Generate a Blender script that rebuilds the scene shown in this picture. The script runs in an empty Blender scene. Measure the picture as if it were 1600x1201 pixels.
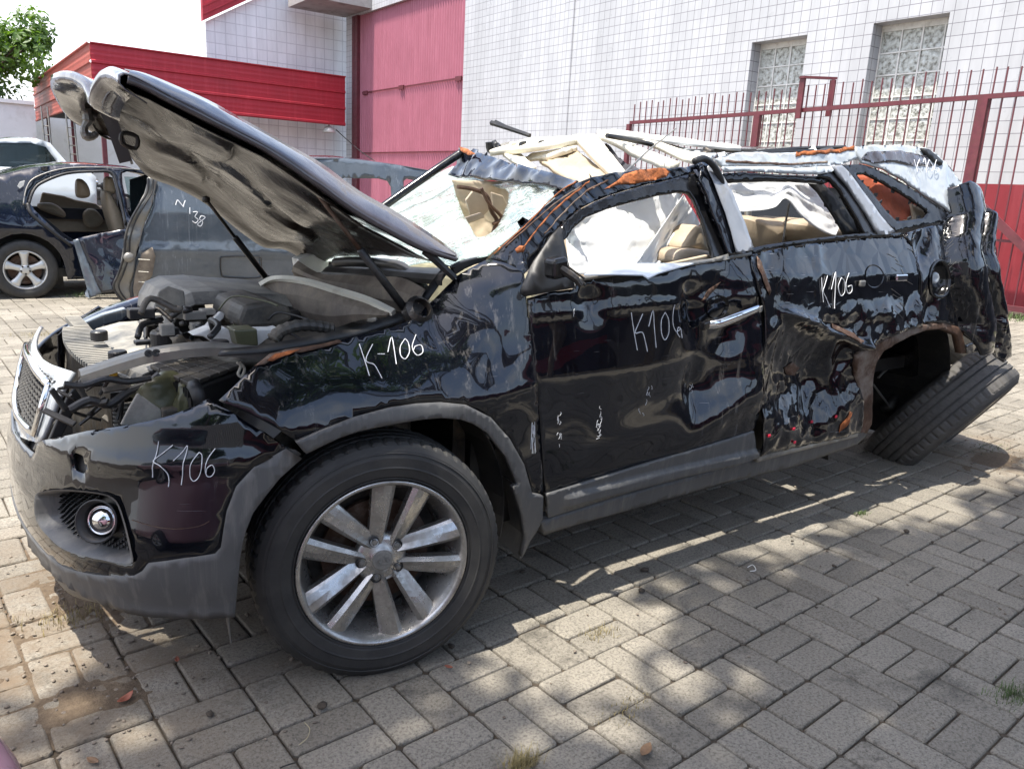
import bpy, bmesh, math, random
import numpy as np
from mathutils import Vector, Matrix, noise
from mathutils.geometry import delaunay_2d_cdt
rad = math.radians
random.seed(7)
sc = bpy.context.scene
COL = sc.collection

# ------------------------------------------------------------------ camera, sky, sun, exposure
FPX, CXP, CYP = 1223.0, 800.0, 600.5
def _u(v):
    v = np.array(v, float); return v / np.linalg.norm(v)
_down = _u([541 - CXP, 5550 - CYP, FPX]); _Z = -_down
_X = _u([2515 - CXP, 388 - CYP, FPX]); _X = _u(_X - _X.dot(_Z) * _Z)
_Y = np.cross(_Z, _X)
RW = np.array([_X, _Y, _Z])
CAM = np.array([-.955, -1.90, 1.43])
cam = bpy.data.objects.new('camera', bpy.data.cameras.new('camera')); COL.objects.link(cam)
cam.data.sensor_width = 36; cam.data.lens = FPX / 1600 * 36
cam.data.clip_start = .05; cam.data.clip_end = 600
_m = Matrix.Identity(4)
for i in range(3):
    _m[i][0] = RW[i, 0]; _m[i][1] = -RW[i, 1]; _m[i][2] = -RW[i, 2]; _m[i][3] = CAM[i]
cam.matrix_world = _m
sc.camera = cam

SUN_DIR = Vector((-.28, -.03, 1.0)).normalized()          # towards the sun
world = bpy.data.worlds.new("World"); sc.world = world; world.use_nodes = True
wn = world.node_tree
sky = wn.nodes.new('ShaderNodeTexSky'); sky.sky_type = 'NISHITA'; sky.sun_disc = False
sky.sun_elevation = math.asin(SUN_DIR.z)
sky.sun_rotation = math.atan2(SUN_DIR.x, SUN_DIR.y)
sky.air_density = 1.0; sky.dust_density = 2.5; sky.ozone_density = 1.0
wn.nodes['Background'].inputs['Strength'].default_value = .15
# thin bright summer haze that whitens the sky towards the horizon and in loose veils above
tcw = wn.nodes.new('ShaderNodeTexCoord'); sxw = wn.nodes.new('ShaderNodeSeparateXYZ'); wn.links.new(tcw.outputs['Generated'], sxw.inputs[0])
mrw = wn.nodes.new('ShaderNodeMapRange'); mrw.inputs['From Min'].default_value = .62; mrw.inputs['From Max'].default_value = .12; wn.links.new(sxw.outputs['Z'], mrw.inputs['Value'])
nzw = wn.nodes.new('ShaderNodeTexNoise'); nzw.inputs['Scale'].default_value = 2.2; nzw.inputs['Detail'].default_value = 6; wn.links.new(tcw.outputs['Generated'], nzw.inputs['Vector'])
mpw = wn.nodes.new('ShaderNodeMapRange'); mpw.inputs['From Min'].default_value = .50; mpw.inputs['From Max'].default_value = .72; mpw.inputs['To Max'].default_value = .8; wn.links.new(nzw.outputs['Fac'], mpw.inputs['Value'])
mxw = wn.nodes.new('ShaderNodeMath'); mxw.operation = 'MAXIMUM'; dtw = wn.nodes.new('ShaderNodeVectorMath'); dtw.operation = 'DOT_PRODUCT'; wn.links.new(tcw.outputs['Generated'], dtw.inputs[0]); dtw.inputs[1].default_value = (-.35, .94, 0)
mdw = wn.nodes.new('ShaderNodeMapRange'); mdw.inputs['From Min'].default_value = -.55; mdw.inputs['From Max'].default_value = .25; mdw.inputs['To Min'].default_value = .15; wn.links.new(dtw.outputs['Value'], mdw.inputs['Value'])
mlw = wn.nodes.new('ShaderNodeMath'); mlw.operation = 'MULTIPLY'; wn.links.new(mrw.outputs[0], mlw.inputs[0]); wn.links.new(mdw.outputs[0], mlw.inputs[1])
wn.links.new(mlw.outputs[0], mxw.inputs[0]); wn.links.new(mpw.outputs[0], mxw.inputs[1])
mcw = wn.nodes.new('ShaderNodeMixRGB'); wn.links.new(mxw.outputs[0], mcw.inputs[0]); wn.links.new(sky.outputs[0], mcw.inputs[1]); mcw.inputs[2].default_value = (4.6, 4.75, 5.0, 1)
wn.links.new(mcw.outputs[0], wn.nodes['Background'].inputs['Color'])
sl = bpy.data.lights.new('sun', 'SUN'); sl.energy = 3.5; sl.angle = rad(.5); sl.color = (1, .95, .86)
sun = bpy.data.objects.new('sun', sl); COL.objects.link(sun)
sun.rotation_euler = SUN_DIR.to_track_quat('Z', 'Y').to_euler()
sc.view_settings.view_transform = 'Standard'; sc.view_settings.look = 'None'
sc.view_settings.exposure = 1.36; sc.view_settings.gamma = 1; sc.view_settings.use_curve_mapping = False

# ------------------------------------------------------------------ pixel <-> place (a pixel of the photograph and the plane the surface lies in)
def _ray(u, v): return RW @ np.array([(u - CXP) / FPX, (v - CYP) / FPX, 1.])
def aty(u, v, y): r = _ray(u, v); return Vector(CAM + r * (y - CAM[1]) / r[1])
def atx(u, v, x): r = _ray(u, v); return Vector(CAM + r * (x - CAM[0]) / r[0])
def atz(u, v, z=0.): r = _ray(u, v); return Vector(CAM + r * (z - CAM[2]) / r[2])
def proj(p):
    d = RW.T @ (np.array(p, float) - CAM); return (CXP + FPX * d[0] / d[2], CYP + FPX * d[1] / d[2])

# ------------------------------------------------------------------ materials
MATS = {}
class NT:
    def __init__(s, name):
        s.m = bpy.data.materials.new(name); s.m.use_nodes = True; s.t = s.m.node_tree
        s.b = s.t.nodes['Principled BSDF']; s.co = None
    def n(s, typ, **kw):
        nd = s.t.nodes.new(typ)
        for k, v in kw.items():
            if k.startswith('_'): setattr(nd, k[1:], v)
            else: nd.inputs[k].default_value = v
        return nd
    def l(s, a, b): s.t.links.new(a, b)
    def obj(s):
        if s.co is None: s.co = s.n('ShaderNodeTexCoord').outputs['Object']
        return s.co
    def noise(s, scale, detail=4, rough=.6, vec=None, mapscale=None):
        v = vec or s.obj()
        if mapscale:
            mp = s.n('ShaderNodeMapping'); mp.inputs['Scale'].default_value = mapscale
            s.l(v, mp.inputs['Vector']); v = mp.outputs[0]
        nd = s.n('ShaderNodeTexNoise', Scale=scale, Detail=detail, Roughness=rough)
        s.l(v, nd.inputs['Vector']); return nd.outputs['Fac']
    def ramp(s, fac, stops):
        r = s.n('ShaderNodeValToRGB'); e = r.color_ramp.elements
        while len(e) < len(stops): e.new(.5)
        for i, (p, c) in enumerate(stops):
            e[i].position = p
            if not isinstance(c, (tuple, list)): c = (c, c, c)
            e[i].color = (*c, 1)
        s.l(fac, r.inputs['Fac']); return r.outputs['Color']
    def mix(s, fac, a, b, blend='MIX'):
        nd = s.n('ShaderNodeMix', _data_type='RGBA', _blend_type=blend)
        for sock, val in ((nd.inputs['Factor'], fac), (nd.inputs['A'], a), (nd.inputs['B'], b)):
            if hasattr(val, 'is_linked'): s.l(val, sock)
            elif isinstance(val, (int, float)): sock.default_value = val
            else: sock.default_value = (*val, 1)
        # node has several A/B sockets; use the colour ones
        return nd
    def mixc(s, fac, a, b, blend='MIX'):
        nd = s.t.nodes.new('ShaderNodeMixRGB'); nd.blend_type = blend
        for sock, val in ((nd.inputs[0], fac), (nd.inputs[1], a), (nd.inputs[2], b)):
            if hasattr(val, 'is_linked'): s.l(val, sock)
            elif isinstance(val, (int, float)): sock.default_value = val
            else: sock.default_value = (*val, 1)
        return nd.outputs[0]
    def set(s, key, val):
        i = s.b.inputs[key]
        if hasattr(val, 'is_linked'): s.l(val, i)
        elif isinstance(val, (tuple, list)): i.default_value = (*val, 1) if len(val) == 3 else val
        else: i.default_value = val
    def bump(s, h, strength=.3, dist=.01):
        b = s.n('ShaderNodeBump', Strength=strength, Distance=dist)
        s.l(h, b.inputs['Height']); s.l(b.outputs[0], s.b.inputs['Normal']); return b
def simple(name, col, rough=.5, metal=0., var=.25, scale=8., bump=0., bscale=60., coat=0., spec=.5, dirt=None, dscale=3., dpos=(.5, .7)):
    t = NT(name)
    f = t.noise(scale, 5, .65)
    lo = tuple(c * (1 - var) for c in col); hi = tuple(min(1, c * (1 + var)) for c in col)
    c = t.ramp(f, [(.3, lo), (.7, hi)])
    if dirt:
        d = t.ramp(t.noise(dscale, 8, .7), [(dpos[0], 0.), (dpos[1], 1.)])
        c = t.mixc(d, c, dirt)
        t.set('Roughness', t.ramp(d, [(0, rough), (1, min(1, rough + .35))]))
    else: t.set('Roughness', rough)
    t.set('Base Color', c); t.set('Metallic', metal); t.set('Coat Weight', coat); t.set('Specular IOR Level', spec)
    t.b.inputs['Coat Roughness'].default_value = .03
    if bump: t.bump(t.noise(bscale, 5, .6), bump, .01)
    MATS[name] = t.m; return t.m

def paint(name, base, crease=0., dust=(.6, .8), scratch=.5, dustcol=(.16, .15, .14)):
    """car lacquer: dark base under a clear coat, thin dust, fine scratches; crease = small buckles in the sheet"""
    t = NT(name)
    d1 = t.ramp(t.noise(2.3, 8, .72), [(dust[0], 0.), (dust[1], 1.)])
    run = t.ramp(t.noise(1., 6, .7, mapscale=(38, 38, 1.6)), [(.56, 0.), (.72, 1.)])       # rain-washed dust runs
    run2 = t.n('ShaderNodeMath', _operation='MULTIPLY'); t.l(run, run2.inputs[0]); t.l(t.ramp(t.noise(1.1, 3, .5), [(.45, 0.), (.62, .8)]), run2.inputs[1])
    sc1 = t.ramp(t.noise(1., 2, .5, mapscale=(9, 9, 260)), [(.70, 0.), (.74, 1.)])
    sc1m = t.n('ShaderNodeMath', _operation='MULTIPLY'); t.l(sc1, sc1m.inputs[0]); t.l(t.ramp(t.noise(3.1, 3, .5), [(.52, 0.), (.66, scratch)]), sc1m.inputs[1])
    c = t.mixc(d1, base, tuple(.75 * b + .25 * q for b, q in zip(base, dustcol)))
    c = t.mixc(run2.outputs[0], c, dustcol)
    c = t.mixc(sc1m.outputs[0], c, (.3, .3, .32))
    t.set('Base Color', c)
    t.set('Roughness', t.ramp(t.noise(5, 6, .7), [(.35, .10), (.75, .25)]))
    t.set('Coat Weight', 1.); t.set('Specular IOR Level', .2); t.b.inputs['Coat IOR'].default_value = 1.55
    cr = t.ramp(d1, [(0, .015), (1, .16)]); t.l(cr, t.b.inputs['Coat Roughness'])
    nb = t.noise(2.0, 2, .5)
    if crease:
        v = t.n('ShaderNodeTexVoronoi', _feature='DISTANCE_TO_EDGE', Scale=9.); t.l(t.obj(), v.inputs['Vector'])
        ad = t.n('ShaderNodeMath', _operation='MULTIPLY_ADD'); t.l(t.ramp(v.outputs['Distance'], [(0, 0.), (.35, 1.)]), ad.inputs[0]); ad.inputs[1].default_value = crease; t.l(nb, ad.inputs[2])
        nb = ad.outputs[0]
    bp = t.bump(nb, .25, .02); t.l(bp.outputs[0], t.b.inputs['Coat Normal'])
    MATS[name] = t.m; return t.m

M = {}
M['paint'] = paint('black_lacquer', (.0030, .0038, .0066))
M['paintc'] = paint('creased_black_lacquer', (.0030, .0036, .0058), crease=.35, dust=(.66, .9), scratch=1.)
M['navy'] = paint('navy_lacquer', (.005, .008, .018), dust=(.5, .9), dustcol=(.2, .2, .22))
M['grey_paint'] = paint('blue_grey_lacquer', (.070, .086, .104), crease=.1, dust=(.4, .8), dustcol=(.25, .27, .3))
M['silver_and_glare'] = paint('silver_lacquer_and_glare', (.45, .48, .5), dust=(.5, .9), dustcol=(.5, .5, .48))  # real silver parts, and painted glare on the black nose and roof corner
M['reflect_grey'] = paint('reflection_grey_lacquer', (.24, .25, .27), crease=.1, dust=(.5, .9), dustcol=(.35, .35, .34))  # grey base paints in the white reflection on the black pillars
M['hoodtop'] = paint('scuffed_hood_lacquer', (.03, .025, .03), crease=.2, dust=(.3, .6), scratch=1., dustcol=(.25, .23, .24))
def under():
    t = NT('dusty_hood_underside')
    d = t.ramp(t.noise(3.2, 8, .7), [(.38, 0.), (.62, 1.)])
    c = t.mixc(d, (.006, .0045, .004), (.024, .015, .010))
    sp = t.ramp(t.noise(120, 2, .5), [(.62, 0.), (.70, 1.)])
    c = t.mixc(sp, c, (.07, .045, .03))
    t.set('Base Color', c); t.set('Roughness', t.ramp(d, [(0, .16), (1, .42)])); t.set('Coat Weight', .15); t.set('Specular IOR Level', .28)
    t.bump(t.noise(9, 4, .6), .35, .02); return t.m
M['under'] = under()
def clad():
    t = NT('grey_plastic_cladding')
    run = t.ramp(t.noise(1., 7, .7, mapscale=(30, 30, 1.3)), [(.5, 0.), (.75, 1.)])
    c = t.mixc(t.noise(6, 5, .7), (.070, .071, .072), (.105, .103, .100))
    c = t.mixc(run, c, (.16, .152, .14)); t.set('Base Color', c)
    t.set('Roughness', .48); t.bump(t.noise(400, 2, .5), .12, .002); return t.m
M['clad'] = clad()
M['plastic'] = simple('black_plastic', (.018, .018, .019), .42, var=.3, bump=.05, bscale=200, dirt=(.09, .08, .065), dscale=4, dpos=(.5, .85))
M['trim'] = simple('gloss_black_trim', (.008, .008, .009), .18, var=.2, dirt=(.05, .05, .05), dscale=5, dpos=(.55, .9))
M['bayplastic'] = simple('dusty_engine_plastic', (.055, .051, .045), .5, var=.35, bump=.2, bscale=40, dirt=(.20, .17, .13), dscale=6, dpos=(.42, .72))
M['cowl'] = simple('dusty_brown_plastic', (.12, .095, .075), .65, var=.3, bump=.2, bscale=50, dirt=(.30, .25, .19), dscale=5, dpos=(.4, .7))
M['carrier'] = simple('dusty_grey_plastic', (.12, .12, .115), .55, var=.25, bump=.1, bscale=60, dirt=(.42, .39, .33), dscale=4, dpos=(.35, .65))
M['olive'] = simple('olive_lamp_housing', (.10, .10, .055), .3, var=.3, bump=.2, bscale=18, dirt=(.2, .19, .13), dscale=6)
M['steel'] = simple('bare_grey_steel', (.20, .20, .195), .38, .6, var=.25, bump=.15, bscale=30, dirt=(.32, .29, .24), dscale=5, dpos=(.4, .75))
M['rust'] = simple('orange_rust', (.33, .10, .028), .75, .1, var=.5, scale=25, bump=.5, bscale=80, dirt=(.06, .03, .02), dscale=14)
M['rustsoft'] = simple('rusty_brown_steel', (.10, .055, .035), .6, .4, var=.5, scale=12, bump=.4, bscale=50, dirt=(.28, .24, .2), dscale=6)
M['chrome'] = simple('chrome', (.75, .75, .75), .08, 1., var=.1)
M['darkmetal'] = simple('oily_dark_metal', (.045, .042, .04), .4, .6, var=.4, scale=20, bump=.4, bscale=40, dirt=(.14, .11, .08), dscale=8)
M['engine'] = simple('cast_engine_metal', (.14, .13, .11), .5, .5, var=.5, scale=14, bump=.5, bscale=35, dirt=(.05, .04, .03), dscale=10)
M['white_pl'] = simple('white_plastic', (.75, .74, .70), .4, var=.1, dirt=(.35, .33, .28), dscale=5, dpos=(.5, .8))
M['beige'] = simple('beige_trim', (.42, .34, .24), .7, var=.15, bump=.1, bscale=200, dirt=(.24, .19, .13), dscale=3, dpos=(.5, .85))
M['cream'] = simple('cream_foam_backing', (.72, .68, .57), .8, var=.12, bump=.15, bscale=60, dirt=(.4, .35, .27), dscale=7, dpos=(.55, .8))
M['greyfab'] = simple('grey_cloth', (.05, .05, .06), .85, var=.2, bump=.1, bscale=150)
M['airbag'] = simple('white_airbag_cloth', (.90, .90, .89), .85, var=.04, bump=.35, bscale=22, dirt=(.6, .57, .52), dscale=4, dpos=(.6, .9))
_t = M['airbag'].node_tree; _tl = _t.nodes.new('ShaderNodeBsdfTranslucent'); _tl.inputs['Color'].default_value = (.9, .9, .88, 1); _mx = _t.nodes.new('ShaderNodeMixShader'); _mx.inputs[0].default_value = .30
_t.links.new(_t.nodes['Principled BSDF'].outputs[0], _mx.inputs[1]); _t.links.new(_tl.outputs[0], _mx.inputs[2]); _t.links.new(_mx.outputs[0], _t.nodes['Material Output'].inputs['Surface'])
M['leather'] = simple('beige_leather', (.40, .32, .23), .5, var=.12, bump=.1, bscale=90)
M['redglass'] = simple('rusty_red_inner_panel', (.42, .10, .045), .6, var=.25, scale=14, bump=.3, bscale=40)
M['chalk'] = simple('white_paint_marker', (.70, .71, .73), .7, var=.05)
M['yellow'] = simple('yellow_plastic', (.75, .42, .02), .5)
M['bluegrey'] = simple('pale_sheet', (.55, .60, .66), .35, var=.1)
def rubber():
    t = NT('tyre_rubber')
    c = t.ramp(t.noise(7, 6, .7), [(.35, (.020, .020, .020)), (.75, (.052, .049, .045))])
    t.set('Base Color', c); t.set('Roughness', .62); t.bump(t.noise(90, 4, .6), .12, .004); return t.m
M['rubber'] = rubber()
def dirtyrubber():
    t = NT('dusty_tyre_rubber')
    c = t.ramp(t.noise(5, 7, .7), [(.35, (.055, .052, .050)), (.7, (.12, .112, .10))])
    t.set('Base Color', c); t.set('Roughness', .75); t.bump(t.noise(90, 4, .6), .15, .004); return t.m
M['rubberd'] = dirtyrubber()
def alloy():
    t = NT('dusty_alloy')
    d = t.ramp(t.noise(14, 7, .72), [(.45, 0.), (.75, 1.)])
    t.set('Base Color', t.mixc(d, (.50, .49, .47), (.22, .20, .175)))
    t.set('Metallic', .85); t.set('Roughness', t.ramp(d, [(0, .27), (1, .55)]))
    t.bump(t.noise(60, 4, .6), .1, .003); return t.m
M['alloy'] = alloy()
M['alloy_w'] = simple('pale_alloy', (.62, .62, .60), .32, .55, var=.1)
def glass(name, col=(.86, .92, .90), crack=True, a=.30):
    """laminated glass: clear where whole, milky where the cracks run"""
    t = NT(name)
    out = t.t.nodes['Material Output']
    gl = t.n('ShaderNodeBsdfGlossy', Roughness=.03); gl.inputs['Color'].default_value = (.9, .95, .95, 1)
    tr = t.n('ShaderNodeBsdfTransparent'); tr.inputs['Color'].default_value = (*col, 1)
    fr = t.n('ShaderNodeFresnel', IOR=1.5)
    m1 = t.n('ShaderNodeMixShader'); t.l(fr.outputs[0], m1.inputs[0]); t.l(tr.outputs[0], m1.inputs[1]); t.l(gl.outputs[0], m1.inputs[2])
    last = m1.outputs[0]
    if crack:
        df = t.n('ShaderNodeBsdfDiffuse'); df.inputs['Color'].default_value = (.84, .87, .86, 1)
        tl = t.n('ShaderNodeBsdfTranslucent'); tl.inputs['Color'].default_value = (.82, .86, .85, 1)
        mm = t.n('ShaderNodeMixShader'); mm.inputs[0].default_value = .5; t.l(df.outputs[0], mm.inputs[1]); t.l(tl.outputs[0], mm.inputs[2])
        fac = None
        for s_, w in ((13, .022), (30, .035), (64, .06)):
            mp = t.n('ShaderNodeVectorMath', _operation='ADD'); t.l(t.obj(), mp.inputs[0])
            nz = t.n('ShaderNodeTexNoise', Scale=7., Detail=3.); t.l(t.obj(), nz.inputs['Vector'])
            sc_ = t.n('ShaderNodeVectorMath', _operation='SCALE'); t.l(nz.outputs['Color'], sc_.inputs[0]); sc_.inputs['Scale'].default_value = .12
            t.l(sc_.outputs[0], mp.inputs[1])
            v = t.n('ShaderNodeTexVoronoi', _feature='DISTANCE_TO_EDGE', Scale=float(s_)); t.l(mp.outputs[0], v.inputs['Vector'])
            r = t.ramp(v.outputs['Distance'], [(0, 1.), (w, 0.)])
            if fac is None: fac = r
            else:
                k = t.ramp(t.noise(3.5 if s_ == 34 else 4.5, 3, .6), [(.42, 0.), (.6, 1.)])
                mu = t.mixc(1., r, k, 'MULTIPLY'); fac = t.mixc(1., fac, mu, 'LIGHTEN')
        haze = t.ramp(t.noise(3.2, 6, .7), [(.40, .04), (.75, a)])
        fac = t.mixc(1., fac, haze, 'LIGHTEN')
        m2 = t.n('ShaderNodeMixShader'); t.l(fac, m2.inputs[0]); t.l(last, m2.inputs[1]); t.l(mm.outputs[0], m2.inputs[2]); last = m2.outputs[0]
    t.l(last, out.inputs['Surface']); return t.m
M['wsglass'] = glass('shattered_glass')
M['glass'] = glass('tinted_glass', (.30, .36, .38), crack=False)
M['clearglass'] = glass('clear_glass', (.7, .78, .78), crack=False)

# ------------------------------------------------------------------ mesh helpers
def link(name, me, mat=None, parent=None, smooth=False):
    o = bpy.data.objects.new(name, me); COL.objects.link(o)
    if mat is not None and not me.materials: me.materials.append(mat)
    if smooth:
        for p in me.polygons: p.use_smooth = True
    if parent is not None:
        o.parent = parent
        r = parent
        while r.parent is not None: r = r.parent
        if parent is r: o.matrix_parent_inverse = Matrix.Translation(-Vector(r.location))
    return o
def tag(o, label=None, cat=None, group=None, kind=None):
    if label: o['label'] = label
    if cat: o['category'] = cat
    if group: o['group'] = group
    if kind: o['kind'] = kind
    return o
def empty(name, loc, label, cat, group=None):
    o = bpy.data.objects.new(name, None); COL.objects.link(o); o.location = loc; o.empty_display_size = .2
    return tag(o, label, cat, group)
def frombm(name, bm, mat, parent=None, smooth=False, bevel=0, seg=2, angle=None):
    bmesh.ops.recalc_face_normals(bm, faces=bm.faces)
    me = bpy.data.meshes.new(name); bm.to_mesh(me); bm.free()
    o = link(name, me, mat, parent, smooth)
    if bevel:
        b = o.modifiers.new('bevel', 'BEVEL'); b.width = bevel; b.segments = seg; b.limit_method = 'ANGLE'; b.angle_limit = rad(35)
    return o
class MB:
    """collects simple shapes into one mesh"""
    def __init__(s): s.bm = bmesh.new()
    def box(s, lo, hi, mat4=None, jit=0):
        vs = []
        for z in (lo[2], hi[2]):
            for (x, y) in ((lo[0], lo[1]), (hi[0], lo[1]), (hi[0], hi[1]), (lo[0], hi[1])):
                p = Vector((x + random.uniform(-jit, jit), y + random.uniform(-jit, jit), z + random.uniform(-jit, jit)))
                vs.append(s.bm.verts.new(mat4 @ p if mat4 else p))
        for f in ((0, 3, 2, 1), (4, 5, 6, 7), (0, 1, 5, 4), (1, 2, 6, 5), (2, 3, 7, 6), (3, 0, 4, 7)): s.bm.faces.new([vs[i] for i in f])
        return s
    def obox(s, c, ax, ay, az):
        """box with centre c and half-axis vectors"""
        c, ax, ay, az = map(Vector, (c, ax, ay, az))
        m = Matrix((( *[ax[0], ay[0], az[0]], c[0]), (*[ax[1], ay[1], az[1]], c[1]), (*[ax[2], ay[2], az[2]], c[2]), (0, 0, 0, 1)))
        return s.box((-1, -1, -1), (1, 1, 1), m)
    def prism(s, pts, depth):
        """flat polygon (3D points) given thickness along vector depth"""
        d = Vector(depth); a = [s.bm.verts.new(Vector(p)) for p in pts]; b = [s.bm.verts.new(Vector(p) + d) for p in pts]
        n = len(a)
        try:
            s.bm.faces.new(a); s.bm.faces.new(b[::-1])
        except ValueError: pass
        for i in range(n): s.bm.faces.new((a[i], b[i], b[(i + 1) % n], a[(i + 1) % n]))
        return s
    def tube(s, pts, r, n=8, cap=True):
        pts = [Vector(p) for p in pts]
        rs = r if isinstance(r, (list, tuple)) else [r] * len(pts)
        rings = []; up = None
        for i, p in enumerate(pts):
            d = (pts[min(i + 1, len(pts) - 1)] - pts[max(i - 1, 0)])
            d = d.normalized() if d.length > 1e-9 else Vector((0, 0, 1))
            if up is None:
                up = Vector((0, 0, 1)) if abs(d.z) < .9 else Vector((1, 0, 0))
            a = d.cross(up)
            if a.length < 1e-6: a = d.orthogonal()
            a.normalize(); b = a.cross(d).normalized(); up = b
            rings.append([s.bm.verts.new(p + (a * math.cos(2 * math.pi * k / n) + b * math.sin(2 * math.pi * k / n)) * rs[i]) for k in range(n)])
        for i in range(len(rings) - 1):
            for k in range(n): s.bm.faces.new((rings[i][k], rings[i][(k + 1) % n], rings[i + 1][(k + 1) % n], rings[i + 1][k]))
        if cap:
            s.bm.faces.new(rings[0][::-1]); s.bm.faces.new(rings[-1])
        return s
    def lathe(s, prof, n=48, m4=None, close=False, fn=None):
        """profile (r, z) turned about local z"""
        rings = []
        for i in range(n):
            a = 2 * math.pi * i / n; ring = []
            for j, (r, z) in enumerate(prof):
                rr = fn(i, j, r) if fn else r
                p = Vector((rr * math.cos(a), rr * math.sin(a), z)); ring.append(s.bm.verts.new(m4 @ p if m4 else p))
            rings.append(ring)
        k = len(prof)
        for i in range(n):
            A, B = rings[i], rings[(i + 1) % n]
            for j in range(k if close else k - 1):
                j2 = (j + 1) % k; s.bm.faces.new((A[j], B[j], B[j2], A[j2]))
        return s
    def grid(s, rows):
        """rows of 3D points"""
        R = [[s.bm.verts.new(Vector(p)) for p in r] for r in rows]
        for i in range(len(R) - 1):
            for j in range(len(R[0]) - 1): s.bm.faces.new((R[i][j], R[i][j + 1], R[i + 1][j + 1], R[i + 1][j]))
        return s
    def build(s, name, mat, parent=None, smooth=False, bevel=0, solid=0, seg=2):
        o = frombm(name, s.bm, mat, parent, smooth, 0)
        if solid:
            m = o.modifiers.new('solid', 'SOLIDIFY'); m.thickness = solid; m.offset = 0
        if bevel:
            b = o.modifiers.new('bevel', 'BEVEL'); b.width = bevel; b.segments = seg; b.limit_method = 'ANGLE'; b.angle_limit = rad(35)
        return o
def smooth_curve(pts, k=6, closed=False):
    """Catmull-Rom through pts"""
    P = [np.array(p, float) for p in pts]; n = len(P); out = []
    rng = n if closed else n - 1
    for i in range(rng):
        p0 = P[(i - 1) % n] if (closed or i > 0) else P[0]; p1 = P[i]; p2 = P[(i + 1) % n]
        p3 = P[(i + 2) % n] if (closed or i + 2 < n) else P[-1]
        for j in range(k):
            t = j / k
            out.append(.5 * ((2 * p1) + (-p0 + p2) * t + (2 * p0 - 5 * p1 + 4 * p2 - p3) * t * t + (-p0 + 3 * p1 - 3 * p2 + p3) * t ** 3))
    if not closed: out.append(P[-1])
    return out

# ------------------------------------------------------------------ body surfaces the sheet panels lie on
def plan_y(x):
    y = 0.
    if x < -.22:
        t = min(1., (-.22 - x) / .62); y = .94 * (1 - max(0., 1 - t ** 2.9) ** (1 / 2.15))
    if x > 1.5: y -= .05 * (x - 1.5)
    return y
def shoulder(x, z):
    w = 1. if x < .25 else max(0., 1 - (x - .25) / .3)
    return w * .9 * max(0., z - .79) ** 1.4
def side_off(z):
    o = 0.
    if z < .5: o += (.5 - z) * .14
    if z > .85: o += .18 * (min(z, 1.15) - .85) ** 1.0 * .8
    if z > 1.15: o += .42 * (z - 1.15)
    return o
class Side:
    def __init__(s, dy=0., fn=None): s.dy = dy; s.fn = fn
    def y(s, x, z): return plan_y(x) + side_off(z) + shoulder(x, z) + s.dy + (s.fn(x, z) if s.fn else 0)
    def hit(s, u, v):
        y = 0.
        for _ in range(25):
            p = aty(u, v, y); y = .5 * y + .5 * s.y(p.x, p.z)
        p = aty(u, v, y); return (p.x, p.z)
    def P(s, a, b): return Vector((a, s.y(a, b), b))
    def N(s, a, b):
        e = .01; da = s.P(a + e, b) - s.P(a - e, b); db = s.P(a, b + e) - s.P(a, b - e)
        return da.cross(db).normalized()      # points to -Y (outwards)
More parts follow.
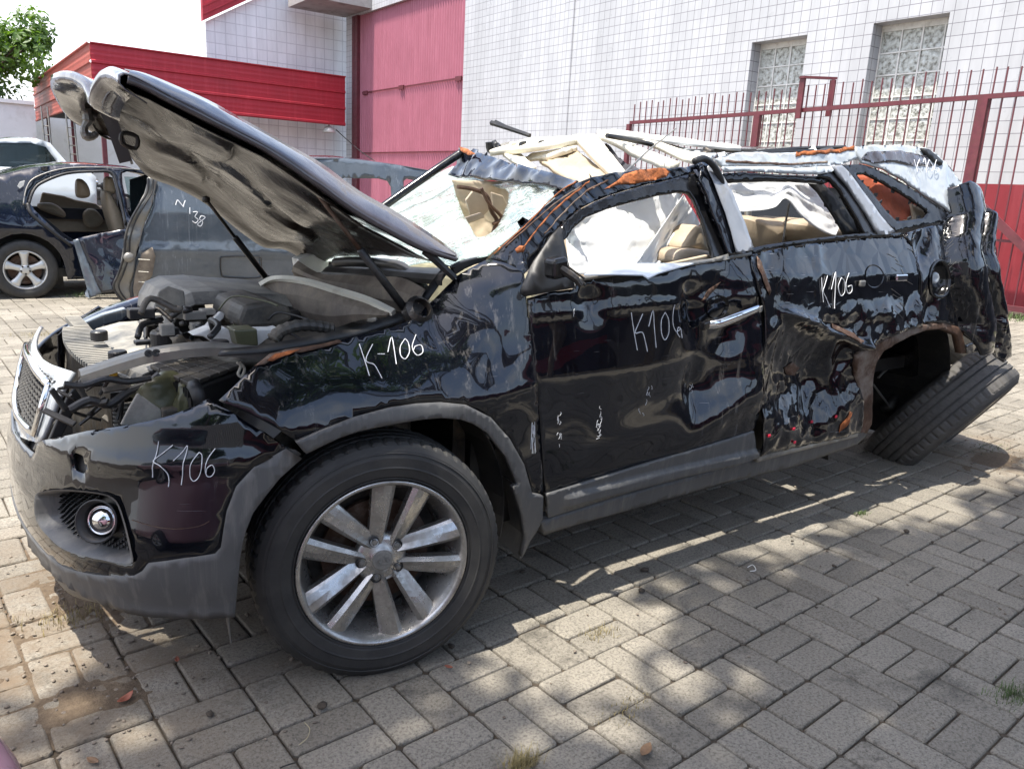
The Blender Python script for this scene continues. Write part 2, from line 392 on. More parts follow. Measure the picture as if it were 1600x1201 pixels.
class Front:
    """nose of the car: plan curve running from the left wheel arch round to the right one; a = arc length"""
    def __init__(s, off=0.):
        s.off = off; pts = []
        N = 500
        for i in range(N + 1):
            t = i / N; th = t * math.pi / 2
            X = .62 * math.sin(th) ** (2 / 2.9); Yv = .94 * (1 - math.cos(th) ** (2 / 2.15))
            pts.append((-.22 - X, Yv))
        pts = [(.05, 0.)] + pts
        pts = pts + [(x, 1.88 - y) for (x, y) in pts[-2::-1]]
        s.pts = np.array(pts); d = np.hypot(*np.diff(s.pts, axis=0).T); s.s = np.concatenate([[0], np.cumsum(d)]); s.L = s.s[-1]
        s._tab = None
    def bz(s, a, z):
        k = min(1., max(0., (a - .1) / .5)); k = min(k, max(0., (s.L - a - .1) / .5))
        o = 0.
        if z < .42: o -= (.42 - z) ** 1.5 * (.15 + .50 * k)
        if z > .52: o -= k * (.25 * (z - .52) + (1.1 * (z - .8) ** 1.5 if z > .8 else 0))
        return o
    def P(s, a, b):
        a2 = min(max(a, 0), s.L)
        x = np.interp(a2, s.s, s.pts[:, 0]); y = np.interp(a2, s.s, s.pts[:, 1])
        n = s._n(a2); o = s.bz(a2, b) + s.off
        return Vector((x + n[0] * o, y + n[1] * o, b))
    def _n(s, a):
        e = .03; a0 = max(0, a - e); a1 = min(s.L, a + e)
        dx = np.interp(a1, s.s, s.pts[:, 0]) - np.interp(a0, s.s, s.pts[:, 0]); dy = np.interp(a1, s.s, s.pts[:, 1]) - np.interp(a0, s.s, s.pts[:, 1])
        l = math.hypot(dx, dy); return (-dy / l, dx / l) if True else None
    def N(s, a, b):
        e = .02; da = s.P(a + e, b) - s.P(a - e, b); db = s.P(a, b + e) - s.P(a, b - e)
        n = -da.cross(db)
        return n.normalized()
    def hit(s, u, v):
        if s._tab is None:
            A = np.linspace(0, s.L * .62, 260); B = np.linspace(.16, 1.15, 130)
            P = np.array([[tuple(s.P(a, b)) for b in B] for a in A])
            d = (P - CAM) @ RW; U = CXP + FPX * d[..., 0] / d[..., 2]; V = CYP + FPX * d[..., 1] / d[..., 2]
            vis = np.zeros(U.shape, bool)
            for i, a in enumerate(A):
                n = np.array(s.N(a, .55)); vis[i, :] = (P[i] - CAM) @ n < 0.0
            s._tab = (A, B, U, V, vis)
        A, B, U, V, vis = s._tab
        D = (U - u) ** 2 + (V - v) ** 2 + np.where(vis, 0, 1e9) + 40 * np.maximum(0, A - 1.2)[:, None]; i, j = np.unravel_index(np.argmin(D), D.shape)
        a, b = A[i], B[j]
        h = (A[1] - A[0]); k = (B[1] - B[0])
        for _ in range(45):
            best = (1e18, a, b)
            for da in (-h, 0, h):
                for db in (-k, 0, k):
                    q = proj(s.P(a + da, b + db)); dd = (q[0] - u) ** 2 + (q[1] - v) ** 2
                    if dd < best[0]: best = (dd, a + da, b + db)
            if best[1] == a and best[2] == b: h *= .5; k *= .5
            a, b = best[1], best[2]
        return (a, b)
class Plane:
    def __init__(s, p0, p1, p2, fn=None):
        s.o = Vector(p0); s.u = (Vector(p1) - s.o).normalized(); n = s.u.cross(Vector(p2) - s.o).normalized()
        s.v = n.cross(s.u).normalized(); s.fn = fn
        if n.dot(s.o - Vector(CAM)) > 0: n = -n
        s.n = n
    def hit(s, u, v):
        r = Vector(_ray(u, v)); c = Vector(CAM); t = (s.o - c).dot(s.n) / r.dot(s.n); p = c + r * t - s.o
        return (p.dot(s.u), p.dot(s.v))
    def P(s, a, b):
        p = s.o + s.u * a + s.v * b
        return p + s.n * s.fn(a, b) if s.fn else p
    def N(s, a, b): return s.n
def dense(pts, d):
    out = []
    n = len(pts)
    for i in range(n):
        a = np.array(pts[i], float); b = np.array(pts[(i + 1) % n], float)
        k = max(1, int(np.linalg.norm(b - a) / d))
        for j in range(k): out.append(tuple(a + (b - a) * j / k))
    return out
def inpoly(p, poly):
    x, y = p; c = False; n = len(poly); j = n - 1
    for i in range(n):
        xi, yi = poly[i]; xj, yj = poly[j]
        if (yi > y) != (yj > y) and x < (xj - xi) * (y - yi) / (yj - yi + 1e-15) + xi: c = not c
        j = i
    return c
def cdt_mesh(surf, poly, holes=(), step=.03, disp=None, jit=.25, flange=0.):
    """triangulated sheet over a polygon in the surface's own coordinates"""
    poly = dense(poly, step); holes = [dense(h, step) for h in holes]
    pts = [Vector(p) for p in poly]; edges = [(i, (i + 1) % len(poly)) for i in range(len(poly))]
    for h in holes:
        b = len(pts); pts += [Vector(p) for p in h]; edges += [(b + i, b + (i + 1) % len(h)) for i in range(len(h))]
    bnd = np.array([tuple(p) for p in pts])
    xs = bnd[:, 0]; ys = bnd[:, 1]; rng = random.Random(len(pts))
    j = 0; y = ys.min()
    while y < ys.max():
        x = xs.min() + (step * .5 if j % 2 else 0)
        while x < xs.max():
            p = (x + rng.uniform(-jit, jit) * step, y + rng.uniform(-jit, jit) * step)
            if inpoly(p, poly) and not any(inpoly(p, h) for h in holes) and np.min((bnd[:, 0] - p[0]) ** 2 + (bnd[:, 1] - p[1]) ** 2) > (step * .5) ** 2:
                pts.append(Vector(p))
            x += step
        y += step * .87; j += 1
    vo, eo, fo, *_ = delaunay_2d_cdt(pts, edges, [], 0, 1e-6)
    bm = bmesh.new(); P3 = []; PN = {}
    for v in vo:
        n = surf.N(v.x, v.y); p = surf.P(v.x, v.y)
        if disp: p = p + n * disp(v.x, v.y)
        P3.append(bm.verts.new(p)); PN[P3[-1]] = n.copy()
    for f in fo:
        c = (sum(vo[i].x for i in f) / 3, sum(vo[i].y for i in f) / 3)
        if inpoly(c, poly) and not any(inpoly(c, h) for h in holes):
            try: bm.faces.new([P3[i] for i in f])
            except ValueError: pass
    for v in [v for v in bm.verts if not v.link_faces]: bm.verts.remove(v)
    for f in bm.faces:
        f.normal_update(); c = f.calc_center_median()
    # orient towards the surface normal
    ref = surf.N(*poly[0]) if not isinstance(surf, Front) else None
    for f in bm.faces:
        c = f.calc_center_median()
        if ref is not None: flip = f.normal.dot(ref) < 0
        else: flip = f.normal.dot(c - Vector((.6, .94, c.z))) < 0
        if flip: f.normal_flip()
    if flange:
        be = [e for e in bm.edges if len(e.link_faces) == 1]
        for v in bm.verts: v.normal_update()
        nm = {v: PN[v] for e in be for v in e.verts}
        r = bmesh.ops.extrude_edge_only(bm, edges=be)
        nv = [g for g in r['geom'] if isinstance(g, bmesh.types.BMVert)]
        lut = {tuple(round(c, 6) for c in v.co): n for v, n in nm.items()}
        for v in nv: v.co -= lut.get(tuple(round(c, 6) for c in v.co), Vector((0, -1, 0))) * flange
    return bm
def panel(name, px, surf, mat, parent, holes=(), step=.03, th=.003, disp=None, raw=False, sm=True, curve=0, flange=.012, cur_h=True):
    """sheet panel whose outline was read off the photograph and laid on its body surface"""
    if curve: px = [tuple(p) for p in smooth_curve(px, curve, True)]
    pp = px if raw else [surf.hit(*p) for p in dense(px, 14)]
    hh = []
    for h in holes:
        if cur_h: h = [tuple(p) for p in smooth_curve(h, 4, True)]
        hh.append(h if raw else [surf.hit(*p) for p in dense(h, 8)])
    bm = cdt_mesh(surf, pp, hh, step, disp, flange=flange)
    me = bpy.data.meshes.new(name); bm.to_mesh(me); bm.free()
    o = link(name, me, mat, parent, sm)
    if th:
        m = o.modifiers.new('solid', 'SOLIDIFY'); m.thickness = th; m.offset = -1; m.use_even_offset = False
    return o
def strokes(name, lines, surf, mat, parent, w=.0028, off=.003, disp=None, curve=True):
    """hand lettering: thin painted lines on a body surface"""
    mb = MB()
    for ln in lines:
        pts = smooth_curve(ln, 4) if (curve and len(ln) > 2) else [np.array(p, float) for p in dense(ln, 6)[:max(2, len(dense(ln, 6)) - 0)]]
        if len(ln) == 2: pts = [np.array(ln[0], float) * (1 - t) + np.array(ln[1], float) * t for t in np.linspace(0, 1, 8)]
        P = []
        for q in pts:
            a, b = surf.hit(*q); n = surf.N(a, b); p = surf.P(a, b) + n * ((disp(a, b) if disp else 0) + off); P.append(p)
        mb.tube(P, [w * random.uniform(.7, 1.1) for _ in P], 5)
    return mb.build(name, mat, parent)
def fbm(x, y, z=0., o=4): return noise.fractal(Vector((x, y, z)), 1.0, 2.0, o)
def ridge(x, y, z=0.):
    """sharp-edged buckles, about -1 .. 1"""
    v = 0.; a = 1.; f = 1.
    for i in range(3):
        v += a * (1 - 2 * abs(noise.noise(Vector((x * f, y * f, z + i * 7.3))))) ; a *= .5; f *= 2.1
    return v / 1.75
def sstep(a, b, x):
    t = min(1, max(0, (x - a) / (b - a))); return t * t * (3 - 2 * t)
def dent(x, z, cx, cz, rx, rz, d, ang=0.):
    c, s = math.cos(ang), math.sin(ang); dx, dz = x - cx, z - cz
    u = (dx * c + dz * s) / rx; v = (-dx * s + dz * c) / rz; r = u * u + v * v
    return d * math.exp(-r)

# ================================================================== GROUND
def ground_mats():
    t = NT('concrete_paver')
    at_ = t.n('ShaderNodeAttribute', _attribute_name='tone')
    c = t.ramp(at_.outputs['Fac'], [(0, (.195, .175, .142)), (.5, (.235, .212, .172)), (1, (.275, .249, .205))])
    f1 = t.ramp(t.noise(110, 4, .75), [(.38, .55), (.50, 1.), (.68, 1.2)])
    c = t.mixc(1., c, f1, 'MULTIPLY')
    sp = t.ramp(t.noise(320, 2, .5), [(.28, .25), (.38, 1.)]); c = t.mixc(1., c, sp, 'MULTIPLY')
    sp2 = t.ramp(t.noise(240, 2, .5, mapscale=(1, 1.3, 1)), [(.70, 0.), (.76, 1.)]); c = t.mixc(sp2, c, (.50, .49, .46))
    big = t.ramp(t.noise(1.3, 5, .6), [(.3, .78), (.7, 1.12)]); c = t.mixc(1., c, big, 'MULTIPLY')
    stn = t.ramp(t.noise(2.6, 7, .72, mapscale=(1., 1.4, 1)), [(.56, 1.), (.64, .62), (.8, .5)]); c = t.mixc(1., c, stn, 'MULTIPLY')
    # brown earth trodden over the paving on the left and beside the rear wheel
    geo = t.n('ShaderNodeSeparateXYZ'); t.l(t.obj(), geo.inputs[0])
    def blob(x, y, r1, r0):
        vm = t.n('ShaderNodeVectorMath', _operation='DISTANCE'); t.l(t.obj(), vm.inputs[0]); vm.inputs[1].default_value = (x, y, 0)
        mr = t.n('ShaderNodeMapRange'); mr.inputs['From Min'].default_value = r1; mr.inputs['From Max'].default_value = r0; t.l(vm.outputs['Value'], mr.inputs['Value']); return mr.outputs[0]
    m = t.n('ShaderNodeMath', _operation='MAXIMUM'); t.l(blob(-.95, .65, 1.25, .3), m.inputs[0]); t.l(blob(4.2, .05, .8, .2), m.inputs[1])
    nz = t.ramp(t.noise(4.5, 7, .75), [(.36, 0.), (.62, 1.)])
    mm = t.n('ShaderNodeMath', _operation='MULTIPLY'); t.l(m.outputs[0], mm.inputs[0]); t.l(nz, mm.inputs[1])
    c = t.mixc(mm.outputs[0], c, (.165, .122, .080))
    t.set('Base Color', c); t.set('Roughness', .88)
    t.bump(t.noise(150, 5, .75), .55, .006); MATS['paver'] = t.m
    t = NT('earth_in_joints')
    c = t.ramp(t.noise(60, 6, .75), [(.3, (.025, .020, .015)), (.7, (.085, .066, .046))])
    c = t.mixc(t.ramp(t.noise(1.5, 5, .7), [(.5, 0.), (.7, .7)]), c, (.11, .08, .05))
    t.set('Base Color', c); t.set('Roughness', .95); t.bump(t.noise(90, 5, .7), .6, .01); MATS['earth'] = t.m
    t = NT('loose_brown_soil')
    c = t.ramp(t.noise(40, 7, .75), [(.25, (.075, .050, .030)), (.55, (.145, .104, .066)), (.8, (.20, .155, .105))])
    t.set('Base Color', c); t.set('Roughness', .95); t.bump(t.noise(70, 6, .75), .8, .012); MATS['soil'] = t.m
ground_mats()
# far ground sheet, reaching the horizon
g = MB(); S = 300; g.grid([[(-S, -S, -.012), (S, -S, -.012)], [(-S, S, -.012), (S, S, -.012)]])
tag(g.build('ground', MATS['earth']), kind='structure')
# basket-weave block paving, every block modelled
MOD = .238; ANG = rad(3.3); PO = Vector((1.115, -.737, 0))
ca, sa = math.cos(ANG), math.sin(ANG)
def heights(x, y): return .004 * noise.noise(Vector((x * .9, y * .9, 3))) + .0022 * random.uniform(-1, 1)
def pavers():
    V = []; F = []; T = []
    def block(cx, cy, hx, hy, detail):
        z = heights(cx, cy); tilt = (random.uniform(-.011, .011), random.uniform(-.011, .011)); rot = random.uniform(-.016, .016)
        hx -= .0024 + random.uniform(0, .0015); hy -= .0024 + random.uniform(0, .0015); tone = random.random()
        rings = ((0, -.02), (0, -.005), (.004, .0)) if not detail else ((0, -.02), (0, -.007), (.0022, -.0022), (.007, 0.))
        b = len(V); cr, sr = math.cos(rot), math.sin(rot); k = 0
        for (ins, dz) in rings:
            for (sx, sy) in ((-1, -1), (1, -1), (1, 1), (-1, 1)):
                corners = [(sx, sy)]
                if detail:      # chipped, rounded corners
                    c0 = .006 + random.uniform(0, .006)
                    X, Yy = hx - ins, hy - ins
                    if sx * sy > 0: lst = ((X * sx - 0, Yy * sy - sy * c0), (X * sx - sx * c0, Yy * sy))
                    else: lst = ((X * sx - sx * c0, Yy * sy), (X * sx, Yy * sy - sy * c0))
                    # order counter-clockwise
                    if (sx, sy) == (-1, -1): lst = ((-X, -Yy + c0), (-X + c0, -Yy))
                    if (sx, sy) == (1, -1): lst = ((X - c0, -Yy), (X, -Yy + c0))
                    if (sx, sy) == (1, 1): lst = ((X, Yy - c0), (X - c0, Yy))
                    if (sx, sy) == (-1, 1): lst = ((-X + c0, Yy), (-X, Yy - c0))
                else: lst = (((hx - ins) * sx, (hy - ins) * sy),)
                for (lx, ly) in lst:
                    jx = random.uniform(-.0008, .0008) if detail else 0
                    qx, qy = lx * cr - ly * sr + jx, lx * sr + ly * cr + jx
                    zz = z + dz + tilt[0] * qx + tilt[1] * qy
                    wx, wy = cx + qx, cy + qy
                    V.append((PO.x + wx * ca - wy * sa, PO.y + wx * sa + wy * ca, zz)); k += 1
        m = k // len(rings)
        for r in range(len(rings) - 1):
            for i in range(m): F.append((b + r * m + i, b + r * m + (i + 1) % m, b + (r + 1) * m + (i + 1) % m, b + (r + 1) * m + i))
        F.append(tuple(b + (len(rings) - 1) * m + i for i in range(m)))
        T.extend([tone] * k)
    for i in range(-22, 60):
        for j in range(-26, 66):
            cx, cy = (i + .5) * MOD, (j + .5) * MOD
            wx = PO.x + cx * ca - cy * sa; wy = PO.y + cx * sa + cy * ca
            if wx > 11.6: continue
            near = -2.5 < wx < 5.5 and -2.2 < wy < 1.6
            if (i + j) % 2 == 0:
                for s in (-1, 1): block(cx, cy + s * MOD / 4, MOD / 2, MOD / 4, near)
            else:
                for s in (-1, 1): block(cx + s * MOD / 4, cy, MOD / 4, MOD / 2, near)
    me = bpy.data.meshes.new('pavement'); me.from_pydata(V, [], F)
    at_ = me.attributes.new('tone', 'FLOAT', 'POINT'); at_.data.foreach_set('value', T)
    o = link('pavement', me, MATS['paver']); tag(o, kind='structure')
pavers()
# earth that has crept over the blocks
def soil():
    bm = bmesh.new()
    def sheet(x0, x1, y0, y1, st, fn):
        nx, ny = int((x1 - x0) / st), int((y1 - y0) / st); R = []
        for i in range(nx + 1):
            R.append([bm.verts.new((x0 + i * st, y0 + j * st, fn(x0 + i * st, y0 + j * st))) for j in range(ny + 1)])
        for i in range(nx):
            for j in range(ny):
                q = (R[i][j], R[i + 1][j], R[i + 1][j + 1], R[i][j + 1])
                if max(v.co.z for v in q) > -.006: bm.faces.new(q)
    def h(x, y, blobs):
        k = max(math.exp(-(((x - bx) / rx) ** 2 + ((y - by) / ry) ** 2)) * a for bx, by, rx, ry, a in blobs)
        n = fbm(x * 3.1, y * 3.1, 1.7, 5); d = fbm(x * 19, y * 19, 4.1, 4); e = fbm(x * 60, y * 60, 9, 2)
        return -.016 + k * (.020 + .012 * n) + .0035 * d * min(1, k * 1.6) + .0012 * e
    A = [(-.62, 1.05, .30, .45, 1.0), (-.78, .30, .28, .22, .95), (-1.0, .55, .35, .4, .85), (-.75, 1.7, .5, .4, .5), (-.55, -.1, .18, .14, .55)]
    sheet(-1.9, .3, -.6, 2.4, .0125, lambda x, y: h(x, y, A))
    B = [(4.1, .0, .42, .16, 1.05), (4.7, -.15, .4, .2, .8), (.95, 2.6, .5, .4, .6), (1.0, .55, .5, .25, .5)]
    sheet(.2, 5.6, -.7, 1.2, .02, lambda x, y: h(x, y, B))
    for v in [v for v in bm.verts if not v.link_faces]: bm.verts.remove(v)
    tag(frombm('soil', bm, MATS['soil'], smooth=True), kind='structure')
soil()
def clump_blob(bm, c, r, flat=.6):
    m = Matrix.Translation(c) @ Matrix.Diagonal((random.uniform(.7, 1.3), random.uniform(.7, 1.3), flat * random.uniform(.7, 1.1), 1)) @ Matrix.Rotation(random.uniform(0, 6), 4, 'Z')
    r_ = bmesh.ops.create_icosphere(bm, subdivisions=2, radius=r, matrix=m)
    s = random.uniform(0, 50)
    for v in r_['verts']:
        d = v.co - Vector(c); v.co = Vector(c) + d * (1 + .55 * noise.noise(v.co * (1.1 / r) + Vector((s, 0, 0))))
# crumbs of earth: nobody could count them
bm = bmesh.new()
random.seed(3)
for i in range(700):
    if i < 380: x, y = random.gauss(-.85, .35), random.gauss(.45, .45)
    elif i < 560: x, y = random.gauss(4.2, .5), random.gauss(.0, .18)
    else: x, y = random.uniform(-1, 4), random.uniform(-1.6, .9)
    r = random.uniform(.002, .0065) * (1.3 if random.random() < .06 else 1)
    clump_blob(bm, Vector((x, y, .003 + r * .3)), r)
tag(frombm('soil_crumbs', bm, M['cowl']), 'loose crumbs of brown earth scattered over the paving blocks', 'soil', kind='stuff')
M['stone'] = simple('dark_earth_clod', (.06, .048, .036), .95, var=.4, scale=60, bump=.5)
for (u, v, s) in ((1008, 889, 13), (1003, 922, 9), (1416, 829, 12), (1304, 884, 10), (817, 892, 9), (1238, 845, 7), (705, 1008, 11), (503, 1101, 12), (328, 1114, 9), (1588, 774, 9), (1275, 948, 6), (1457, 846, 6)):
    p = atz(u, v, .012); bm = bmesh.new(); clump_blob(bm, p, s * .0012, .5)
    o = frombm('earth_clod', bm, M['stone'], smooth=True)
    tag(o, 'small dark clod of earth lying on the paving blocks', 'clod', 'dark earth clods scattered on the paving')
# fallen leaves and twigs
M['leafred'] = simple('dry_red_leaf', (.30, .10, .06), .6, var=.3, scale=60)
M['leafbrown'] = simple('dry_brown_leaf', (.22, .13, .07), .7, var=.3, scale=60)
M['straw'] = simple('dry_straw', (.42, .36, .22), .8, var=.2)
def leaf(u, v, ln, ang, mat, label, curl=.4):
    c = atz(u, v, .006); n = 8; rows = []
    d = Vector((math.cos(ang), math.sin(ang), 0)); s = Vector((-d.y, d.x, 0))
    for i in range(n + 1):
        t = i / n; w = ln * .22 * math.sin(math.pi * t) ** .8 + .0006
        zc = .002 + curl * ln * .35 * (2 * t - 1) ** 2
        rows.append([c + d * ln * (t - .5) + s * w * q + Vector((0, 0, zc + abs(q) * w * .5)) for q in (-1, -.5, 0, .5, 1)])
    tag(MB().grid(rows).build('dry_leaf', mat, smooth=True, solid=.0008), label, 'leaf')
leaf(196, 1094, .055, .6, M['leafred'], 'curled pale red dry leaf left of the shadow under the bumper', .7)
leaf(1009, 1174, .06, .4, M['leafbrown'], 'long flat brown dry leaf on the sunlit blocks at the bottom middle')
leaf(701, 1043, .028, 2.2, M['leafred'], 'small dark red leaf just right of the front tyre')
leaf(277, 1032, .03, 1.4, M['leafred'], 'small upright reddish leaf below the bumper corner', .6)
leaf(145, 1190, .04, 2.1, M['leafbrown'], 'narrow brown leaf near the bottom left corner')
def twig(pts, r, mat, label, name='straw_stem', cat='straw'):
    P = [atz(u, v, .006 + .004 * (i % 2)) for i, (u, v) in enumerate(pts)]
    tag(MB().tube(smooth_curve(P, 4), r, 5).build(name, mat), label, cat)
twig([(467, 1163), (480, 1152), (484, 1138), (476, 1128)], .0012, M['straw'], 'thin bent pale straw below the front wheel')
twig([(1168, 886), (1176, 882), (1181, 890), (1172, 892)], .0018, M['white_pl'], 'small white plastic loop on the paving in front of the doors', 'plastic_loop', 'litter')
twig([(437, 1199), (450, 1194), (463, 1190)], .002, M['darkmetal'], 'thin dark twig at the bottom edge left of the middle', 'twig', 'twig')
twig([(1525, 640), (1540, 634), (1556, 640)], .0012, M['straw'], 'thin straw on the sunlit ground behind the rear wheel')
# weeds
M['weed'] = simple('small_weed', (.075, .12, .03), .6, var=.5, scale=40)
M['drygrass'] = simple('dry_grass', (.26, .21, .09), .7, var=.4, scale=30)
def tuft(p, n, h, mat, label, spread=.03, group=None, name='grass_tuft'):
    bm = bmesh.new(); rnd = random.Random(int(p.x * 1000))
    for i in range(n):
        a = rnd.uniform(0, 6.3); l = h * rnd.uniform(.4, 1.1); b = Vector((p.x + rnd.gauss(0, spread), p.y + rnd.gauss(0, spread * .6), 0))
        lean = rnd.uniform(.2, 1.3); w = rnd.uniform(.0007, .0016); d = Vector((math.cos(a), math.sin(a), 0)); s = Vector((-d.y, d.x, 0)); prev = None
        for k in range(5):
            t = k / 4; q = b + d * (l * lean * t * t * .7) + Vector((0, 0, l * t * (1 - .35 * lean * t))); ww = w * (1 - t * .85)
            cur = (bm.verts.new(q - s * ww), bm.verts.new(q + s * ww))
            if prev: bm.faces.new((prev[0], prev[1], cur[1], cur[0]))
            prev = cur
    me = bpy.data.meshes.new(name); bm.to_mesh(me); bm.free()
    tag(link(name, me, mat), label, 'weed', group)
tuft(atz(935, 990), 90, .030, M['drygrass'], 'dry grass tuft in the paving joint right of the front wheel')
tuft(atz(815, 1196), 220, .055, M['drygrass'], 'thick dry grass tuft cut by the bottom edge', .025)
tuft(atz(1585, 1085), 260, .030, M['weed'], 'low green weed near the lower right corner', .045)
tuft(atz(1345, 803), 120, .022, M['weed'], 'tiny bright green weed in the sunlit joint behind the doors', .02)
tuft(atz(985, 1105), 110, .018, M['drygrass'], 'sparse flat brown weeds in a joint below the doors', .05)
tuft(atz(110, 965), 260, .035, M['drygrass'], 'dry weeds in the earth under the bumper corner', .07)
tuft(atz(1410, 712), 150, .03, M['drygrass'], 'dusty weeds in the earth beside the tilted rear wheel', .05)
tuft(atz(1550, 700), 200, .02, M['weed'], 'flat green weeds among the earth at the right edge', .12)
tuft(atz(60, 524), 200, .05, M['drygrass'], 'dry weeds in a sunlit joint left of the wrecked nose', .1)
tuft(atz(130, 463), 150, .08, M['weed'], 'weeds beside the flat tyre of the dark sedan', .12)

# ================================================================== WALLS AND BUILDINGS
def tilewall(name, u, v, tile=.30, c=(.72, .74, .78), joint=(.16, .15, .16), jw=.05, offs=(0, 0), red=None):
    """glazed tiles; u, v = the two world axes the tiles run along"""
    t = NT(name); sx = t.n('ShaderNodeSeparateXYZ'); t.l(t.obj(), sx.inputs[0])
    cb = t.n('ShaderNodeCombineXYZ'); t.l(sx.outputs[u], cb.inputs[0]); t.l(sx.outputs[v], cb.inputs[1])
    br = t.n('ShaderNodeTexBrick', Scale=1.); br.offset = 0; br.squash = 1
    br.inputs['Brick Width'].default_value = tile; br.inputs['Row Height'].default_value = tile
    br.inputs['Mortar Size'].default_value = tile * jw; br.inputs['Mortar Smooth'].default_value = .15
    br.inputs['Color1'].default_value = (*c, 1); br.inputs['Color2'].default_value = (*(q * .93 for q in c), 1); br.inputs['Mortar'].default_value = (*joint, 1)
    mp = t.n('ShaderNodeMapping'); mp.inputs['Location'].default_value = (offs[0], offs[1], 0); t.l(cb.outputs[0], mp.inputs['Vector'])
    t.l(mp.outputs[0], br.inputs['Vector'])
    st = t.ramp(t.noise(1., 6, .7, mapscale=(1.5, 1.5, .25)), [(.35, .80), (.7, 1.04)])
    col = t.mixc(1., br.outputs['Color'], st, 'MULTIPLY')
    t.set('Base Color', col); t.set('Roughness', t.ramp(t.noise(3, 4, .6), [(.3, .25), (.7, .5)]))
    t.bump(br.outputs['Fac'], -.3, .006)
    return t.m
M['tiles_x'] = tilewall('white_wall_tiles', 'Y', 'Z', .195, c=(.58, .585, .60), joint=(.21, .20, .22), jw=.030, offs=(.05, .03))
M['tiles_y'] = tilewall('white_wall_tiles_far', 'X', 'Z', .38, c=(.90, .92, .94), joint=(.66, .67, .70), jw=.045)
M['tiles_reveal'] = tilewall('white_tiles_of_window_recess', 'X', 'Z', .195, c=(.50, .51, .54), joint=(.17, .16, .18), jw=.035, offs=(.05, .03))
def corrug(name, axis, col, pitch=.16, dirt=(.10, .02, .02), d=.35):
    t = NT(name)
    c = t.mixc(t.ramp(t.noise(1.4, 7, .7), [(.4, 0.), (.75, .6)]), col, dirt)
    c = t.mixc(t.ramp(t.noise(1., 5, .7, mapscale=(6, 6, .4)), [(.5, 0.), (.8, .5)]), c, tuple(min(1, q * 1.35 + .05) for q in col))
    t.set('Base Color', c); t.set('Roughness', .55); t.bump(t.noise(30, 4, .6), .1, .004); return t.m
M['redsheet'] = corrug('pink_red_painted_sheet', 'Y', (.40, .13, .18), dirt=(.31, .095, .13))
M['redfascia'] = corrug('crimson_painted_sheet', 'X', (.42, .020, .036), dirt=(.28, .02, .03))
M['redwall'] = corrug('red_painted_wall', 'Y', (.28, .026, .036), dirt=(.17, .022, .028))
M['redbar'] = simple('red_painted_steel', (.13, .026, .036), .45, var=.3, scale=6, dirt=(.13, .04, .04), dscale=9, dpos=(.45, .75))
M['concrete'] = simple('pale_render', (.80, .80, .79), .85, var=.05, scale=2, dirt=(.5, .48, .44), dscale=1.5, dpos=(.55, .9), bump=.2)
M['concreteg'] = simple('grey_concrete', (.36, .34, .33), .85, var=.15, scale=2, dirt=(.2, .18, .17), dscale=1.5, bump=.2)
M['darkroof'] = simple('dark_roof_underside', (.05, .045, .042), .8)
def blockglass():
    t = NT('wavy_glass_block'); v = t.noise(14, 3, .55)
    t.set('Base Color', t.ramp(v, [(.35, (.20, .20, .17)), (.50, (.48, .49, .45)), (.68, (.66, .69, .66))])); t.set('Roughness', .12)
    t.bump(v, .8, .03); return t.m
M['blockglass'] = blockglass()

XW = 12.9
HW = 10.0
def px_on_wall(u, v): p = atx(u, v, XW); return p
w1 = (px_on_wall(1175, 67), px_on_wall(1262, 54)); w2 = (px_on_wall(1365, 37), px_on_wall(1485, 19))
wins = []
for a, b in (w1, w2):
    wins.append((min(a.y, b.y), max(a.y, b.y), .95, (a.z + b.z) / 2))
dl = px_on_wall(552, 100).y; dr = px_on_wall(724, 100).y; YEND = px_on_wall(541, 100).y
bldg = empty('tiled_building', (XW, 10, 0), 'tall building faced with square white tiles above a red painted base', 'building')
# wall pieces around the openings (outer face at XW), 0.4 m thick
def wallpiece(mb, y0, y1, z0, z1): mb.box((XW, y0, z0), (XW + .45, y1, z1))
RB = 1.93
mb = MB(); edges_y = [-12.] + sum([[a, b] for a, b, _, _ in wins[::-1]], []) + [dr]
tops = {}
up = MB()
wallpiece(up, 1.2, wins[1][0], RB, HW); wallpiece(up, wins[1][1], wins[0][0], RB, HW); wallpiece(up, wins[0][1], dr, RB, HW)
for a, b, z0, z1 in wins: wallpiece(up, a, b, z1, HW)
DT = 7.6
wallpiece(up, dr, dl, DT, HW); wallpiece(up, dl, YEND, 0, HW)
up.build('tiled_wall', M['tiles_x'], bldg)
lo = MB(); wallpiece(lo, 1.2, wins[1][0], 0, RB); wallpiece(lo, wins[1][1], wins[0][0], 0, RB); wallpiece(lo, wins[0][1], dr, 0, RB)
for a, b, z0, z1 in wins: wallpiece(lo, a, b, 0, z0)
lo.build('painted_base', M['redwall'], bldg)
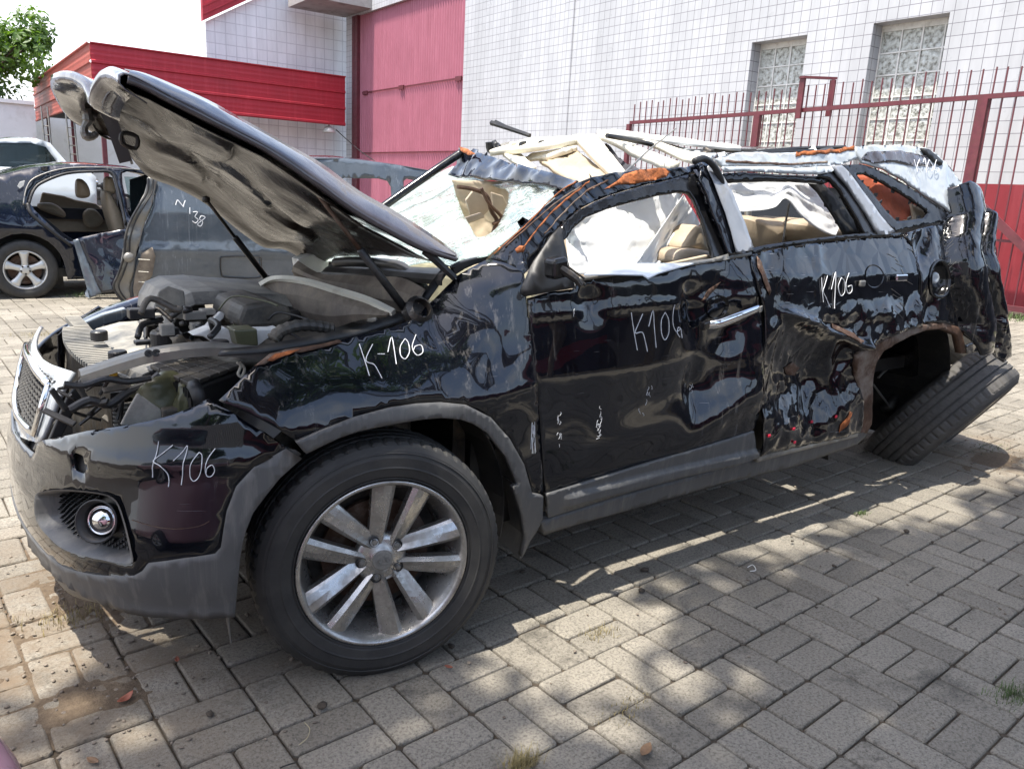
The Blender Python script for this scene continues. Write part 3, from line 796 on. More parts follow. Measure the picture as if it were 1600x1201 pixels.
# pilaster line
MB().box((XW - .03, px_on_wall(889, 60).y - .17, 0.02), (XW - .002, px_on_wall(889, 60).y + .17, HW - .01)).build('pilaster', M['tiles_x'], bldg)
for (a, b, z0, z1) in wins:
    fr = MB(); n = 4; wd = (b - a); nz = max(1, int(round((z1 - z0) / (wd / 3.55))))
    bw = wd / 3.55; xg = XW + .30
    ys = [b - .02 - i * bw for i in range(n)] + [a]
    for y in ys: fr.box((xg - .012, y - .013, z0), (xg + .05, y + .013, z1))
    zs = [z1 - .10 - i * bw * 1.0 for i in range(int((z1 - z0) / bw) + 1)]
    for i, z in enumerate(zs): fr.box((xg - .009, a, z - .013), (xg + .048, b, z + .013))
    fr.box((xg - .006, a, z1 - .1), (xg + .045, b, z1))
    w = fr.build('window', M['white_pl'], bldg)
    g = MB()
    for i in range(n):
        y1_, y0_ = ys[i], ys[i + 1]
        for k in range(len(zs)):
            zz1 = zs[k] ; zz0 = zs[k + 1] if k + 1 < len(zs) else z0
            if zz1 - zz0 < .05 or y1_ - y0_ < .04: continue
            g.box((xg + .004, y0_ + .014, zz0 + .014), (xg + .04, y1_ - .014, zz1 - .014))
    g.build('glass_blocks', M['blockglass'], w, bevel=.008)
    # recess lining of tiles, a hair proud of the wall core
    rv = MB(); rv.box((XW + .004, b - .004, z0), (XW + .30, b + .001, z1)); rv.box((XW + .004, a - .001, z0), (XW + .30, a + .004, z1)); rv.box((XW + .004, a + .006, z1 - .003), (XW + .30, b - .006, z1 + .002))
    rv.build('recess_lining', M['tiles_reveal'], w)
# red sheet-metal sliding door
door = MB(); n = int((dl - dr) / .155); rows = []
for k in range(n * 4 + 1):
    y = dr + (dl - dr) * k / (n * 4); x = XW + .12 + (.045 if (k // 2) % 2 else 0) - .05 * max(0, (y - dl + 1.2)) 
    rows.append([(x, y, z) for z in (0.02, 2.3, 4.3, DT)])
d_o = door.grid(rows).build('sliding_door', M['redsheet'], bldg, solid=.01)
sm_ = MB()
for z in (2.55, 4.78):
    sm_.box((XW + .085, dr + .1, z), (XW + .10, dl - .6, z + .05))
for y in (dr + .2, (dr + dl) / 2, dl - 1.1): sm_.box((XW + .05, y, 4.72), (XW + .10, y + .35, 4.86))
sm_.build('seam_strip', M['redbar'], d_o)
fr = MB(); fr.box((XW - .05, dl - .45, 0), (XW + .1, dl - .2, DT)); fr.box((XW - .05, dl - .16, 0), (XW + .05, dl + .02, DT)); fr.build('door_post', M['redbar'], bldg)
MB().box((XW + .42, dr - .3, 0), (XW + .5, dl + .3, HW)).build('inner_wall', M['darkroof'], bldg)
# concrete canopy slab above the door corner
q0 = atx(372, 0, 10.5)
qs = aty(478, 0, dl - 1.0)
MB().box((qs.x, dl - 1.6, qs.z), (XW - .01, YEND + .1, qs.z + .4)).build('concrete_slab', M['concreteg'], bldg)

# wall behind the canopy, facing the yard
YB = YEND + .4
wb = empty('white_tiled_wall', (9, YB, 0), 'white tiled wall rising behind the red canopy under a red eave', 'wall')
xl = aty(322, 60, YB).x; zt0 = aty(320, 34, YB).z
qe = aty(395, 0, YB); slp = (qe.z - zt0) / (qe.x - xl); zt1 = zt0 + slp * (XW + .3 - xl)
MB().prism([(xl, YB, 0), (XW + .3, YB, 0), (XW + .3, YB, zt1), (xl, YB, zt0)], (0, .4, 0)).build('tiled_face', M['tiles_y'], wb)
ev = MB(); ev.prism([(xl - .15, YB - .25, zt0 - .02), (XW - .1, YB - .25, zt1 - .15), (XW - .1, YB - .25, zt1 + 1.2), (xl - .15, YB - .25, zt0 + 1.2)], (0, .24, 0))
for z in (.16, .42): ev.prism([(xl - .16, YB - .29, zt0 + z), (XW - .12, YB - .29, zt1 - .15 + z), (XW - .12, YB - .29, zt1 - .09 + z), (xl - .16, YB - .29, zt0 + z + .06)], (0, .035, 0))
ev.build('red_eave', M['redfascia'], wb)
# red sheet canopy
YC = YEND - .9
c0 = aty(140, 68, YC); zb = aty(539, 197, YC).z; xr = aty(539, 150, YC).x
cn = empty('red_canopy', (c0.x, YC, 0), 'long low canopy with crimson corrugated sheet edge', 'canopy')
def fascia(name, p0, p1, z0, z1, mat, nrm):
    mb = MB(); N = 40; p0 = Vector(p0); p1 = Vector(p1); nrm = Vector(nrm); rows = []
    H = z1 - z0
    prof = []
    for k in range(3):
        b = k * H / 3; prof += [(b, 0), (b + .03, .05), (b + .09, .05), (b + .12, 0)]
        for q in range(1, 6): prof += [(b + .12 + q * (H / 3 - .14) / 6, .0 if q % 2 else .008)]
    prof.append((H, 0)); prof.append((H + .02, .07)); prof.append((H + .05, .07))
    for t in (0, 1):
        P = p0.lerp(p1, t); rows.append([(P + nrm * o + Vector((0, 0, z0 + z))) for z, o in prof])
    mb.grid(rows); return mb.build(name, mat, cn, solid=.02)
fascia('front_fascia', (c0.x, YC, 0), (xr, YC, 0), zb, c0.z, M['redfascia'], (0, -1, 0))
M['redfascia_lit'] = corrug('sunlit_salmon_sheet', 'Y', (.44, .10, .075), dirt=(.30, .10, .08))  # same crimson sheet, with the sun on its side painted into the colour
fascia('side_fascia', (c0.x, YC, 0), (c0.x, YC + 17, 0), zb, c0.z, M['redfascia_lit'], (-1, 0, 0))
MB().box((c0.x + .06, YC + .06, zb + .25), (xr - .06, YB - .3, zb + .4)).build('roof_deck', M['darkroof'], cn)
MB().box((c0.x + .06, YB - .28, zb + .25), (xl - .02, YC + 17, zb + .4)).build('roof_deck', M['darkroof'], cn)
for x, y in ((c0.x + .4, YC + 16), (c0.x + .4, YC + 8), (c0.x + .3, YC + .5)):
    MB().box((x - .07, y - .07, 0), (x + .07, y + .07, zb + .25)).build('post', M['redbar'], cn)
# back wall of the shed
shed = MB(); shed.box((c0.x - 1.2, YC + 18, 0), (xl + 1, YC + 18.3, zb + .6))
tag(shed.build('shed_wall', M['concrete']), 'plain pale wall at the back of the open shed under the canopy', 'wall')
# boundary wall on the left
bz = atx(0, 160, -1).z
pA = aty(-60, 160, YC + 8); pB = aty(62, 163, YC + 8)
bw = MB(); bw.box((-22, YC + 9, 0), (pB.x - .1, YC + 9.3, pB.z)); bw.box((-22, YC + 8.9, pB.z), (pB.x - .1, YC + 9.4, pB.z + .15))
tag(bw.build('boundary_wall', M['concrete']), 'high whitewashed boundary wall at the left below the green tree', 'wall')
# lamp under the canopy corner
lp = aty(514, 206, YC + .25)
lm = empty('wall_lamp', lp, 'white bell shaped lamp hanging below the right end of the red canopy', 'lamp')
prof = [(.02, .25), (.06, .25), (.12, .22), (.24, .10), (.30, -.04), (.28, -.04), (.22, .08), (.10, .19), (.0, .2)]
MB().lathe([(r * .85, z * .85) for r, z in prof], 24, Matrix.Translation(lp)).build('lamp_shade', M['white_pl'], lm, smooth=True)
MB().tube([lp + Vector((0, 0, .18)), lp + Vector((0, 0, .55)), lp + Vector((.25, .1, .75))], .025, 6).build('lamp_arm', M['steel'], lm)
a = lp + Vector((.3, 0, .1)); b = atx(692, 272, XW - .3)
tag(MB().tube([a.lerp(b, t) - Vector((0, 0, .55 * math.sin(math.pi * t))) for t in np.linspace(0, 1, 20)], .018, 5).build('cable', M['plastic']), 'thin black cable sagging across the pink sliding door', 'cable')

# ================================================================== STEEL FENCE
XF = 12.05
rz = lambda y: atx(985, 192, XF).z + (atx(1600, 147, XF).z - atx(985, 192, XF).z) * (y - atx(985, 192, XF).y) / (atx(1600, 147, XF).y - atx(985, 192, XF).y)
yL = atx(985, 192, XF).y; yR = .8
fence = empty('steel_bar_fence', (XF, 5, 0), 'red steel fence of upright bars standing before the tiled building', 'fence')
mb = MB(); mb.obox(((XF), (yL + yR) / 2, (rz(yL) + rz(yR)) / 2), (.03, 0, 0), (0, (yL - yR) / 2, (rz(yL) - rz(yR)) / 2), (0, 0, .035)); mb.build('top_rail', M['redbar'], fence)
mb = MB(); mb.box((XF - .03, yR, .06), (XF + .03, yL, .14)); mb.build('bottom_rail', M['redbar'], fence)
zm = atx(1590, 378, XF).z
mb = MB(); mb.box((XF - .014, yR, zm - .02), (XF + .014, yL, zm + .02)); mb.build('middle_rail', M['redbar'], fence)
step_ = (atx(1379, 170, XF).y - atx(1536, 160, XF).y) / 9.0
y = yL - .08; k = 0; proto = None
while y > yR:
    if proto is None or (abs(y - 3) < 60):
        h = rz(y) + .42 + random.uniform(-.03, .03)
        if proto is None:
            proto = MB().box((-.009, -.009, 0), (.009, .009, 1)).build('bar', M['redbar'], fence); proto.location = (0, 0, 0)
            b_ = proto
        else:
            b_ = proto.copy(); COL.objects.link(b_)
        b_.location = (XF + .02, y, .05); b_.scale = (1, 1, h - .05); b_.rotation_euler = (random.uniform(-.004, .004), 0, 0)
        k += 1
        if k >= 99: break
    y -= step_
def post(u, v, w=.07):
    y = atx(u, v, XF).y
    MB().box((XF - .045, y - w, 0), (XF + .045, y + w, rz(y) - .03)).build('post', M['redbar'], fence)
post(983, 200, .05); post(1182, 200); post(1537, 160)
py = atx(1537, 160, XF).y
br_ = MB(); p0 = Vector((XF - .05, py - .05, 1.75)); p1 = Vector((XF - .05, py - 1.9, .25)); d = (p1 - p0)
br_.obox((p0 + p1) / 2, d / 2, (0.012, 0, 0), Vector((0, d.z, -d.y)).normalized() * .06); br_.build('brace', M['redbar'], fence)
# little square frame on the rail
fy0 = atx(1250, 150, XF - .1).y; fy1 = atx(1279, 150, XF - .1).y; zt = atx(1255, 122, XF - .1).z
fm = MB(); fm.box((XF - .1, fy0 - .05, rz(fy0) - .15), (XF - .05, fy0 + .05, zt)); fm.box((XF + .25, fy1 - .05, rz(fy1) - .1), (XF + .30, fy1 + .05, zt - .02)); fm.obox((XF + .1, (fy0 + fy1) / 2, zt + .012), (.22, (fy1 - fy0) / 2, 0), (0, .05, 0), (0, 0, .02))
fm.build('square_frame', M['redbar'], fence)
# strip of grass at the foot of the fence
gs = bmesh.new(); rnd = random.Random(5)
for i in range(5200):
    b = Vector((rnd.uniform(XF - .85, XF + .1), rnd.uniform(-3.5, 5.5), -.01)); l = rnd.uniform(.03, .09); a = rnd.uniform(0, 6.3); d = Vector((math.cos(a), math.sin(a), 0)) * l * .5; s = Vector((-d.y, d.x, 0)).normalized() * .006
    v = [gs.verts.new(b - s), gs.verts.new(b + s), gs.verts.new(b + d + Vector((0, 0, l)))]; gs.faces.new(v)
me = bpy.data.meshes.new('grass'); gs.to_mesh(me); gs.free()
tag(link('grass', me, M['weed']), 'strip of green grass along the foot of the red fence', 'grass', kind='stuff')

# ================================================================== TREES
def leafmat(name, a, b):
    t = NT(name); t.set('Base Color', t.ramp(t.noise(3, 4, .7), [(.3, a), (.7, b)])); t.set('Roughness', .5)
    out = t.t.nodes['Material Output']; tl = t.n('ShaderNodeBsdfTranslucent'); tl.inputs['Color'].default_value = (b[0] * 2, b[1] * 2.2, b[2], 1)
    m = t.n('ShaderNodeMixShader'); m.inputs[0].default_value = .3; t.l(t.b.outputs[0], m.inputs[1]); t.l(tl.outputs[0], m.inputs[2]); t.l(m.outputs[0], out.inputs['Surface']); return t.m
M['leaf'] = leafmat('green_leaf', (.035, .075, .012), (.10, .17, .03))
M['bark'] = simple('grey_bark', (.12, .09, .065), .9, var=.4, scale=10, bump=.8, bscale=25)
def tree(name, base, trunk_h, crown_c, crown_r, nclump, leaves, ls, label, seed, flat=1., cr=.55):
    rnd = random.Random(seed); base = Vector(base); cc = Vector(crown_c)
    root = empty(name, base, label, 'tree')
    tb = MB(); top = base + Vector((0, 0, trunk_h)); 
    tb.tube(smooth_curve([base, base.lerp(top, .5) + Vector((.12, .05, 0)), top, top.lerp(cc, .6)], 4), [.22 - .012 * i for i in range(13)], 9)
    cl = []
    for i in range(nclump):
        d = Vector((rnd.gauss(0, 1), rnd.gauss(0, 1), rnd.gauss(0, 1) * flat)).normalized() * rnd.uniform(.25, 1) ** .6
        c = cc + Vector((d.x * crown_r[0], d.y * crown_r[1], d.z * crown_r[2])); cl.append((c, rnd.uniform(.5, 1) * cr))
        if i % 2 == 0: tb.tube(smooth_curve([top, top.lerp(c, .5) + Vector((rnd.uniform(-.2, .2), rnd.uniform(-.2, .2), .2)), c], 3), [.09, .08, .07, .05, .04, .03, .015], 6)
    tb.build('trunk', M['bark'], root, smooth=True)
    V = []; F = []
    for c, r in cl:
        for k in range(leaves):
            d = Vector((rnd.gauss(0, 1), rnd.gauss(0, 1), rnd.gauss(0, 1))).normalized() * r * rnd.uniform(.15, 1) ** .5
            p = c + d; n = (d + Vector((rnd.uniform(-1, 1), rnd.uniform(-1, 1), rnd.uniform(-.2, 1.2))) * r * .8).normalized()
            a = n.orthogonal().normalized(); a = Matrix.Rotation(rnd.uniform(0, 6.3), 3, n) @ a; b = n.cross(a); s = ls * rnd.uniform(.6, 1.2)
            i0 = len(V); V += [p - a * s, p - b * s * .45 + n * s * .1, p + a * s, p + b * s * .45 + n * s * .1]; F.append((i0, i0 + 1, i0 + 2, i0 + 3))
    me = bpy.data.meshes.new('crown'); me.from_pydata([tuple(v) for v in V], [], F)
    link('crown', me, M['leaf'], root); return root
tc = aty(8, 105, YC + 13)
tree('leafy_tree', (tc.x - 2, YC + 13, 0), 3.5, (tc.x - 2.4, YC + 13, tc.z + .6), (4.0, 3., 3.4), 46, 330, .17, 'bright green leafy tree rising above the white boundary wall', 11, cr=1.25)
# shade tree that stands behind the photographer: it throws the dappled shade on the paving
tree('shade_tree', (1.0, -6.4, 0), 3.4, (-.9, -1.85, 9.0), (3.8, 1.35, 1.0), 64, 380, .10, 'broad leafy shade tree standing beside the paved yard', 21, flat=.6, cr=.75)
tree('shade_tree', (7.6, -5.8, 0), 3.4, (3.2, -2.0, 9.2), (1.6, 1.3, 1.2), 18, 330, .10, 'second shade tree standing beside the paved yard near the fence', 22, flat=.6, cr=.8)

tree('shade_tree', (-5.5, -4.5, 0), 5.0, (-3.5, -.45, 9.0), (1.2, .9, .8), 12, 330, .10, 'thin shade tree leaning over the front of the wreck', 29, flat=.6, cr=.7)
tree('shade_tree', (-8.5, -9.5, 0), 3.2, (-8.5, -8.4, 6.0), (5.0, 2.6, 1.3), 40, 300, .16, 'unseen wide tree added to darken the yard mirrored in the lacquer', 25, flat=.6, cr=1.1)  # added out of view; keeps ground reflections in the lacquer dark
tree('shade_tree', (9, -10.5, 0), 7.0, (7.0, -7.4, 11.5), (6.0, 3.2, 1.2), 48, 280, .18, 'unseen tall tree added to shade the ground mirrored in the doors', 31, flat=.6, cr=1.1)  # added high crown: shades the mirrored ground, stays out of the door reflections
# ================================================================== the side of the yard behind the camera (seen in the lacquer)
opp = empty('workshop', (2, -16, 0), 'workshop with a red sheet fascia across the yard', 'building')
MB().box((-14, -16.5, 0), (16, -16.2, 3.6)).build('wall', M['greyfab'], opp)
o_ = MB(); o_.box((-14, -13.6, 2.7), (16, -13.5, 3.45)); o_.build('fascia', M['redwall'], opp)
MB().box((-14, -13.5, .9), (16, -13.42, 1.5)).build('red_guard_rail', M['redwall'], opp)
MB().box((-14, -16.2, 3.2), (16, -13.61, 3.35)).build('roof_deck', M['darkroof'], opp)
for i, x in enumerate((-12, -7.5, -3, 1.5, 6, 10.5)):
    mb = MB(); n = 28
    rows = [[(x + k * 3.6 / n, -16.12 + (.05 if k % 2 else 0), z) for z in (0.02, 2.8)] for k in range(n + 1)]
    mb.grid(rows).build('roller_door', M['darkroof'], opp)
nb = empty('dark_reflection_shed', (14, -6, 0), 'unseen low shed added so the rear body side mirrors black', 'building')  # added out of view for black reflections along the rear side
MB().box((13.2, -17, 0), (13.6, .6, 3.2)).build('wall', M['greyfab'], nb); MB().box((12.6, -17, 3.2), (14.5, .6, 3.35)).build('roof', M['darkroof'], nb)
# corrugated white gate on the near left, mirrored in the bumper corner
gt = MB(); n = 60; rows = []
for k in range(n + 1):
    f_ = k / n; rows.append([(-5.2 + 3.2 * f_, -2.6 - 4.2 * f_ + (.05 if k % 2 else 0), z) for z in (.03, 2.6)])
M['gatesheet'] = simple('white_corrugated_sheet', (.62, .60, .55), .5, var=.1)
tag(gt.grid(rows).build('corrugated_gate', M['gatesheet'], solid=.02), 'white corrugated sheet gate standing at the side of the yard', 'gate')

# ================================================================== THE WRECKED SUV
car = empty('wrecked_suv', (1.4, .9, 0), 'wrecked black suv with raised buckled hood and crushed side, marked K106', 'car')
SIDE = Side(); FRONT = Front()
def bz_(u, v, y): return aty(u, v, y)

# ---- dark inner structure, so that no gap shows through
inn = MB()
inn.prism([(.50, .16, .36), (2.35, .12, .36), (2.45, .12, .95), (2.72, .12, 1.0), (2.72, .12, 1.2), (.80, .12, 1.02), (.52, .14, .95)], (0, .04, 0))
inn.box((.45, .16, .30), (2.4, 1.72, .40)); inn.box((.44, .2, .35), (.50, 1.7, 1.0)); inn.box((2.3, .5, .35), (2.36, 1.72, .9))
inn.prism([(.50, 1.74, .36), (2.35, 1.78, .36), (2.45, 1.78, .95), (3.9, 1.78, .8), (3.9, 1.78, 1.1), (.50, 1.72, 1.05)], (0, .04, 0))
inn.box((2.36, .35, .55), (3.85, 1.7, .62))
inn.build('floor_pan', M['plastic'], car)
# wheel wells
def well(cx, cz, r, y0, y1, a0, a1, name='wheel_well'):
    mb = MB(); rows = []
    for i in range(25):
        a = rad(a0 + (a1 - a0) * i / 24); rows.append([(cx + r * math.cos(a), y, cz + r * math.sin(a)) for y in (y0, (y0 + y1) / 2, y1)])
    mb.grid(rows)
    ring = [mb.bm.verts.new((cx + r * math.cos(rad(a0 + (a1 - a0) * i / 24)), y1, cz + r * math.sin(rad(a0 + (a1 - a0) * i / 24)))) for i in range(25)]
    mb.bm.faces.new(ring)
    return mb.build(name, M['plastic'], car, smooth=False, solid=.004)
well(0.02, .40, .47, .06, .62, -12, 192)
well(3.05, .42, .58, .12, .80, -30, 200)

# ---- front fender
def d_fender(x, z):
    return (.012 * fbm(x * 2.2, z * 3.1, .3, 3) * sstep(.4, .9, z) + .0015 * ridge(x * 5, z * 6, 2.) * sstep(.62, .9, z)
            + dent(x, z, .42, .93, .10, .05, -.014, .9) + dent(x, z, -.3, .80, .09, .05, .010, .4) + .006 * math.exp(-((z - .80 - .05 * x) / .018) ** 2))
fender_px = [(342, 625), (368, 601), (395, 574), (430, 556), (463, 547), (507, 538), (560, 524), (610, 512), (652, 497), (660, 486), (686, 460), (715, 431), (740, 417), (764, 405), (792, 412), (818, 424), (821, 440), (822, 464),
             (827, 505), (833, 550), (838, 600), (843, 660), (847, 730), (849, 772), (833, 773), (819, 724), (797, 685), (767, 651), (728, 631), (689, 627), (650, 629), (610, 635), (555, 650), (503, 672), (466, 690), (430, 668), (395, 648)]
fender = panel('front_fender', fender_px, SIDE, M['paint'], car, step=.02, disp=d_fender, flange=.006)
rs = [(404, 570), (430, 552), (463, 546), (507, 535), (530, 530), (470, 541), (440, 551), (428, 562), (415, 566)]
panel('rust_patch', [(396, 574), (420, 555), (445, 548), (470, 544), (505, 538), (528, 532), (534, 536), (500, 545), (470, 552), (455, 552), (440, 560), (425, 563), (412, 571)], SIDE, M['rustsoft'], fender, step=.012, th=.002, disp=lambda x, z: d_fender(x, z) + .004 + .003 * ridge(x * 30, z * 30), flange=0)
panel('rust_patch', [(415, 566), (428, 556), (450, 551), (468, 548), (452, 556), (436, 561), (424, 568)], SIDE, M['rust'], fender, step=.012, th=.002, disp=lambda x, z: d_fender(x, z) + .008 + .003 * ridge(x * 30, z * 30), flange=0)
strokes('marking', [[(561, 538), (569, 562), (576, 588)], [(582, 538), (571, 563), (584, 570), (590, 580), (596, 592)], [(590, 553), (601, 553)], [(606, 550), (612, 527), (619, 569)],
    [(632, 530), (625, 542), (626, 556), (633, 561), (639, 550), (637, 536), (632, 530)], [(649, 524), (643, 543), (650, 556), (659, 552), (657, 541), (648, 542), (645, 548)]], SIDE, M['chalk'], fender, w=.0015, disp=d_fender)
# scratched flash on the rear edge of the fender
sc_l = []
rnd = random.Random(4)
for i in range(16):
    x = 833 + rnd.uniform(-3, 3); y = rnd.uniform(655, 700); sc_l.append([(x, y), (x + rnd.uniform(-2, 2), y + rnd.uniform(8, 28))])
strokes('scratches', sc_l, SIDE, M['chalk'], fender, w=.0009, off=.0015, disp=d_fender)

# ---- wheel arch cladding on the fender
arch_px = [(464, 691), (503, 673), (555, 651), (610, 636), (650, 630), (689, 628), (728, 632), (767, 652), (797, 686), (819, 725), (832, 772), (849, 775), (848, 811), (838, 832), (828, 846), (819, 866), (815, 870), (821, 841), (815, 802), (802, 760), (810, 757), (793, 716), (763, 677), (740, 662), (719, 655), (690, 653), (663, 655), (630, 660), (598, 666), (560, 674), (533, 683), (505, 696), (479, 709)]
ARCH = Side(-.022)
panel('arch_cladding', arch_px, ARCH, M['clad'], car, step=.014, th=.012, flange=.02)
# mud flap
mf = MB(); P = [bz_(u, v, .05) for u, v in ((806, 758), (818, 765), (826, 800), (829, 846), (816, 872), (811, 872), (822, 838), (817, 802))]
mf.prism(P, (0.02, .17, 0)); mf.build('mud_flap', M['clad'], car, bevel=.003)

# ---- front bumper (painted skin), laid round the whole nose
def mirror(poly): return poly + [(FRONT.L - a, b) for a, b in poly[::-1]]
bt = [(447, 699), (400, 668), (360, 642), (326, 623), (300, 636), (270, 648), (240, 656), (210, 662), (172, 668), (135, 673), (100, 681), (72, 688), (60, 695)]
bb = [(27, 806), (45, 836), (69, 866), (99, 888), (150, 900), (208, 901), (222, 893), (231, 881), (284, 874), (336, 867), (345, 857), (349, 830), (354, 800), (369, 761), (399, 728), (447, 702)]
top = [FRONT.hit(*p) for p in bt]; bot = [FRONT.hit(*p) for p in bb]
a_nose = top[-1][0]; z_nose = top[-1][1]
half = bot[1:] + top                                    # from the lower nose edge, back along the bottom, up, and forward along the top
zb_n = bot[0][1]
top_r = [(FRONT.L - a, b) for a, b in top]; bot_r = [(FRONT.L - a, b) for a, b in bot[1:]]
mid = FRONT.L / 2
bumper_poly = top + [(a_nose + .02, z_nose - .03), (mid, z_nose - .05), (FRONT.L - a_nose - .02, z_nose - .03)] + top_r[::-1] + bot_r[::-1] + [(mid, bot[1][1])] + bot[1:][:1] + bot[2:]
def d_bump(a, z):
    return .004 * fbm(a * 2, z * 3, 2, 3) + .012 * math.exp(-((z - .70 - .02 * math.sin(a * 4)) / .02) ** 2) * sstep(.25, .5, a) + dent(a, z, .33, .45, .10, .02, -.004, .1)
fog_hole = [(60, 780), (68, 771), (100, 767), (150, 771), (176, 779), (189, 800), (204, 860), (202, 876), (170, 872), (110, 858), (82, 838), (62, 812)]
tow_hole = [(116, 712), (120, 709), (132, 709), (136, 713), (137, 730), (133, 737), (119, 737), (115, 732)]
fh = [FRONT.hit(*p) for p in dense([tuple(p) for p in smooth_curve(fog_hole, 3, True)], 9)]
tc_ = FRONT.hit(126.5, 723); th_ = [(tc_[0] + math.copysign(abs(math.cos(t)) ** .5, math.cos(t)) * .030, tc_[1] + math.copysign(abs(math.sin(t)) ** .5, math.sin(t)) * .024) for t in np.linspace(0, 2 * math.pi, 28, endpoint=False)]
bumper = panel('front_bumper', bumper_poly, FRONT, M['paint'], car, holes=[fh, th_, [(FRONT.L - a, b) for a, b in fh]], step=.022, disp=d_bump, raw=True, cur_h=False)
# tow cover recess
bm = cdt_mesh(Front(-.014), [FRONT.hit(*p) for p in dense([(110, 704), (142, 704), (142, 742), (110, 742)], 8)], step=.03); frombm('tow_recess', bm, M['plastic'], bumper)
strokes('marking', [[(249, 689), (246, 712), (240, 745)], [(271, 695), (258, 706), (244, 719), (254, 726), (263, 738), (265, 750), (264, 760)], [(274, 719), (286, 706), (294, 696), (290, 722), (284, 757)],
    [(312, 706), (302, 722), (298, 742), (303, 751), (311, 745), (317, 728), (317, 711), (312, 706)], [(337, 700), (327, 714), (322, 732), (324, 743), (331, 743), (336, 734), (333, 725), (325, 730), (323, 738)]], FRONT, M['chalk'], bumper, w=.0013, disp=d_bump)
strokes('scratches', [[(206, 812), (240, 822), (275, 826), (310, 822), (327, 814)]], FRONT, M['rustsoft'], bumper, w=.0010, off=.001, disp=d_bump)

# lower cladding round the nose
cl_t = [(472, 716), (447, 701), (399, 727), (369, 760), (354, 799), (349, 829), (345, 856), (336, 866), (284, 873), (231, 880), (222, 892), (208, 900), (150, 899), (99, 887), (69, 865), (45, 835), (27, 805)]
cl_b = [(30, 832), (45, 869), (66, 896), (99, 920), (150, 941), (210, 954), (255, 959), (300, 961), (340, 961), (367, 960), (371, 915), (375, 875), (379, 850), (384, 830), (396, 800), (414, 776), (438, 746)]
LOWF = Front(.004)
ct = [LOWF.hit(*p) for p in cl_t]; cb_ = [LOWF.hit(*p) for p in cl_b]
zl_t = ct[-1][1]; zl_b = cb_[1][1]
lowpoly = ct + [(mid, zl_t)] + [(FRONT.L - a, b) for a, b in ct[::-1]] + [(FRONT.L - a, b) for a, b in cb_[::-1]] + [(mid, cb_[0][1] - .05)] + cb_
panel('lower_cladding', lowpoly, LOWF, M['clad'], bumper, step=.022, th=.012, raw=True, disp=lambda a, z: .003 * fbm(a * 3, z * 4, 5, 2) + (.012 * math.exp(-((z - .30) / .012) ** 2)), flange=.03)
MB().tube([bz_(354, 955, .1), bz_(357, 975, .1), bz_(361, 1005, .1)], [.006, .004, .002], 6).build('broken_bracket', M['steel'], car)
# fog lamp pocket: bezel, honeycomb, lamp
FIN = Front(-.055)
bz = MB(); out_ = [FRONT.P(*p) + FRONT.N(*p) * .003 for p in fh]
c2 = np.mean(np.array(fh), axis=0); inr = [FIN.P(*(np.array(p) * .84 + c2 * .16)) for p in fh]
outo = [FRONT.P(*(np.array(p) * 1.05 - c2 * .05)) + FRONT.N(*p) * .006 for p in fh]
bz.grid([outo + outo[:1], out_ + out_[:1], inr + inr[:1]]); bezel = bz.build('fog_bezel', M['clad'], bumper, smooth=True)
lc = FRONT.hit(148, 815)
inner_poly = [tuple(np.array(p) * .88 + c2 * .12) for p in fh]
bm = cdt_mesh(FIN, inner_poly, step=.03); frombm('mesh_back', bm, M['plastic'], bezel)
hx = MB(); A0 = min(p[0] for p in inner_poly); A1 = max(p[0] for p in inner_poly); B0 = min(p[1] for p in inner_poly); B1 = max(p[1] for p in inner_poly)
r_l = .055
j = 0; b = B0
while b < B1:
    a = A0 + (.011 if j % 2 else 0)
    while a < A1:
        if inpoly((a, b), inner_poly) and math.hypot(a - lc[0], b - lc[1]) > r_l + .01:
            p = FIN.P(a, b); n = FIN.N(a, b); da = (FIN.P(a + .01, b) - p).normalized()
            hx.bm.faces.new([hx.bm.verts.new(q) for q in (p + da * .0105 + n * .004, p + Vector((0, 0, .0065)) + n * .004, p - da * .0105 + n * .020, p - Vector((0, 0, .0065)) + n * .004)])
        a += .022
    b += .0075; j += 1
hx.build('honeycomb', M['clad'], bezel, solid=.002)
pL = FRONT.P(*lc); nL = FRONT.N(*lc); nL = (nL + Vector((.25, -.2, 0))).normalized()
mL = Matrix.Translation(pL - nL * .05) @ nL.to_track_quat('Z', 'Y').to_matrix().to_4x4()
MB().lathe([(.058, .045), (.054, .048), (.046, .02), (.042, -.02), (.0, -.02)], 32, mL).build('lamp_tube', M['plastic'], bezel, smooth=True)
fogl = MB().lathe([(.040, -.01), (.040, .018), (.037, .022), (.034, .016)], 32, mL).build('fog_lamp', M['chrome'], bumper, smooth=True)
MB().lathe([(.0345, .018), (.03, .027), (.018, .034), (.001, .036)], 32, mL).build('lamp_lens', M['chrome'], fogl, smooth=True)

# ---- nose panel with grille
gl_t = [(116, 574), (90, 576), (60, 570), (45, 568)]
NOSE = Front(-.01)
nl = [NOSE.hit(*p) for p in ((60, 691), (67, 682), (82, 645), (97, 608), (113, 580), (97, 575), (78, 568), (64, 559))]
s0 = nl[0][0]; zt_n = nl[-1][1]
npoly = nl + [(mid, zt_n)] + [(FRONT.L - a, b) for a, b in nl[::-1]] + [(mid, nl[0][1] - .06)]
gl_ = [NOSE.hit(81, 602), NOSE.hit(69, 640), NOSE.hit(58, 678)]; ga = gl_[0][0]
gh = gl_ + [(mid, gl_[-1][1] - .015)] + [(FRONT.L - a, b) for a, b in gl_[::-1]] + [(mid, gl_[0][1] + .01)]
nose = panel('nose_panel', npoly, NOSE, M['silver_and_glare'], car, holes=[gh], raw=True, cur_h=False, step=.025, th=.006)  # black paint in truth; silver paints in its bright grazing reflection
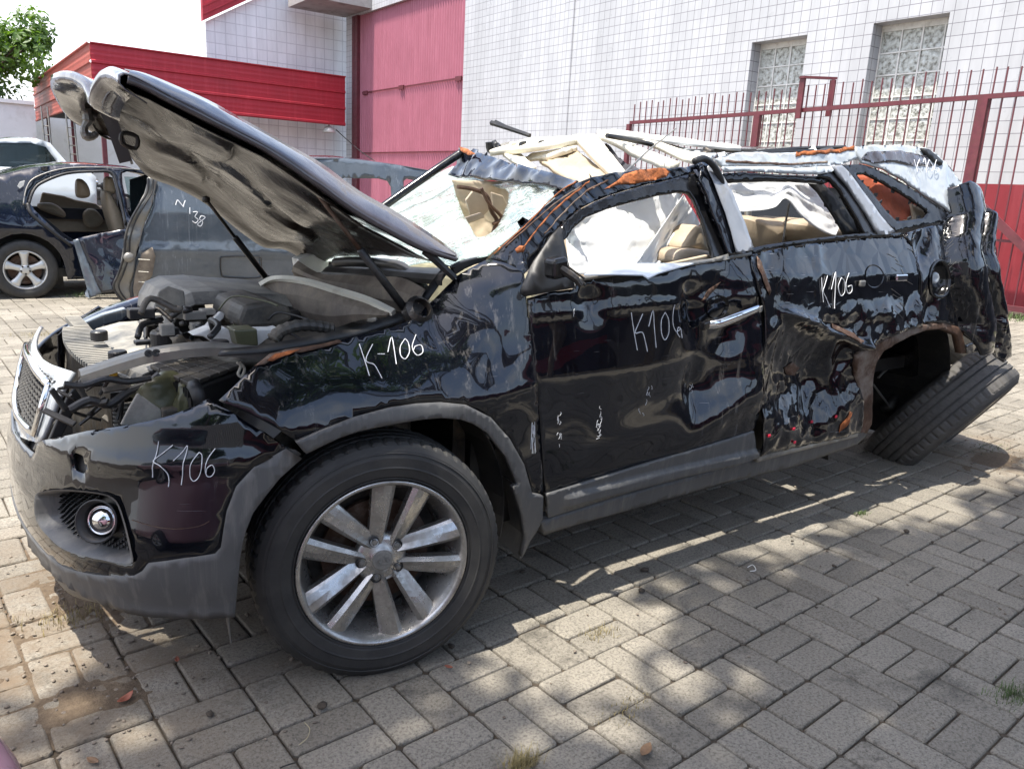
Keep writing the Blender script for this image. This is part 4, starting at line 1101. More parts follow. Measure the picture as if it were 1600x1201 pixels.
gr = MB(); GI = Front(-.035)
bm = cdt_mesh(GI, [(a, z) for a, z in gh], step=.04); grille = frombm('grille', bm, M['plastic'], nose)
k = 0; z = .64
while z < .86:
    a = s0 - .1 + (.019 if k % 2 else 0)
    while a < FRONT.L - s0 + .1:
        if inpoly((a, z), gh):
            p = GI.P(a, z); n = GI.N(a, z); da = (GI.P(a + .01, z) - p).normalized(); up_ = Vector((0, 0, 1))
            for (q0, q1) in ((-1, 1), (1, 1)):
                gr.obox(p + n * .012 + da * .0095 * q0, da * .011 + up_ * .007 * q0, n * .012, up_ * .0022)
        a += .038
    z += .0165; k += 1
gr.build('grille_mesh', M['clad'], grille)
# pale chrome frame round the grille
fp = [NOSE.P(*p) + NOSE.N(*p) * .006 for p in dense(gh, .05)]
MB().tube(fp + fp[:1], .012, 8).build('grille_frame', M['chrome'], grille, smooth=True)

# ---- top of the nose: carrier cover with cooling slots
def arcy(a, inset, z): p = FRONT.P(a, .95); n = FRONT.N(a, .95); q = p - n * inset; return Vector((q.x, q.y, z))
rows = []
for i in range(33):
    a = s0 - .16 + (FRONT.L - 2 * s0 + .32) * i / 32
    rows.append([arcy(a, .115, zt_n - .01), arcy(a, .125, zt_n - .035), arcy(a, .150, zt_n - .035), arcy(a, .165, zt_n - .008), arcy(a, .27, zt_n + .015), arcy(a, .36, zt_n + .02), arcy(a, .38, zt_n - .04)])
cc_ = MB().grid(rows).build('carrier_cover', M['carrier'], car, smooth=False, solid=.006)
zs_ = zt_n + .006
sl_ = MB()
for i in range(26):
    y = .62 + i * .027
    sl_.box((-.645 + .10 * abs(i / 25 - .45) ** 2, y, zs_ - .01), (-.53, y + .013, zs_ + .006))
for i in range(10):
    y = 1.30 + i * .025; sl_.box((-.58, y, zs_ - .01), (-.53, y + .013, zs_ + .008))
sl_.build('cooling_slot', M['carrier'], cc_)
for (u, v) in ((155, 524), (184, 556), (343, 540)):
    p = atz(u, v, .905) if u < 300 else aty(u, v, .3); MB().lathe([(.026, -.015), (.026, .012), (.022, .016), (0, .017)], 20, Matrix.Translation(p)).build('rubber_buffer', M['plastic'], car)

# ---- engine bay
def slab(name, px, y, depth, mat, parent=car, bev=.004):
    return MB().prism([aty(u, v, y) for u, v in px], (0, depth, 0)).build(name, mat, parent, bevel=bev)
def hslab(name, px, z, th, mat, parent=car, bev=.004, zf=None):
    pts = [atz(u, v, z if zf is None else zf(i)) for i, (u, v) in enumerate(px)]
    return MB().prism(pts, (0, 0, -th)).build(name, mat, parent, bevel=bev)
bay = MB(); bay.box((-.50, .25, .42), (.42, 1.66, .50)); bay.box((.38, .22, .5), (.43, 1.66, 1.04)); bay.box((-.45, 1.60, .5), (.4, 1.66, .84)); bay.build('bay_floor', M['darkmetal'], car)
# upper side rail running from nose to cowl
rail = MB(); rp = [(62, 640, .5), (126, 584, .46), (200, 560, .32), (250, 548, .24), (330, 540, .22), (400, 546, .20), (436, 545, .19)]
pts = [aty(u, v, y) for u, v, y in rp]; rows = []
for p in smooth_curve(pts[1:], 5):
    p = Vector(p); w = .022 + .006 * math.sin(p.x * 25)
    rows.append([p + Vector((0, -.008, -.026)), p + Vector((0, -.010, -.004)), p + Vector((0, 0, .004)), p + Vector((0, w, .006)), p + Vector((0, .045, .002)), p + Vector((0, .05, -.02))])
rl = rail.grid(rows).build('upper_rail', M['steel'], car, solid=.003)
for (u, v) in ((232, 552), (244, 551), (276, 552), (385, 548), (415, 547), (472, 540)):
    MB().lathe([(.010, -.004), (.010, .003), (.005, .003), (.005, -.002), (0, -.002)], 14, Matrix.Translation(aty(u, v, .235 if u < 300 else .195)) @ Matrix.Rotation(rad(80), 4, 'X')).build('bolt', M['darkmetal'], rl)
# battery / fuse box with gridded lid seen through the lamp opening
p0 = aty(236, 572, .62); p1 = aty(296, 604, .30); p2 = aty(382, 572, .30)
zt = .90
bx = Vector((-.47, .33, 0)); 
LQ = [atz(233, 577, .86), atz(297, 608, .86), atz(386, 574, .86), atz(318, 560, .86)]
def lq(s_, t_): return LQ[0].lerp(LQ[1], s_).lerp(LQ[3].lerp(LQ[2], s_), t_)
bxo = MB().prism(LQ, (0, 0, -.28)).build('fuse_box', M['plastic'], car, bevel=.01)
lid = MB()
for i in range(4):
    for j in range(6): lid.prism([lq(.02 + i * .245, j / 6 + .006) + Vector((0, 0, .016)), lq(.02 + i * .245 + .23, j / 6 + .006) + Vector((0, 0, .016)), lq(.02 + i * .245 + .23, (j + .93) / 6) + Vector((0, 0, .016)), lq(.02 + i * .245, (j + .93) / 6) + Vector((0, 0, .016))], (0, 0, -.012))
lid.build('lid', M['bayplastic'], bxo, bevel=.002)
rb = MB(); dq_ = (LQ[1] - LQ[0]).normalized(); nq_ = Vector((dq_.y, -dq_.x, 0)).normalized()
for i in range(30): p = LQ[0].lerp(LQ[1], (i + .5) / 30) + Vector((0, 0, -.012)); rb.obox(p, dq_ * .002, (0, 0, .012), nq_ * .006)
rb.build('ribbing', M['plastic'], bxo)
# lamp housing remnants (olive), grey shield, black hoses in the open lamp aperture
def lump(name, c, r, mat, sq=(1, 1, 1), seed=0, amp=.25, sub=3, parent=car):
    bm = bmesh.new(); bmesh.ops.create_icosphere(bm, subdivisions=sub, radius=1)
    for v in bm.verts:
        k = 1 + amp * noise.noise(v.co * 1.6 + Vector((seed, 0, 0))); v.co = Vector(c) + Vector((v.co.x * r * sq[0], v.co.y * r * sq[1], v.co.z * r * sq[2])) * k
    return frombm(name, bm, mat, parent, smooth=True)
lump('lamp_housing', aty(252, 622, .40), .085, M['olive'], (1.1, .6, .8), 3, .45)
lump('lamp_housing', aty(290, 632, .33), .055, M['olive'], (.5, .5, 1.1), 8, .4)
MB().lathe([(.03, 0), (.045, .01), (.048, .03), (.04, .035)], 24, Matrix.Translation(aty(296, 622, .28)) @ Matrix.Rotation(rad(80), 4, 'Y')).build('lamp_ring', M['plastic'], car, smooth=True)
slab('grey_shield', [(215, 614), (252, 640), (254, 655), (205, 668), (188, 664), (200, 640)], .27, .01, M['carrier'])
slab('lamp_bracket', [(75, 690), (105, 620), (128, 590), (150, 575), (160, 580), (140, 600), (118, 640), (96, 685)], .52, .02, M['plastic'])
# radiator and condenser
rd = MB(); rd.box((-.60, .48, .42), (-.56, 1.42, .82)); rdo = rd.build('radiator', M['darkmetal'], car)
fn = MB()
for i in range(30): fn.box((-.60, .455, .44 + i * .012), (-.54, .47, .445 + i * .012))
fn.build('radiator_fins', M['carrier'], rdo)
b_ = MB().box((-.50, .32, .50), (-.44, .37, .80)).box((-.52, .30, .60), (-.42, .38, .65)).box((-.51, .31, .70), (-.43, .36, .73)); b_.build('lamp_motor', M['bayplastic'], car, bevel=.008)
MB().tube(smooth_curve([aty(u, v, .4) for u, v in ((110, 640), (140, 625), (170, 632), (200, 612), (230, 600), (250, 585))], 4), .012, 8).build('hose', M['plastic'], car)
MB().tube(smooth_curve([aty(u, v, .34) for u, v in ((100, 600), (130, 602), (165, 592), (200, 596), (236, 590))], 4), .009, 8).build('hose', M['plastic'], car)
MB().tube(smooth_curve([aty(u, v, .26) for u, v in ((370, 566), (376, 572), (372, 584), (378, 588), (382, 576), (374, 566))], 4), .004, 6).build('wire', M['cream'], car)
slab('warning_tag', [(170, 583), (184, 580), (184, 587), (172, 590)], .40, .004, M['yellow'])
rnd = random.Random(12)
for k in range(12):      # broken brackets and clips round the lamp aperture
    u, v = rnd.uniform(85, 215), rnd.uniform(590, 665); c = aty(u, v, rnd.uniform(.38, .55)); d = Vector((rnd.uniform(-1, 1), rnd.uniform(-1, 1), rnd.uniform(-1, 1))).normalized() * rnd.uniform(.02, .05)
    MB().obox(c, d, d.orthogonal().normalized() * .008, d.cross(d.orthogonal()).normalized() * .004).build('broken_clip', rnd.choice([M['plastic'], M['plastic'], M['bayplastic']]), car, bevel=.002)
# bowl of the washer neck, reservoir cap, hoses
for (u, v, r, h, mt) in ((257, 530, .040, .05, 'plastic'), (262, 520, .034, .03, 'plastic')):
    p = aty(u, v, .62); MB().lathe([(r, -h), (r, h * .4), (r * .85, h * .55), (0, h * .6)], 24, Matrix.Translation(p)).build('filler_cap', M[mt], car)
slab('reservoir', [(240, 545), (285, 534), (300, 545), (298, 552), (244, 556)], .60, .08, M['cowl'])
# far side of the nose: lamp glass and wing edge
farf = []
for (u, v, y) in ((96, 518, 1.38), (112, 505, 1.5), (135, 492, 1.60), (170, 478, 1.66), (205, 466, 1.70), (245, 456, 1.72)):
    p = aty(u, v, y); farf.append([p + Vector((-.02, .05, -.25)), p + Vector((-.01, .03, -.02)), p, p + Vector((.05, -.07, .005)), p + Vector((.06, -.08, -.10))])
MB().grid(farf).build('far_fender', M['navy'], car, smooth=True, solid=.004)
slab('far_headlamp', [(118, 522), (130, 505), (160, 492), (196, 482), (205, 488), (190, 500), (160, 508), (150, 528)], 1.42, .05, M['grey_paint'])
# big grey air duct at the far side
duct = []
for (uu, vv) in ((236, 490), (238, 470), (248, 452), (270, 443), (310, 441), (350, 445), (400, 447), (440, 452)):
    p = aty(uu, vv, 1.15); duct.append([p + Vector((0, dy, dz)) for dy, dz in ((-.30, -.035), (-.26, 0), (0, .0), (.22, -.0), (.25, -.05))])
MB().grid(duct).build('air_duct', M['carrier'], car, smooth=False, solid=.006)
slab('duct_face', [(238, 490), (248, 455), (262, 447), (288, 455), (292, 496), (286, 500)], .84, .01, M['carrier'])
slab('coolant_tank', [(292, 470), (318, 466), (322, 484), (296, 488)], .95, .10, M['bayplastic'])
# engine cover
eng = MB().box((-.32, .35, .55), (.30, 1.2, .80)).build('engine', M['engine'], car, bevel=.02)
def epart(mb, name, mat, bevel=0, smooth=False): return mb.build(name, mat, eng, bevel=bevel, smooth=smooth)
ec = MB(); cx, cy, cz = .10, .78, .90
def rrect(w, h, r, n=5):
    o = []
    for sx, sy, a0 in ((1, 1, 0), (-1, 1, 90), (-1, -1, 180), (1, -1, 270)):
        for i in range(n): a = rad(a0 + 90 * i / (n - 1)); o.append((sx * (w - r) + r * math.cos(a), sy * (h - r) + r * math.sin(a)))
    return o
ER = Matrix.Translation((cx - .05, cy, cz)) @ Matrix.Rotation(rad(-5), 4, 'Y')
rows = []
for (w, h, z) in ((.21, .36, -.22), (.21, .36, .0), (.20, .35, .02), (.17, .31, .028), (.165, .305, .040), (.10, .22, .046), (.09, .20, .035), (.05, .1, .036)):
    R = rrect(w, h, min(w, h) * .4); rows.append([ER @ Vector((x, y, z)) for x, y in R] + [ER @ Vector((R[0][0], R[0][1], z))])
epart(ec.grid(rows), 'engine_cover', M['bayplastic'], smooth=False)
epart(MB().lathe([(.05, 0), (.05, .02), (.04, .03), (0, .03)], 24, ER @ Matrix.Translation((0, .05, .045))), 'oil_cap', M['plastic'])
al = lump('intake_housing', (-.18, .62, .86), .09, M['engine'], (1.1, 1.5, .6), 31, .5); 
for k in range(9):
    p = Vector((random.uniform(-.35, .3), random.uniform(.35, .9), random.uniform(.80, .88))); q = p + Vector((random.uniform(-.2, .2), random.uniform(-.2, .2), random.uniform(-.03, .05)))
    MB().tube(smooth_curve([p, p.lerp(q, .5) + Vector((0, 0, random.uniform(.02, .06))), q], 6), random.choice([.006, .01, .015]), 8).build('hose', M[random.choice(['plastic', 'bayplastic', 'bayplastic', 'engine'])], car, smooth=True)
slab('white_bracket', [(300, 524), (330, 512), (352, 512), (364, 518), (370, 538), (340, 540), (318, 526)], .42, .06, M['white_pl'])
slab('white_bracket', [(366, 515), (425, 514), (436, 512), (420, 528), (404, 540), (376, 541)], .40, .05, M['white_pl'])
slab('support_bar', [(322, 508), (344, 487), (352, 490), (350, 497), (336, 510)], .70, .02, M['white_pl'])
slab('relay_box', [(366, 516), (402, 514), (404, 540), (372, 541)], .36, .08, M['olive'])
slab('blower_housing', [(372, 500), (380, 478), (420, 470), (455, 480), (458, 500), (430, 512), (376, 514)], .55, .30, M['bayplastic'], bev=.015)
hs = smooth_curve([aty(u, v, .30) for u, v in ((425, 530), (440, 516), (470, 508), (500, 510), (520, 514))], 5)
MB().tube(hs, [.016 + .003 * (i % 2) for i in range(len(hs))], 10).build('corrugated_hose', M['bayplastic'], car)
for k in range(18):
    u, v = random.uniform(250, 460), random.uniform(478, 535); c = aty(u, v, random.uniform(.5, 1.0))
    lump('engine_bit', c, random.uniform(.012, .03), M[random.choice(['plastic', 'bayplastic', 'darkmetal', 'engine'])], (1, 1, .7), k, .5, 2)

rnd = random.Random(77)
for k in range(26):      # wiring, pipes and clips over the engine
    u, v = rnd.uniform(215, 470), rnd.uniform(482, 538); p = aty(u, v, rnd.uniform(.35, 1.1)); q = p + Vector((rnd.uniform(-.14, .14), rnd.uniform(-.2, .2), rnd.uniform(-.02, .03)))
    MB().tube(smooth_curve([p, p.lerp(q, .3) + Vector((0, .02, rnd.uniform(.01, .04))), p.lerp(q, .7) + Vector((.02, 0, rnd.uniform(-.01, .03))), q], 5), rnd.choice([.003, .004, .006, .009]), 6).build('wire', M[rnd.choice(['plastic', 'plastic', 'bayplastic', 'darkmetal', 'plastic', 'olive'])], car, smooth=True)
for k in range(16):
    u, v = rnd.uniform(215, 470), rnd.uniform(485, 538); p = aty(u, v, rnd.uniform(.35, 1.0)); MB().obox(p, (rnd.uniform(.01, .035), 0, 0), (0, rnd.uniform(.01, .03), 0), (0, 0, rnd.uniform(.006, .02))).build('connector', M[rnd.choice(['plastic', 'bayplastic', 'steel', 'darkmetal', 'carrier'])], car, bevel=.003)
for k in range(6):
    u, v = rnd.uniform(100, 210), rnd.uniform(600, 660); p = aty(u, v, rnd.uniform(.4, .5)); MB().tube(smooth_curve([p, p + Vector((rnd.uniform(-.05, .05), .02, rnd.uniform(-.05, .05))), p + Vector((rnd.uniform(-.1, .1), .04, rnd.uniform(-.08, .03)))], 5), .005, 6).build('wire', M['plastic'], car)
# inner wing edge between rail and fender: dark gutter
gp = [(340, 556), (410, 552), (470, 543), (560, 524), (652, 494), (700, 425), (690, 420), (640, 484), (560, 510), (470, 528), (400, 540), (345, 545)]
panel('fender_gutter', gp, Side(.035), M['plastic'], car, step=.03, flange=.0)

# ---- cowl tray and wiper motor cover (dusty brown plastic, bowed up)
def band(name, top, bot, y0, y1, mat, th=.005, sag=0., parent=car, n=24):
    """curved strip: pixels along its top and its bottom edge, y running from y0 to y1 along it"""
    T = np.array(smooth_curve(top, 6)); B = np.array(smooth_curve(bot, 6)); t_ = np.linspace(0, 1, n)
    def s_(A, t): i = t * (len(A) - 1); k = min(int(i), len(A) - 2); f = i - k; return A[k] * (1 - f) + A[k + 1] * f
    rows = []
    for t in t_:
        y = y0 + (y1 - y0) * t; a = s_(T, t); b = s_(B, t); P = aty(a[0], a[1], y); Q = aty(b[0], b[1], y - .03)
        rows.append([P, P.lerp(Q, .33) + Vector((-sag, -sag, 0)), P.lerp(Q, .66) + Vector((-sag, -sag, 0)), Q])
    return MB().grid(rows).build(name, mat, parent, solid=th)
cwl = band('cowl_tray', [(408, 440), (430, 433), (470, 437), (520, 452), (570, 468), (615, 486)], [(440, 455), (462, 500), (480, 508), (520, 512), (560, 500), (604, 494)], 1.15, .32, M['cowl'], sag=.02)
band('cowl_seal', [(406, 441), (430, 432), (475, 436), (525, 450), (575, 465), (618, 486)], [(410, 446), (432, 438), (475, 442), (525, 457), (575, 473), (612, 491)], 1.14, .30, M['cream'], th=.014, parent=cwl)
band('cowl_lip', [(432, 455), (470, 460), (520, 476), (560, 492), (590, 498)], [(440, 460), (470, 466), (520, 482), (560, 497), (588, 502)], 1.10, .33, M['carrier'], th=.010, parent=cwl)
wc = band('wiper_cowl', [(466, 408), (500, 428), (540, 430), (590, 432), (630, 435), (664, 452)], [(462, 430), (505, 442), (545, 462), (590, 478), (625, 486), (654, 492)], 1.35, .24, M['cowl'], sag=.03)
band('scuttle_panel', [(520, 412), (560, 412), (600, 414), (650, 418), (700, 420)], [(500, 430), (540, 434), (590, 436), (640, 440), (690, 446)], 1.3, .22, M['plastic'], sag=.02)
MB().tube(smooth_curve([aty(525, 410, 1.1), aty(560, 409, .9), aty(600, 412, .75), aty(628, 418, .6), aty(652, 440, .45), aty(662, 452, .4)], 5), [.02] * 26, 10).build('wiper_linkage', M['plastic'], car, smooth=True)
slab('white_duct', [(466, 405), (480, 400), (505, 395), (515, 402), (512, 428), (470, 430)], 1.4, .08, M['white_pl'])
MB().lathe([(.0, 0), (.045, 0), (.045, .035), (.03, .05), (.03, .02), (0, .02)], 28, Matrix.Translation(aty(648, 490, .2)) @ Matrix.Rotation(rad(60), 4, 'X')).build('strut_tower', M['darkmetal'], car)
# ---- hood
NEAR = [(715, 406), (659, 388), (600, 357), (560, 334), (490, 284), (420, 236), (367, 208), (315, 182), (266, 157), (222, 134), (199, 126)]
NTOP = [(717, 398), (673, 366), (613, 328), (560, 298), (504, 257), (448, 225), (392, 194), (329, 159), (266, 131), (228, 116), (207, 111)]
FAR = [(486, 408), (462, 392), (437, 380), (406, 376), (371, 353), (315, 308), (268, 282), (224, 262), (205, 232), (188, 202), (150, 182)]
def samp(A, t): i = t * (len(A) - 1); k = min(int(i), len(A) - 2); f = i - k; return np.array(A[k], float) * (1 - f) + np.array(A[k + 1], float) * f
NS, NF = smooth_curve(NEAR, 6), smooth_curve(FAR, 6); NT_ = smooth_curve(NTOP, 6)
def hoodp(a, b, lift=0.):
    """a: 0 hinge .. 1 front, b: 0 near side .. 1 far side"""
    u, v = samp(NS, a); N_ = aty(u, v, .16 + .03 * a); u, v = samp(NF, a); F_ = aty(u, v, 1.62 - .04 * a)
    p = N_.lerp(F_, b)
    cr = math.sin(math.pi * b) ** .7
    nrm = Vector((-.42, 0, .9)).normalized()
    bulge = .055 * cr * (1 - .3 * a)
    # front V fold and the lobes on both sides of it
    fold = sstep(.70, 1.0, a)
    bulge += .020 * fbm(a * 3, b * 3, 4, 3) * cr + .012 * ridge(a * 4, b * 5, 1.) * cr * sstep(.2, .6, a)
    w = sstep(.50, 1., a) ** 1.6
    p = p + nrm * (bulge * (1 - w) + lift)
    if w > 0:
        N1 = aty(*samp(NS, 1), .19); F1 = aty(*samp(NF, 1), 1.58); t = b * (len(FE) - 1); k = min(int(t), len(FE) - 2); e = FE[k].lerp(FE[k + 1], t - k)
        p = p + (e - N1.lerp(F1, b)) * w
    return p
FE = [Vector(q) for q in smooth_curve([aty(*q) for q in ((199, 124, .19), (182, 113, .34), (167, 117, .46), (153, 138, .54), (149, 156, .62), (140, 132, .72), (118, 119, .85), (95, 119, 1.02), (88, 127, 1.2), (96, 150, 1.34), (116, 180, 1.46), (146, 190, 1.58))], 6)]
NA, NB = 60, 48
rows = [[hoodp(i / NA, j / NB, .012) for j in range(NB + 1)] for i in range(NA + 1)]
hood = MB().grid(rows).build('hood', M['hoodtop'], car, smooth=True, solid=.003)
# rolled near edge (seen as a bright strip)
rows = []
for i in range(NA + 1):
    a = i / NA; u, v = samp(NT_, a); T = aty(u, v, .24 + .05 * math.sin(math.pi * a)); u, v = samp(NS, a); B = aty(u, v, .15 + .03 * a); I = hoodp(a, .12, .013)
    rows.append([B + Vector((0, .012, -.006)), B, B.lerp(T, .35) + Vector((-.004, -.010, .002)), B.lerp(T, .7) + Vector((-.004, -.006, .004)), T, T.lerp(I, .35)])
MB().grid(rows).build('hood_edge', M['hoodtop'], hood, smooth=True, solid=.003)
# inner reinforcement: pressed frame under the skin
def press(a, b):
    r = 0.
    e = min(a, 1 - a, b * 1.1, (1 - b) * 1.1); r += .018 * (1 - sstep(.05, .09, e))
    for (ca_, cb2, ra, rb2) in ((.30, .28, .17, .17), (.30, .72, .17, .17), (.66, .26, .13, .16), (.64, .74, .12, .16), (.48, .5, .10, .09)):
        d = ((a - ca_) / ra) ** 2 + ((b - cb2) / rb2) ** 2
        r += .022 * (1 - sstep(.8, 1.25, d))
    return -r
rows = [[hoodp(.015 + .97 * i / NA, .01 + .98 * j / NB, -.012 + 1.3 * press(i / NA, j / NB) + .003 * fbm(i * .12, j * .12, 8, 3)) for j in range(NB + 1)] for i in range(NA + 1)]
hin = MB().grid(rows).build('hood_inner_panel', M['under'], hood, smooth=True, solid=.002)
# front lip of the hood curling under, with latch and seal strip
rows = []
for j in range(NB + 1):
    b = j / NB; p = hoodp(1, b, .012); q = hoodp(.93, b, -.05)
    rows.append([p, p + Vector((-.010, 0, -.006)), p + Vector((-.012, 0, -.022)), p + Vector((.0, 0, -.035)), q])
MB().grid(rows).build('hood_lip', M['hoodtop'], hood, smooth=True, solid=.003)
cp = [aty(u, v, .98) for u, v in ((152, 160), (160, 168), (172, 190), (184, 222), (196, 256))]
rows = [[p + Vector((-.018, -.01, 0)), p + Vector((.012, -.03, .01)), p + Vector((.022, .01, 0))] for p in map(Vector, smooth_curve(cp, 5))]
MB().grid(rows).build('seal_strip', M['plastic'], hood, solid=.008)
lt = MB(); lt.tube(smooth_curve([aty(u, v, 1.3) for u, v in ((134, 170), (138, 188), (132, 200), (134, 212), (144, 213), (152, 208))], 4), [.02, .018, .016, .018, .02, .016, .014, .012, .012, .012, .014, .014, .016, .016, .016, .014, .014, .012, .012, .01, .01], 8)
lt.tube(smooth_curve([aty(u, v, 1.32) for u, v in ((128, 172), (140, 178), (150, 184))], 4), .018, 8); lt.build('latch', M['steel'], hood)
# latch striker bracket (little rectangular frame)
q = [aty(u, v, .93) for u, v in ((192, 208), (214, 214), (212, 232), (191, 224))]
MB().tube(smooth_curve([p for p in q], 3, True) + [q[0]], .007, 8).build('striker', M['darkmetal'], hood)
# hinge arm
MB().tube([aty(662, 392, .19), aty(676, 402, .18), aty(710, 434, .17)], [.012, .014, .012], 6).build('hinge', M['plastic'], hood)
MB().tube([aty(470, 398, 1.5), aty(486, 402, 1.5), aty(476, 392, 1.5)], .010, 6).build('hinge', M['plastic'], hood)
rows = [[aty(u, v, .22), aty(u + 4, v + 7, .18)] for u, v in ((712, 412), (722, 408), (740, 402), (764, 398), (758, 408))]
slab('torn_seal', [(706, 416), (720, 409), (738, 404), (752, 401), (766, 398), (758, 409), (742, 414), (728, 420), (712, 430)], .2, .02, M['plastic'])
# ---- gas struts
def strut(pts, y0, y1, name='gas_strut'):
    P = [aty(pts[0][0], pts[0][1], y0), aty(pts[1][0], pts[1][1], y1)]; m_ = P[0].lerp(P[1], pts[2])
    s = MB().tube([P[0], m_], .0065, 10).build(name, M['rustsoft' if y0 < 1 else 'darkmetal'], car, smooth=True)
    MB().tube([m_, m_.lerp(P[1], .02), P[1]], [.009, .0125, .0125], 12).build('cylinder', M['plastic'], s, smooth=True)
    bmj = MB(); 
    for q in P: bmj.lathe([(0, -.015), (.014, -.01), (.016, 0), (.014, .01), (0, .015)], 12, Matrix.Translation(q))
    bmj.build('ball_joint', M['darkmetal'], s)
strut([(486, 290), (637, 488), .48], .26, .2)
strut([(322, 312), (416, 434), .45], 1.35, 1.45)

# ---- front door
DC = SIDE.hit(1086, 488)
def d_door(x, z):
    d = .006 * fbm(x * 1.5, z * 2, 6, 3)
    d += .006 * math.exp(-((z - 1.045 - .02 * x) / .012) ** 2)                      # shoulder crease
    d += dent(x, z, .78, 1.085, .045, .05, -.022, .3)                             # round dent below the mirror
    # big crumple towards the rear edge
    k = sstep(1.15, 1.6, x)
    d += dent(x, z, 1.36, .80, .17, .20, -.030, .5) + dent(x, z, *DC, .05, .11, -.030, .25) + dent(x, z, 1.50, .95, .10, .12, -.035, -.4) + dent(x, z, 1.46, .62, .22, .07, .028, .45)
    d += k * .012 * ridge(x * 3.2, z * 2.6, 5.) + sstep(1.3, 1.5, x) * .003 * ridge(x * 9, z * 7, 2.)
    d += dent(x, z, 1.40, 1.12, .14, .07, -.018, .3)
    d -= .05 * math.exp(-((x - 1.33) * 1.0 / .05) ** 2) * math.exp(-((z - .73) / .10) ** 2) * .5
    d += .010 * math.exp(-((z - .56 - .10 * (x - .6)) / .07) ** 2) * sstep(.7, 1.1, x)
    return d
door_px = [(823, 466), (828, 505), (834, 550), (839, 600), (844, 660), (849, 730), (853, 773), (908, 757), (1040, 717), (1176, 675), (1182, 650), (1186, 620), (1189, 575), (1190, 540), (1187, 495), (1183, 460), (1177, 425), (1171, 401), (1140, 404), (1080, 414), (1010, 425), (960, 430), (900, 440), (899, 451), (860, 456)]
fdoor = panel('front_door', door_px, SIDE, M['paint'], car, step=.018, disp=d_door)
strokes('marking', [[(984, 488), (989, 517), (995, 547)], [(1002, 490), (996, 505), (991, 520), (1002, 519), (1007, 532), (1011, 549)], [(1012, 510), (1018, 485), (1021, 512), (1025, 543)],
    [(1038, 488), (1032, 500), (1033, 520), (1039, 531), (1045, 520), (1044, 500), (1038, 488)], [(1053, 476), (1051, 492), (1052, 507), (1058, 518), (1065, 514)], [(1069, 528), (1066, 514), (1061, 512), (1060, 520), (1065, 527)]], SIDE, M['chalk'], fdoor, w=.0018, disp=d_door)
rnd = random.Random(9); l_ = []
for (x0, y0, n, h) in ((873, 660, 6, 40), (873, 685, 5, 20), (936, 650, 8, 45), (934, 670, 8, 24), (1010, 612, 4, 26), (1016, 608, 3, 12), (897, 482, 2, 10), (1095, 612, 5, 18), (1000, 640, 2, 10)):
    for i in range(n):
        u = x0 + rnd.uniform(-3, 3); v = y0 + rnd.uniform(-h / 2, h / 2); l_.append([(u, v), (u + rnd.uniform(-2, 3), v + rnd.uniform(1, 3)), (u + rnd.uniform(-2, 2), v + rnd.uniform(4, 9))])
strokes('scratches', l_, SIDE, M['chalk'], fdoor, w=.0008, off=.0012, disp=d_door)
CL = Side(-.012)
def d_rib(x, z): return d_door(x, z) * .5 + .016 * sstep(.012, .0, abs(z - (.405 + .012 * (x - .6))) - .018) * sstep(.68, .72, x)
panel('door_cladding', [(855, 772), (908, 756), (1040, 716), (1177, 673), (1180, 695), (1180, 712), (1132, 727), (1060, 747), (1000, 764), (930, 786), (857, 809)], CL, M['clad'], fdoor, step=.010, th=.010, disp=d_rib, flange=.015)
# handle with its bowl
HC = SIDE.hit(1123, 480)
bw_ = MB(); R_ = []
for r, dpt in ((1.0, .004), (.92, -.002), (.75, -.02), (.4, -.03), (.02, -.032)):
    ring = []
    for i in range(25):
        a = 2 * math.pi * i / 24; x, z = HC[0] + .062 * r * math.cos(a), HC[1] + .045 * r * math.sin(a); ring.append(SIDE.P(x, z) + SIDE.N(x, z) * (d_door(x, z) * (1 if r > .9 else .8) + dpt + .006))
    R_.append(ring)
bw_.grid(R_).build('handle_bowl', M['trim'], fdoor, smooth=True)
h0, h1 = SIDE.hit(1098, 508), SIDE.hit(1166, 482)
def on(s, q, off): return s.P(*q) + s.N(*q) * off
ha, hb = on(SIDE, h0, .0), on(SIDE, h1, .055)
hp = smooth_curve([ha, ha.lerp(hb, .15) + Vector((0, -.03, 0)), ha.lerp(hb, .5) + Vector((0, -.03, .004)), hb], 6); mb = MB(); rows = []
for i, p in enumerate(hp):
    w = .014 * (1 + .3 * math.sin(i / len(hp) * math.pi)); p = Vector(p); rows.append([p + Vector((0, c_ * .010, s_ * w)) for c_, s_ in [(math.cos(t), math.sin(t)) for t in np.linspace(0, 2 * math.pi, 13)]])
mb.grid(rows).build('door_handle', M['chrome'], fdoor, smooth=True)
MB().obox(hb + Vector((.004, -.012, 0)), (.006, 0, .002), (0, .004, 0), (0, 0, .012)).build('handle_cap', M['steel'], fdoor, bevel=.002)
MB().obox(on(SIDE, h0, .012), (.016, 0, .004), (0, .012, 0), (0, 0, .014)).build('handle_base', M['trim'], fdoor, bevel=.004)

# ---- sill
SL = Side(.0)
def sill_strip(name, px, mat, dy, step=.02, th=.01, fl=.05): return panel(name, px, Side(dy), mat, car, step=step, th=th, flange=fl, disp=lambda x, z: .004 * fbm(x * 4, z * 2, 3, 2))
sl_o = sill_strip('sill', [(856, 811), (1000, 767), (1132, 730), (1181, 716), (1183, 711), (1220, 704), (1280, 690), (1340, 676), (1356, 660), (1361, 664), (1353, 682), (1340, 694), (1327, 699), (1240, 729), (1140, 752), (1000, 792), (900, 820), (850, 836), (845, 815)], M['clad'], .012)
panel('sill_lip', [(1183, 710), (1220, 702), (1280, 688), (1342, 674), (1340, 682), (1280, 697), (1220, 712), (1183, 722)], Side(-.012), M['carrier'], sl_o, step=.02, th=.01, flange=.02)

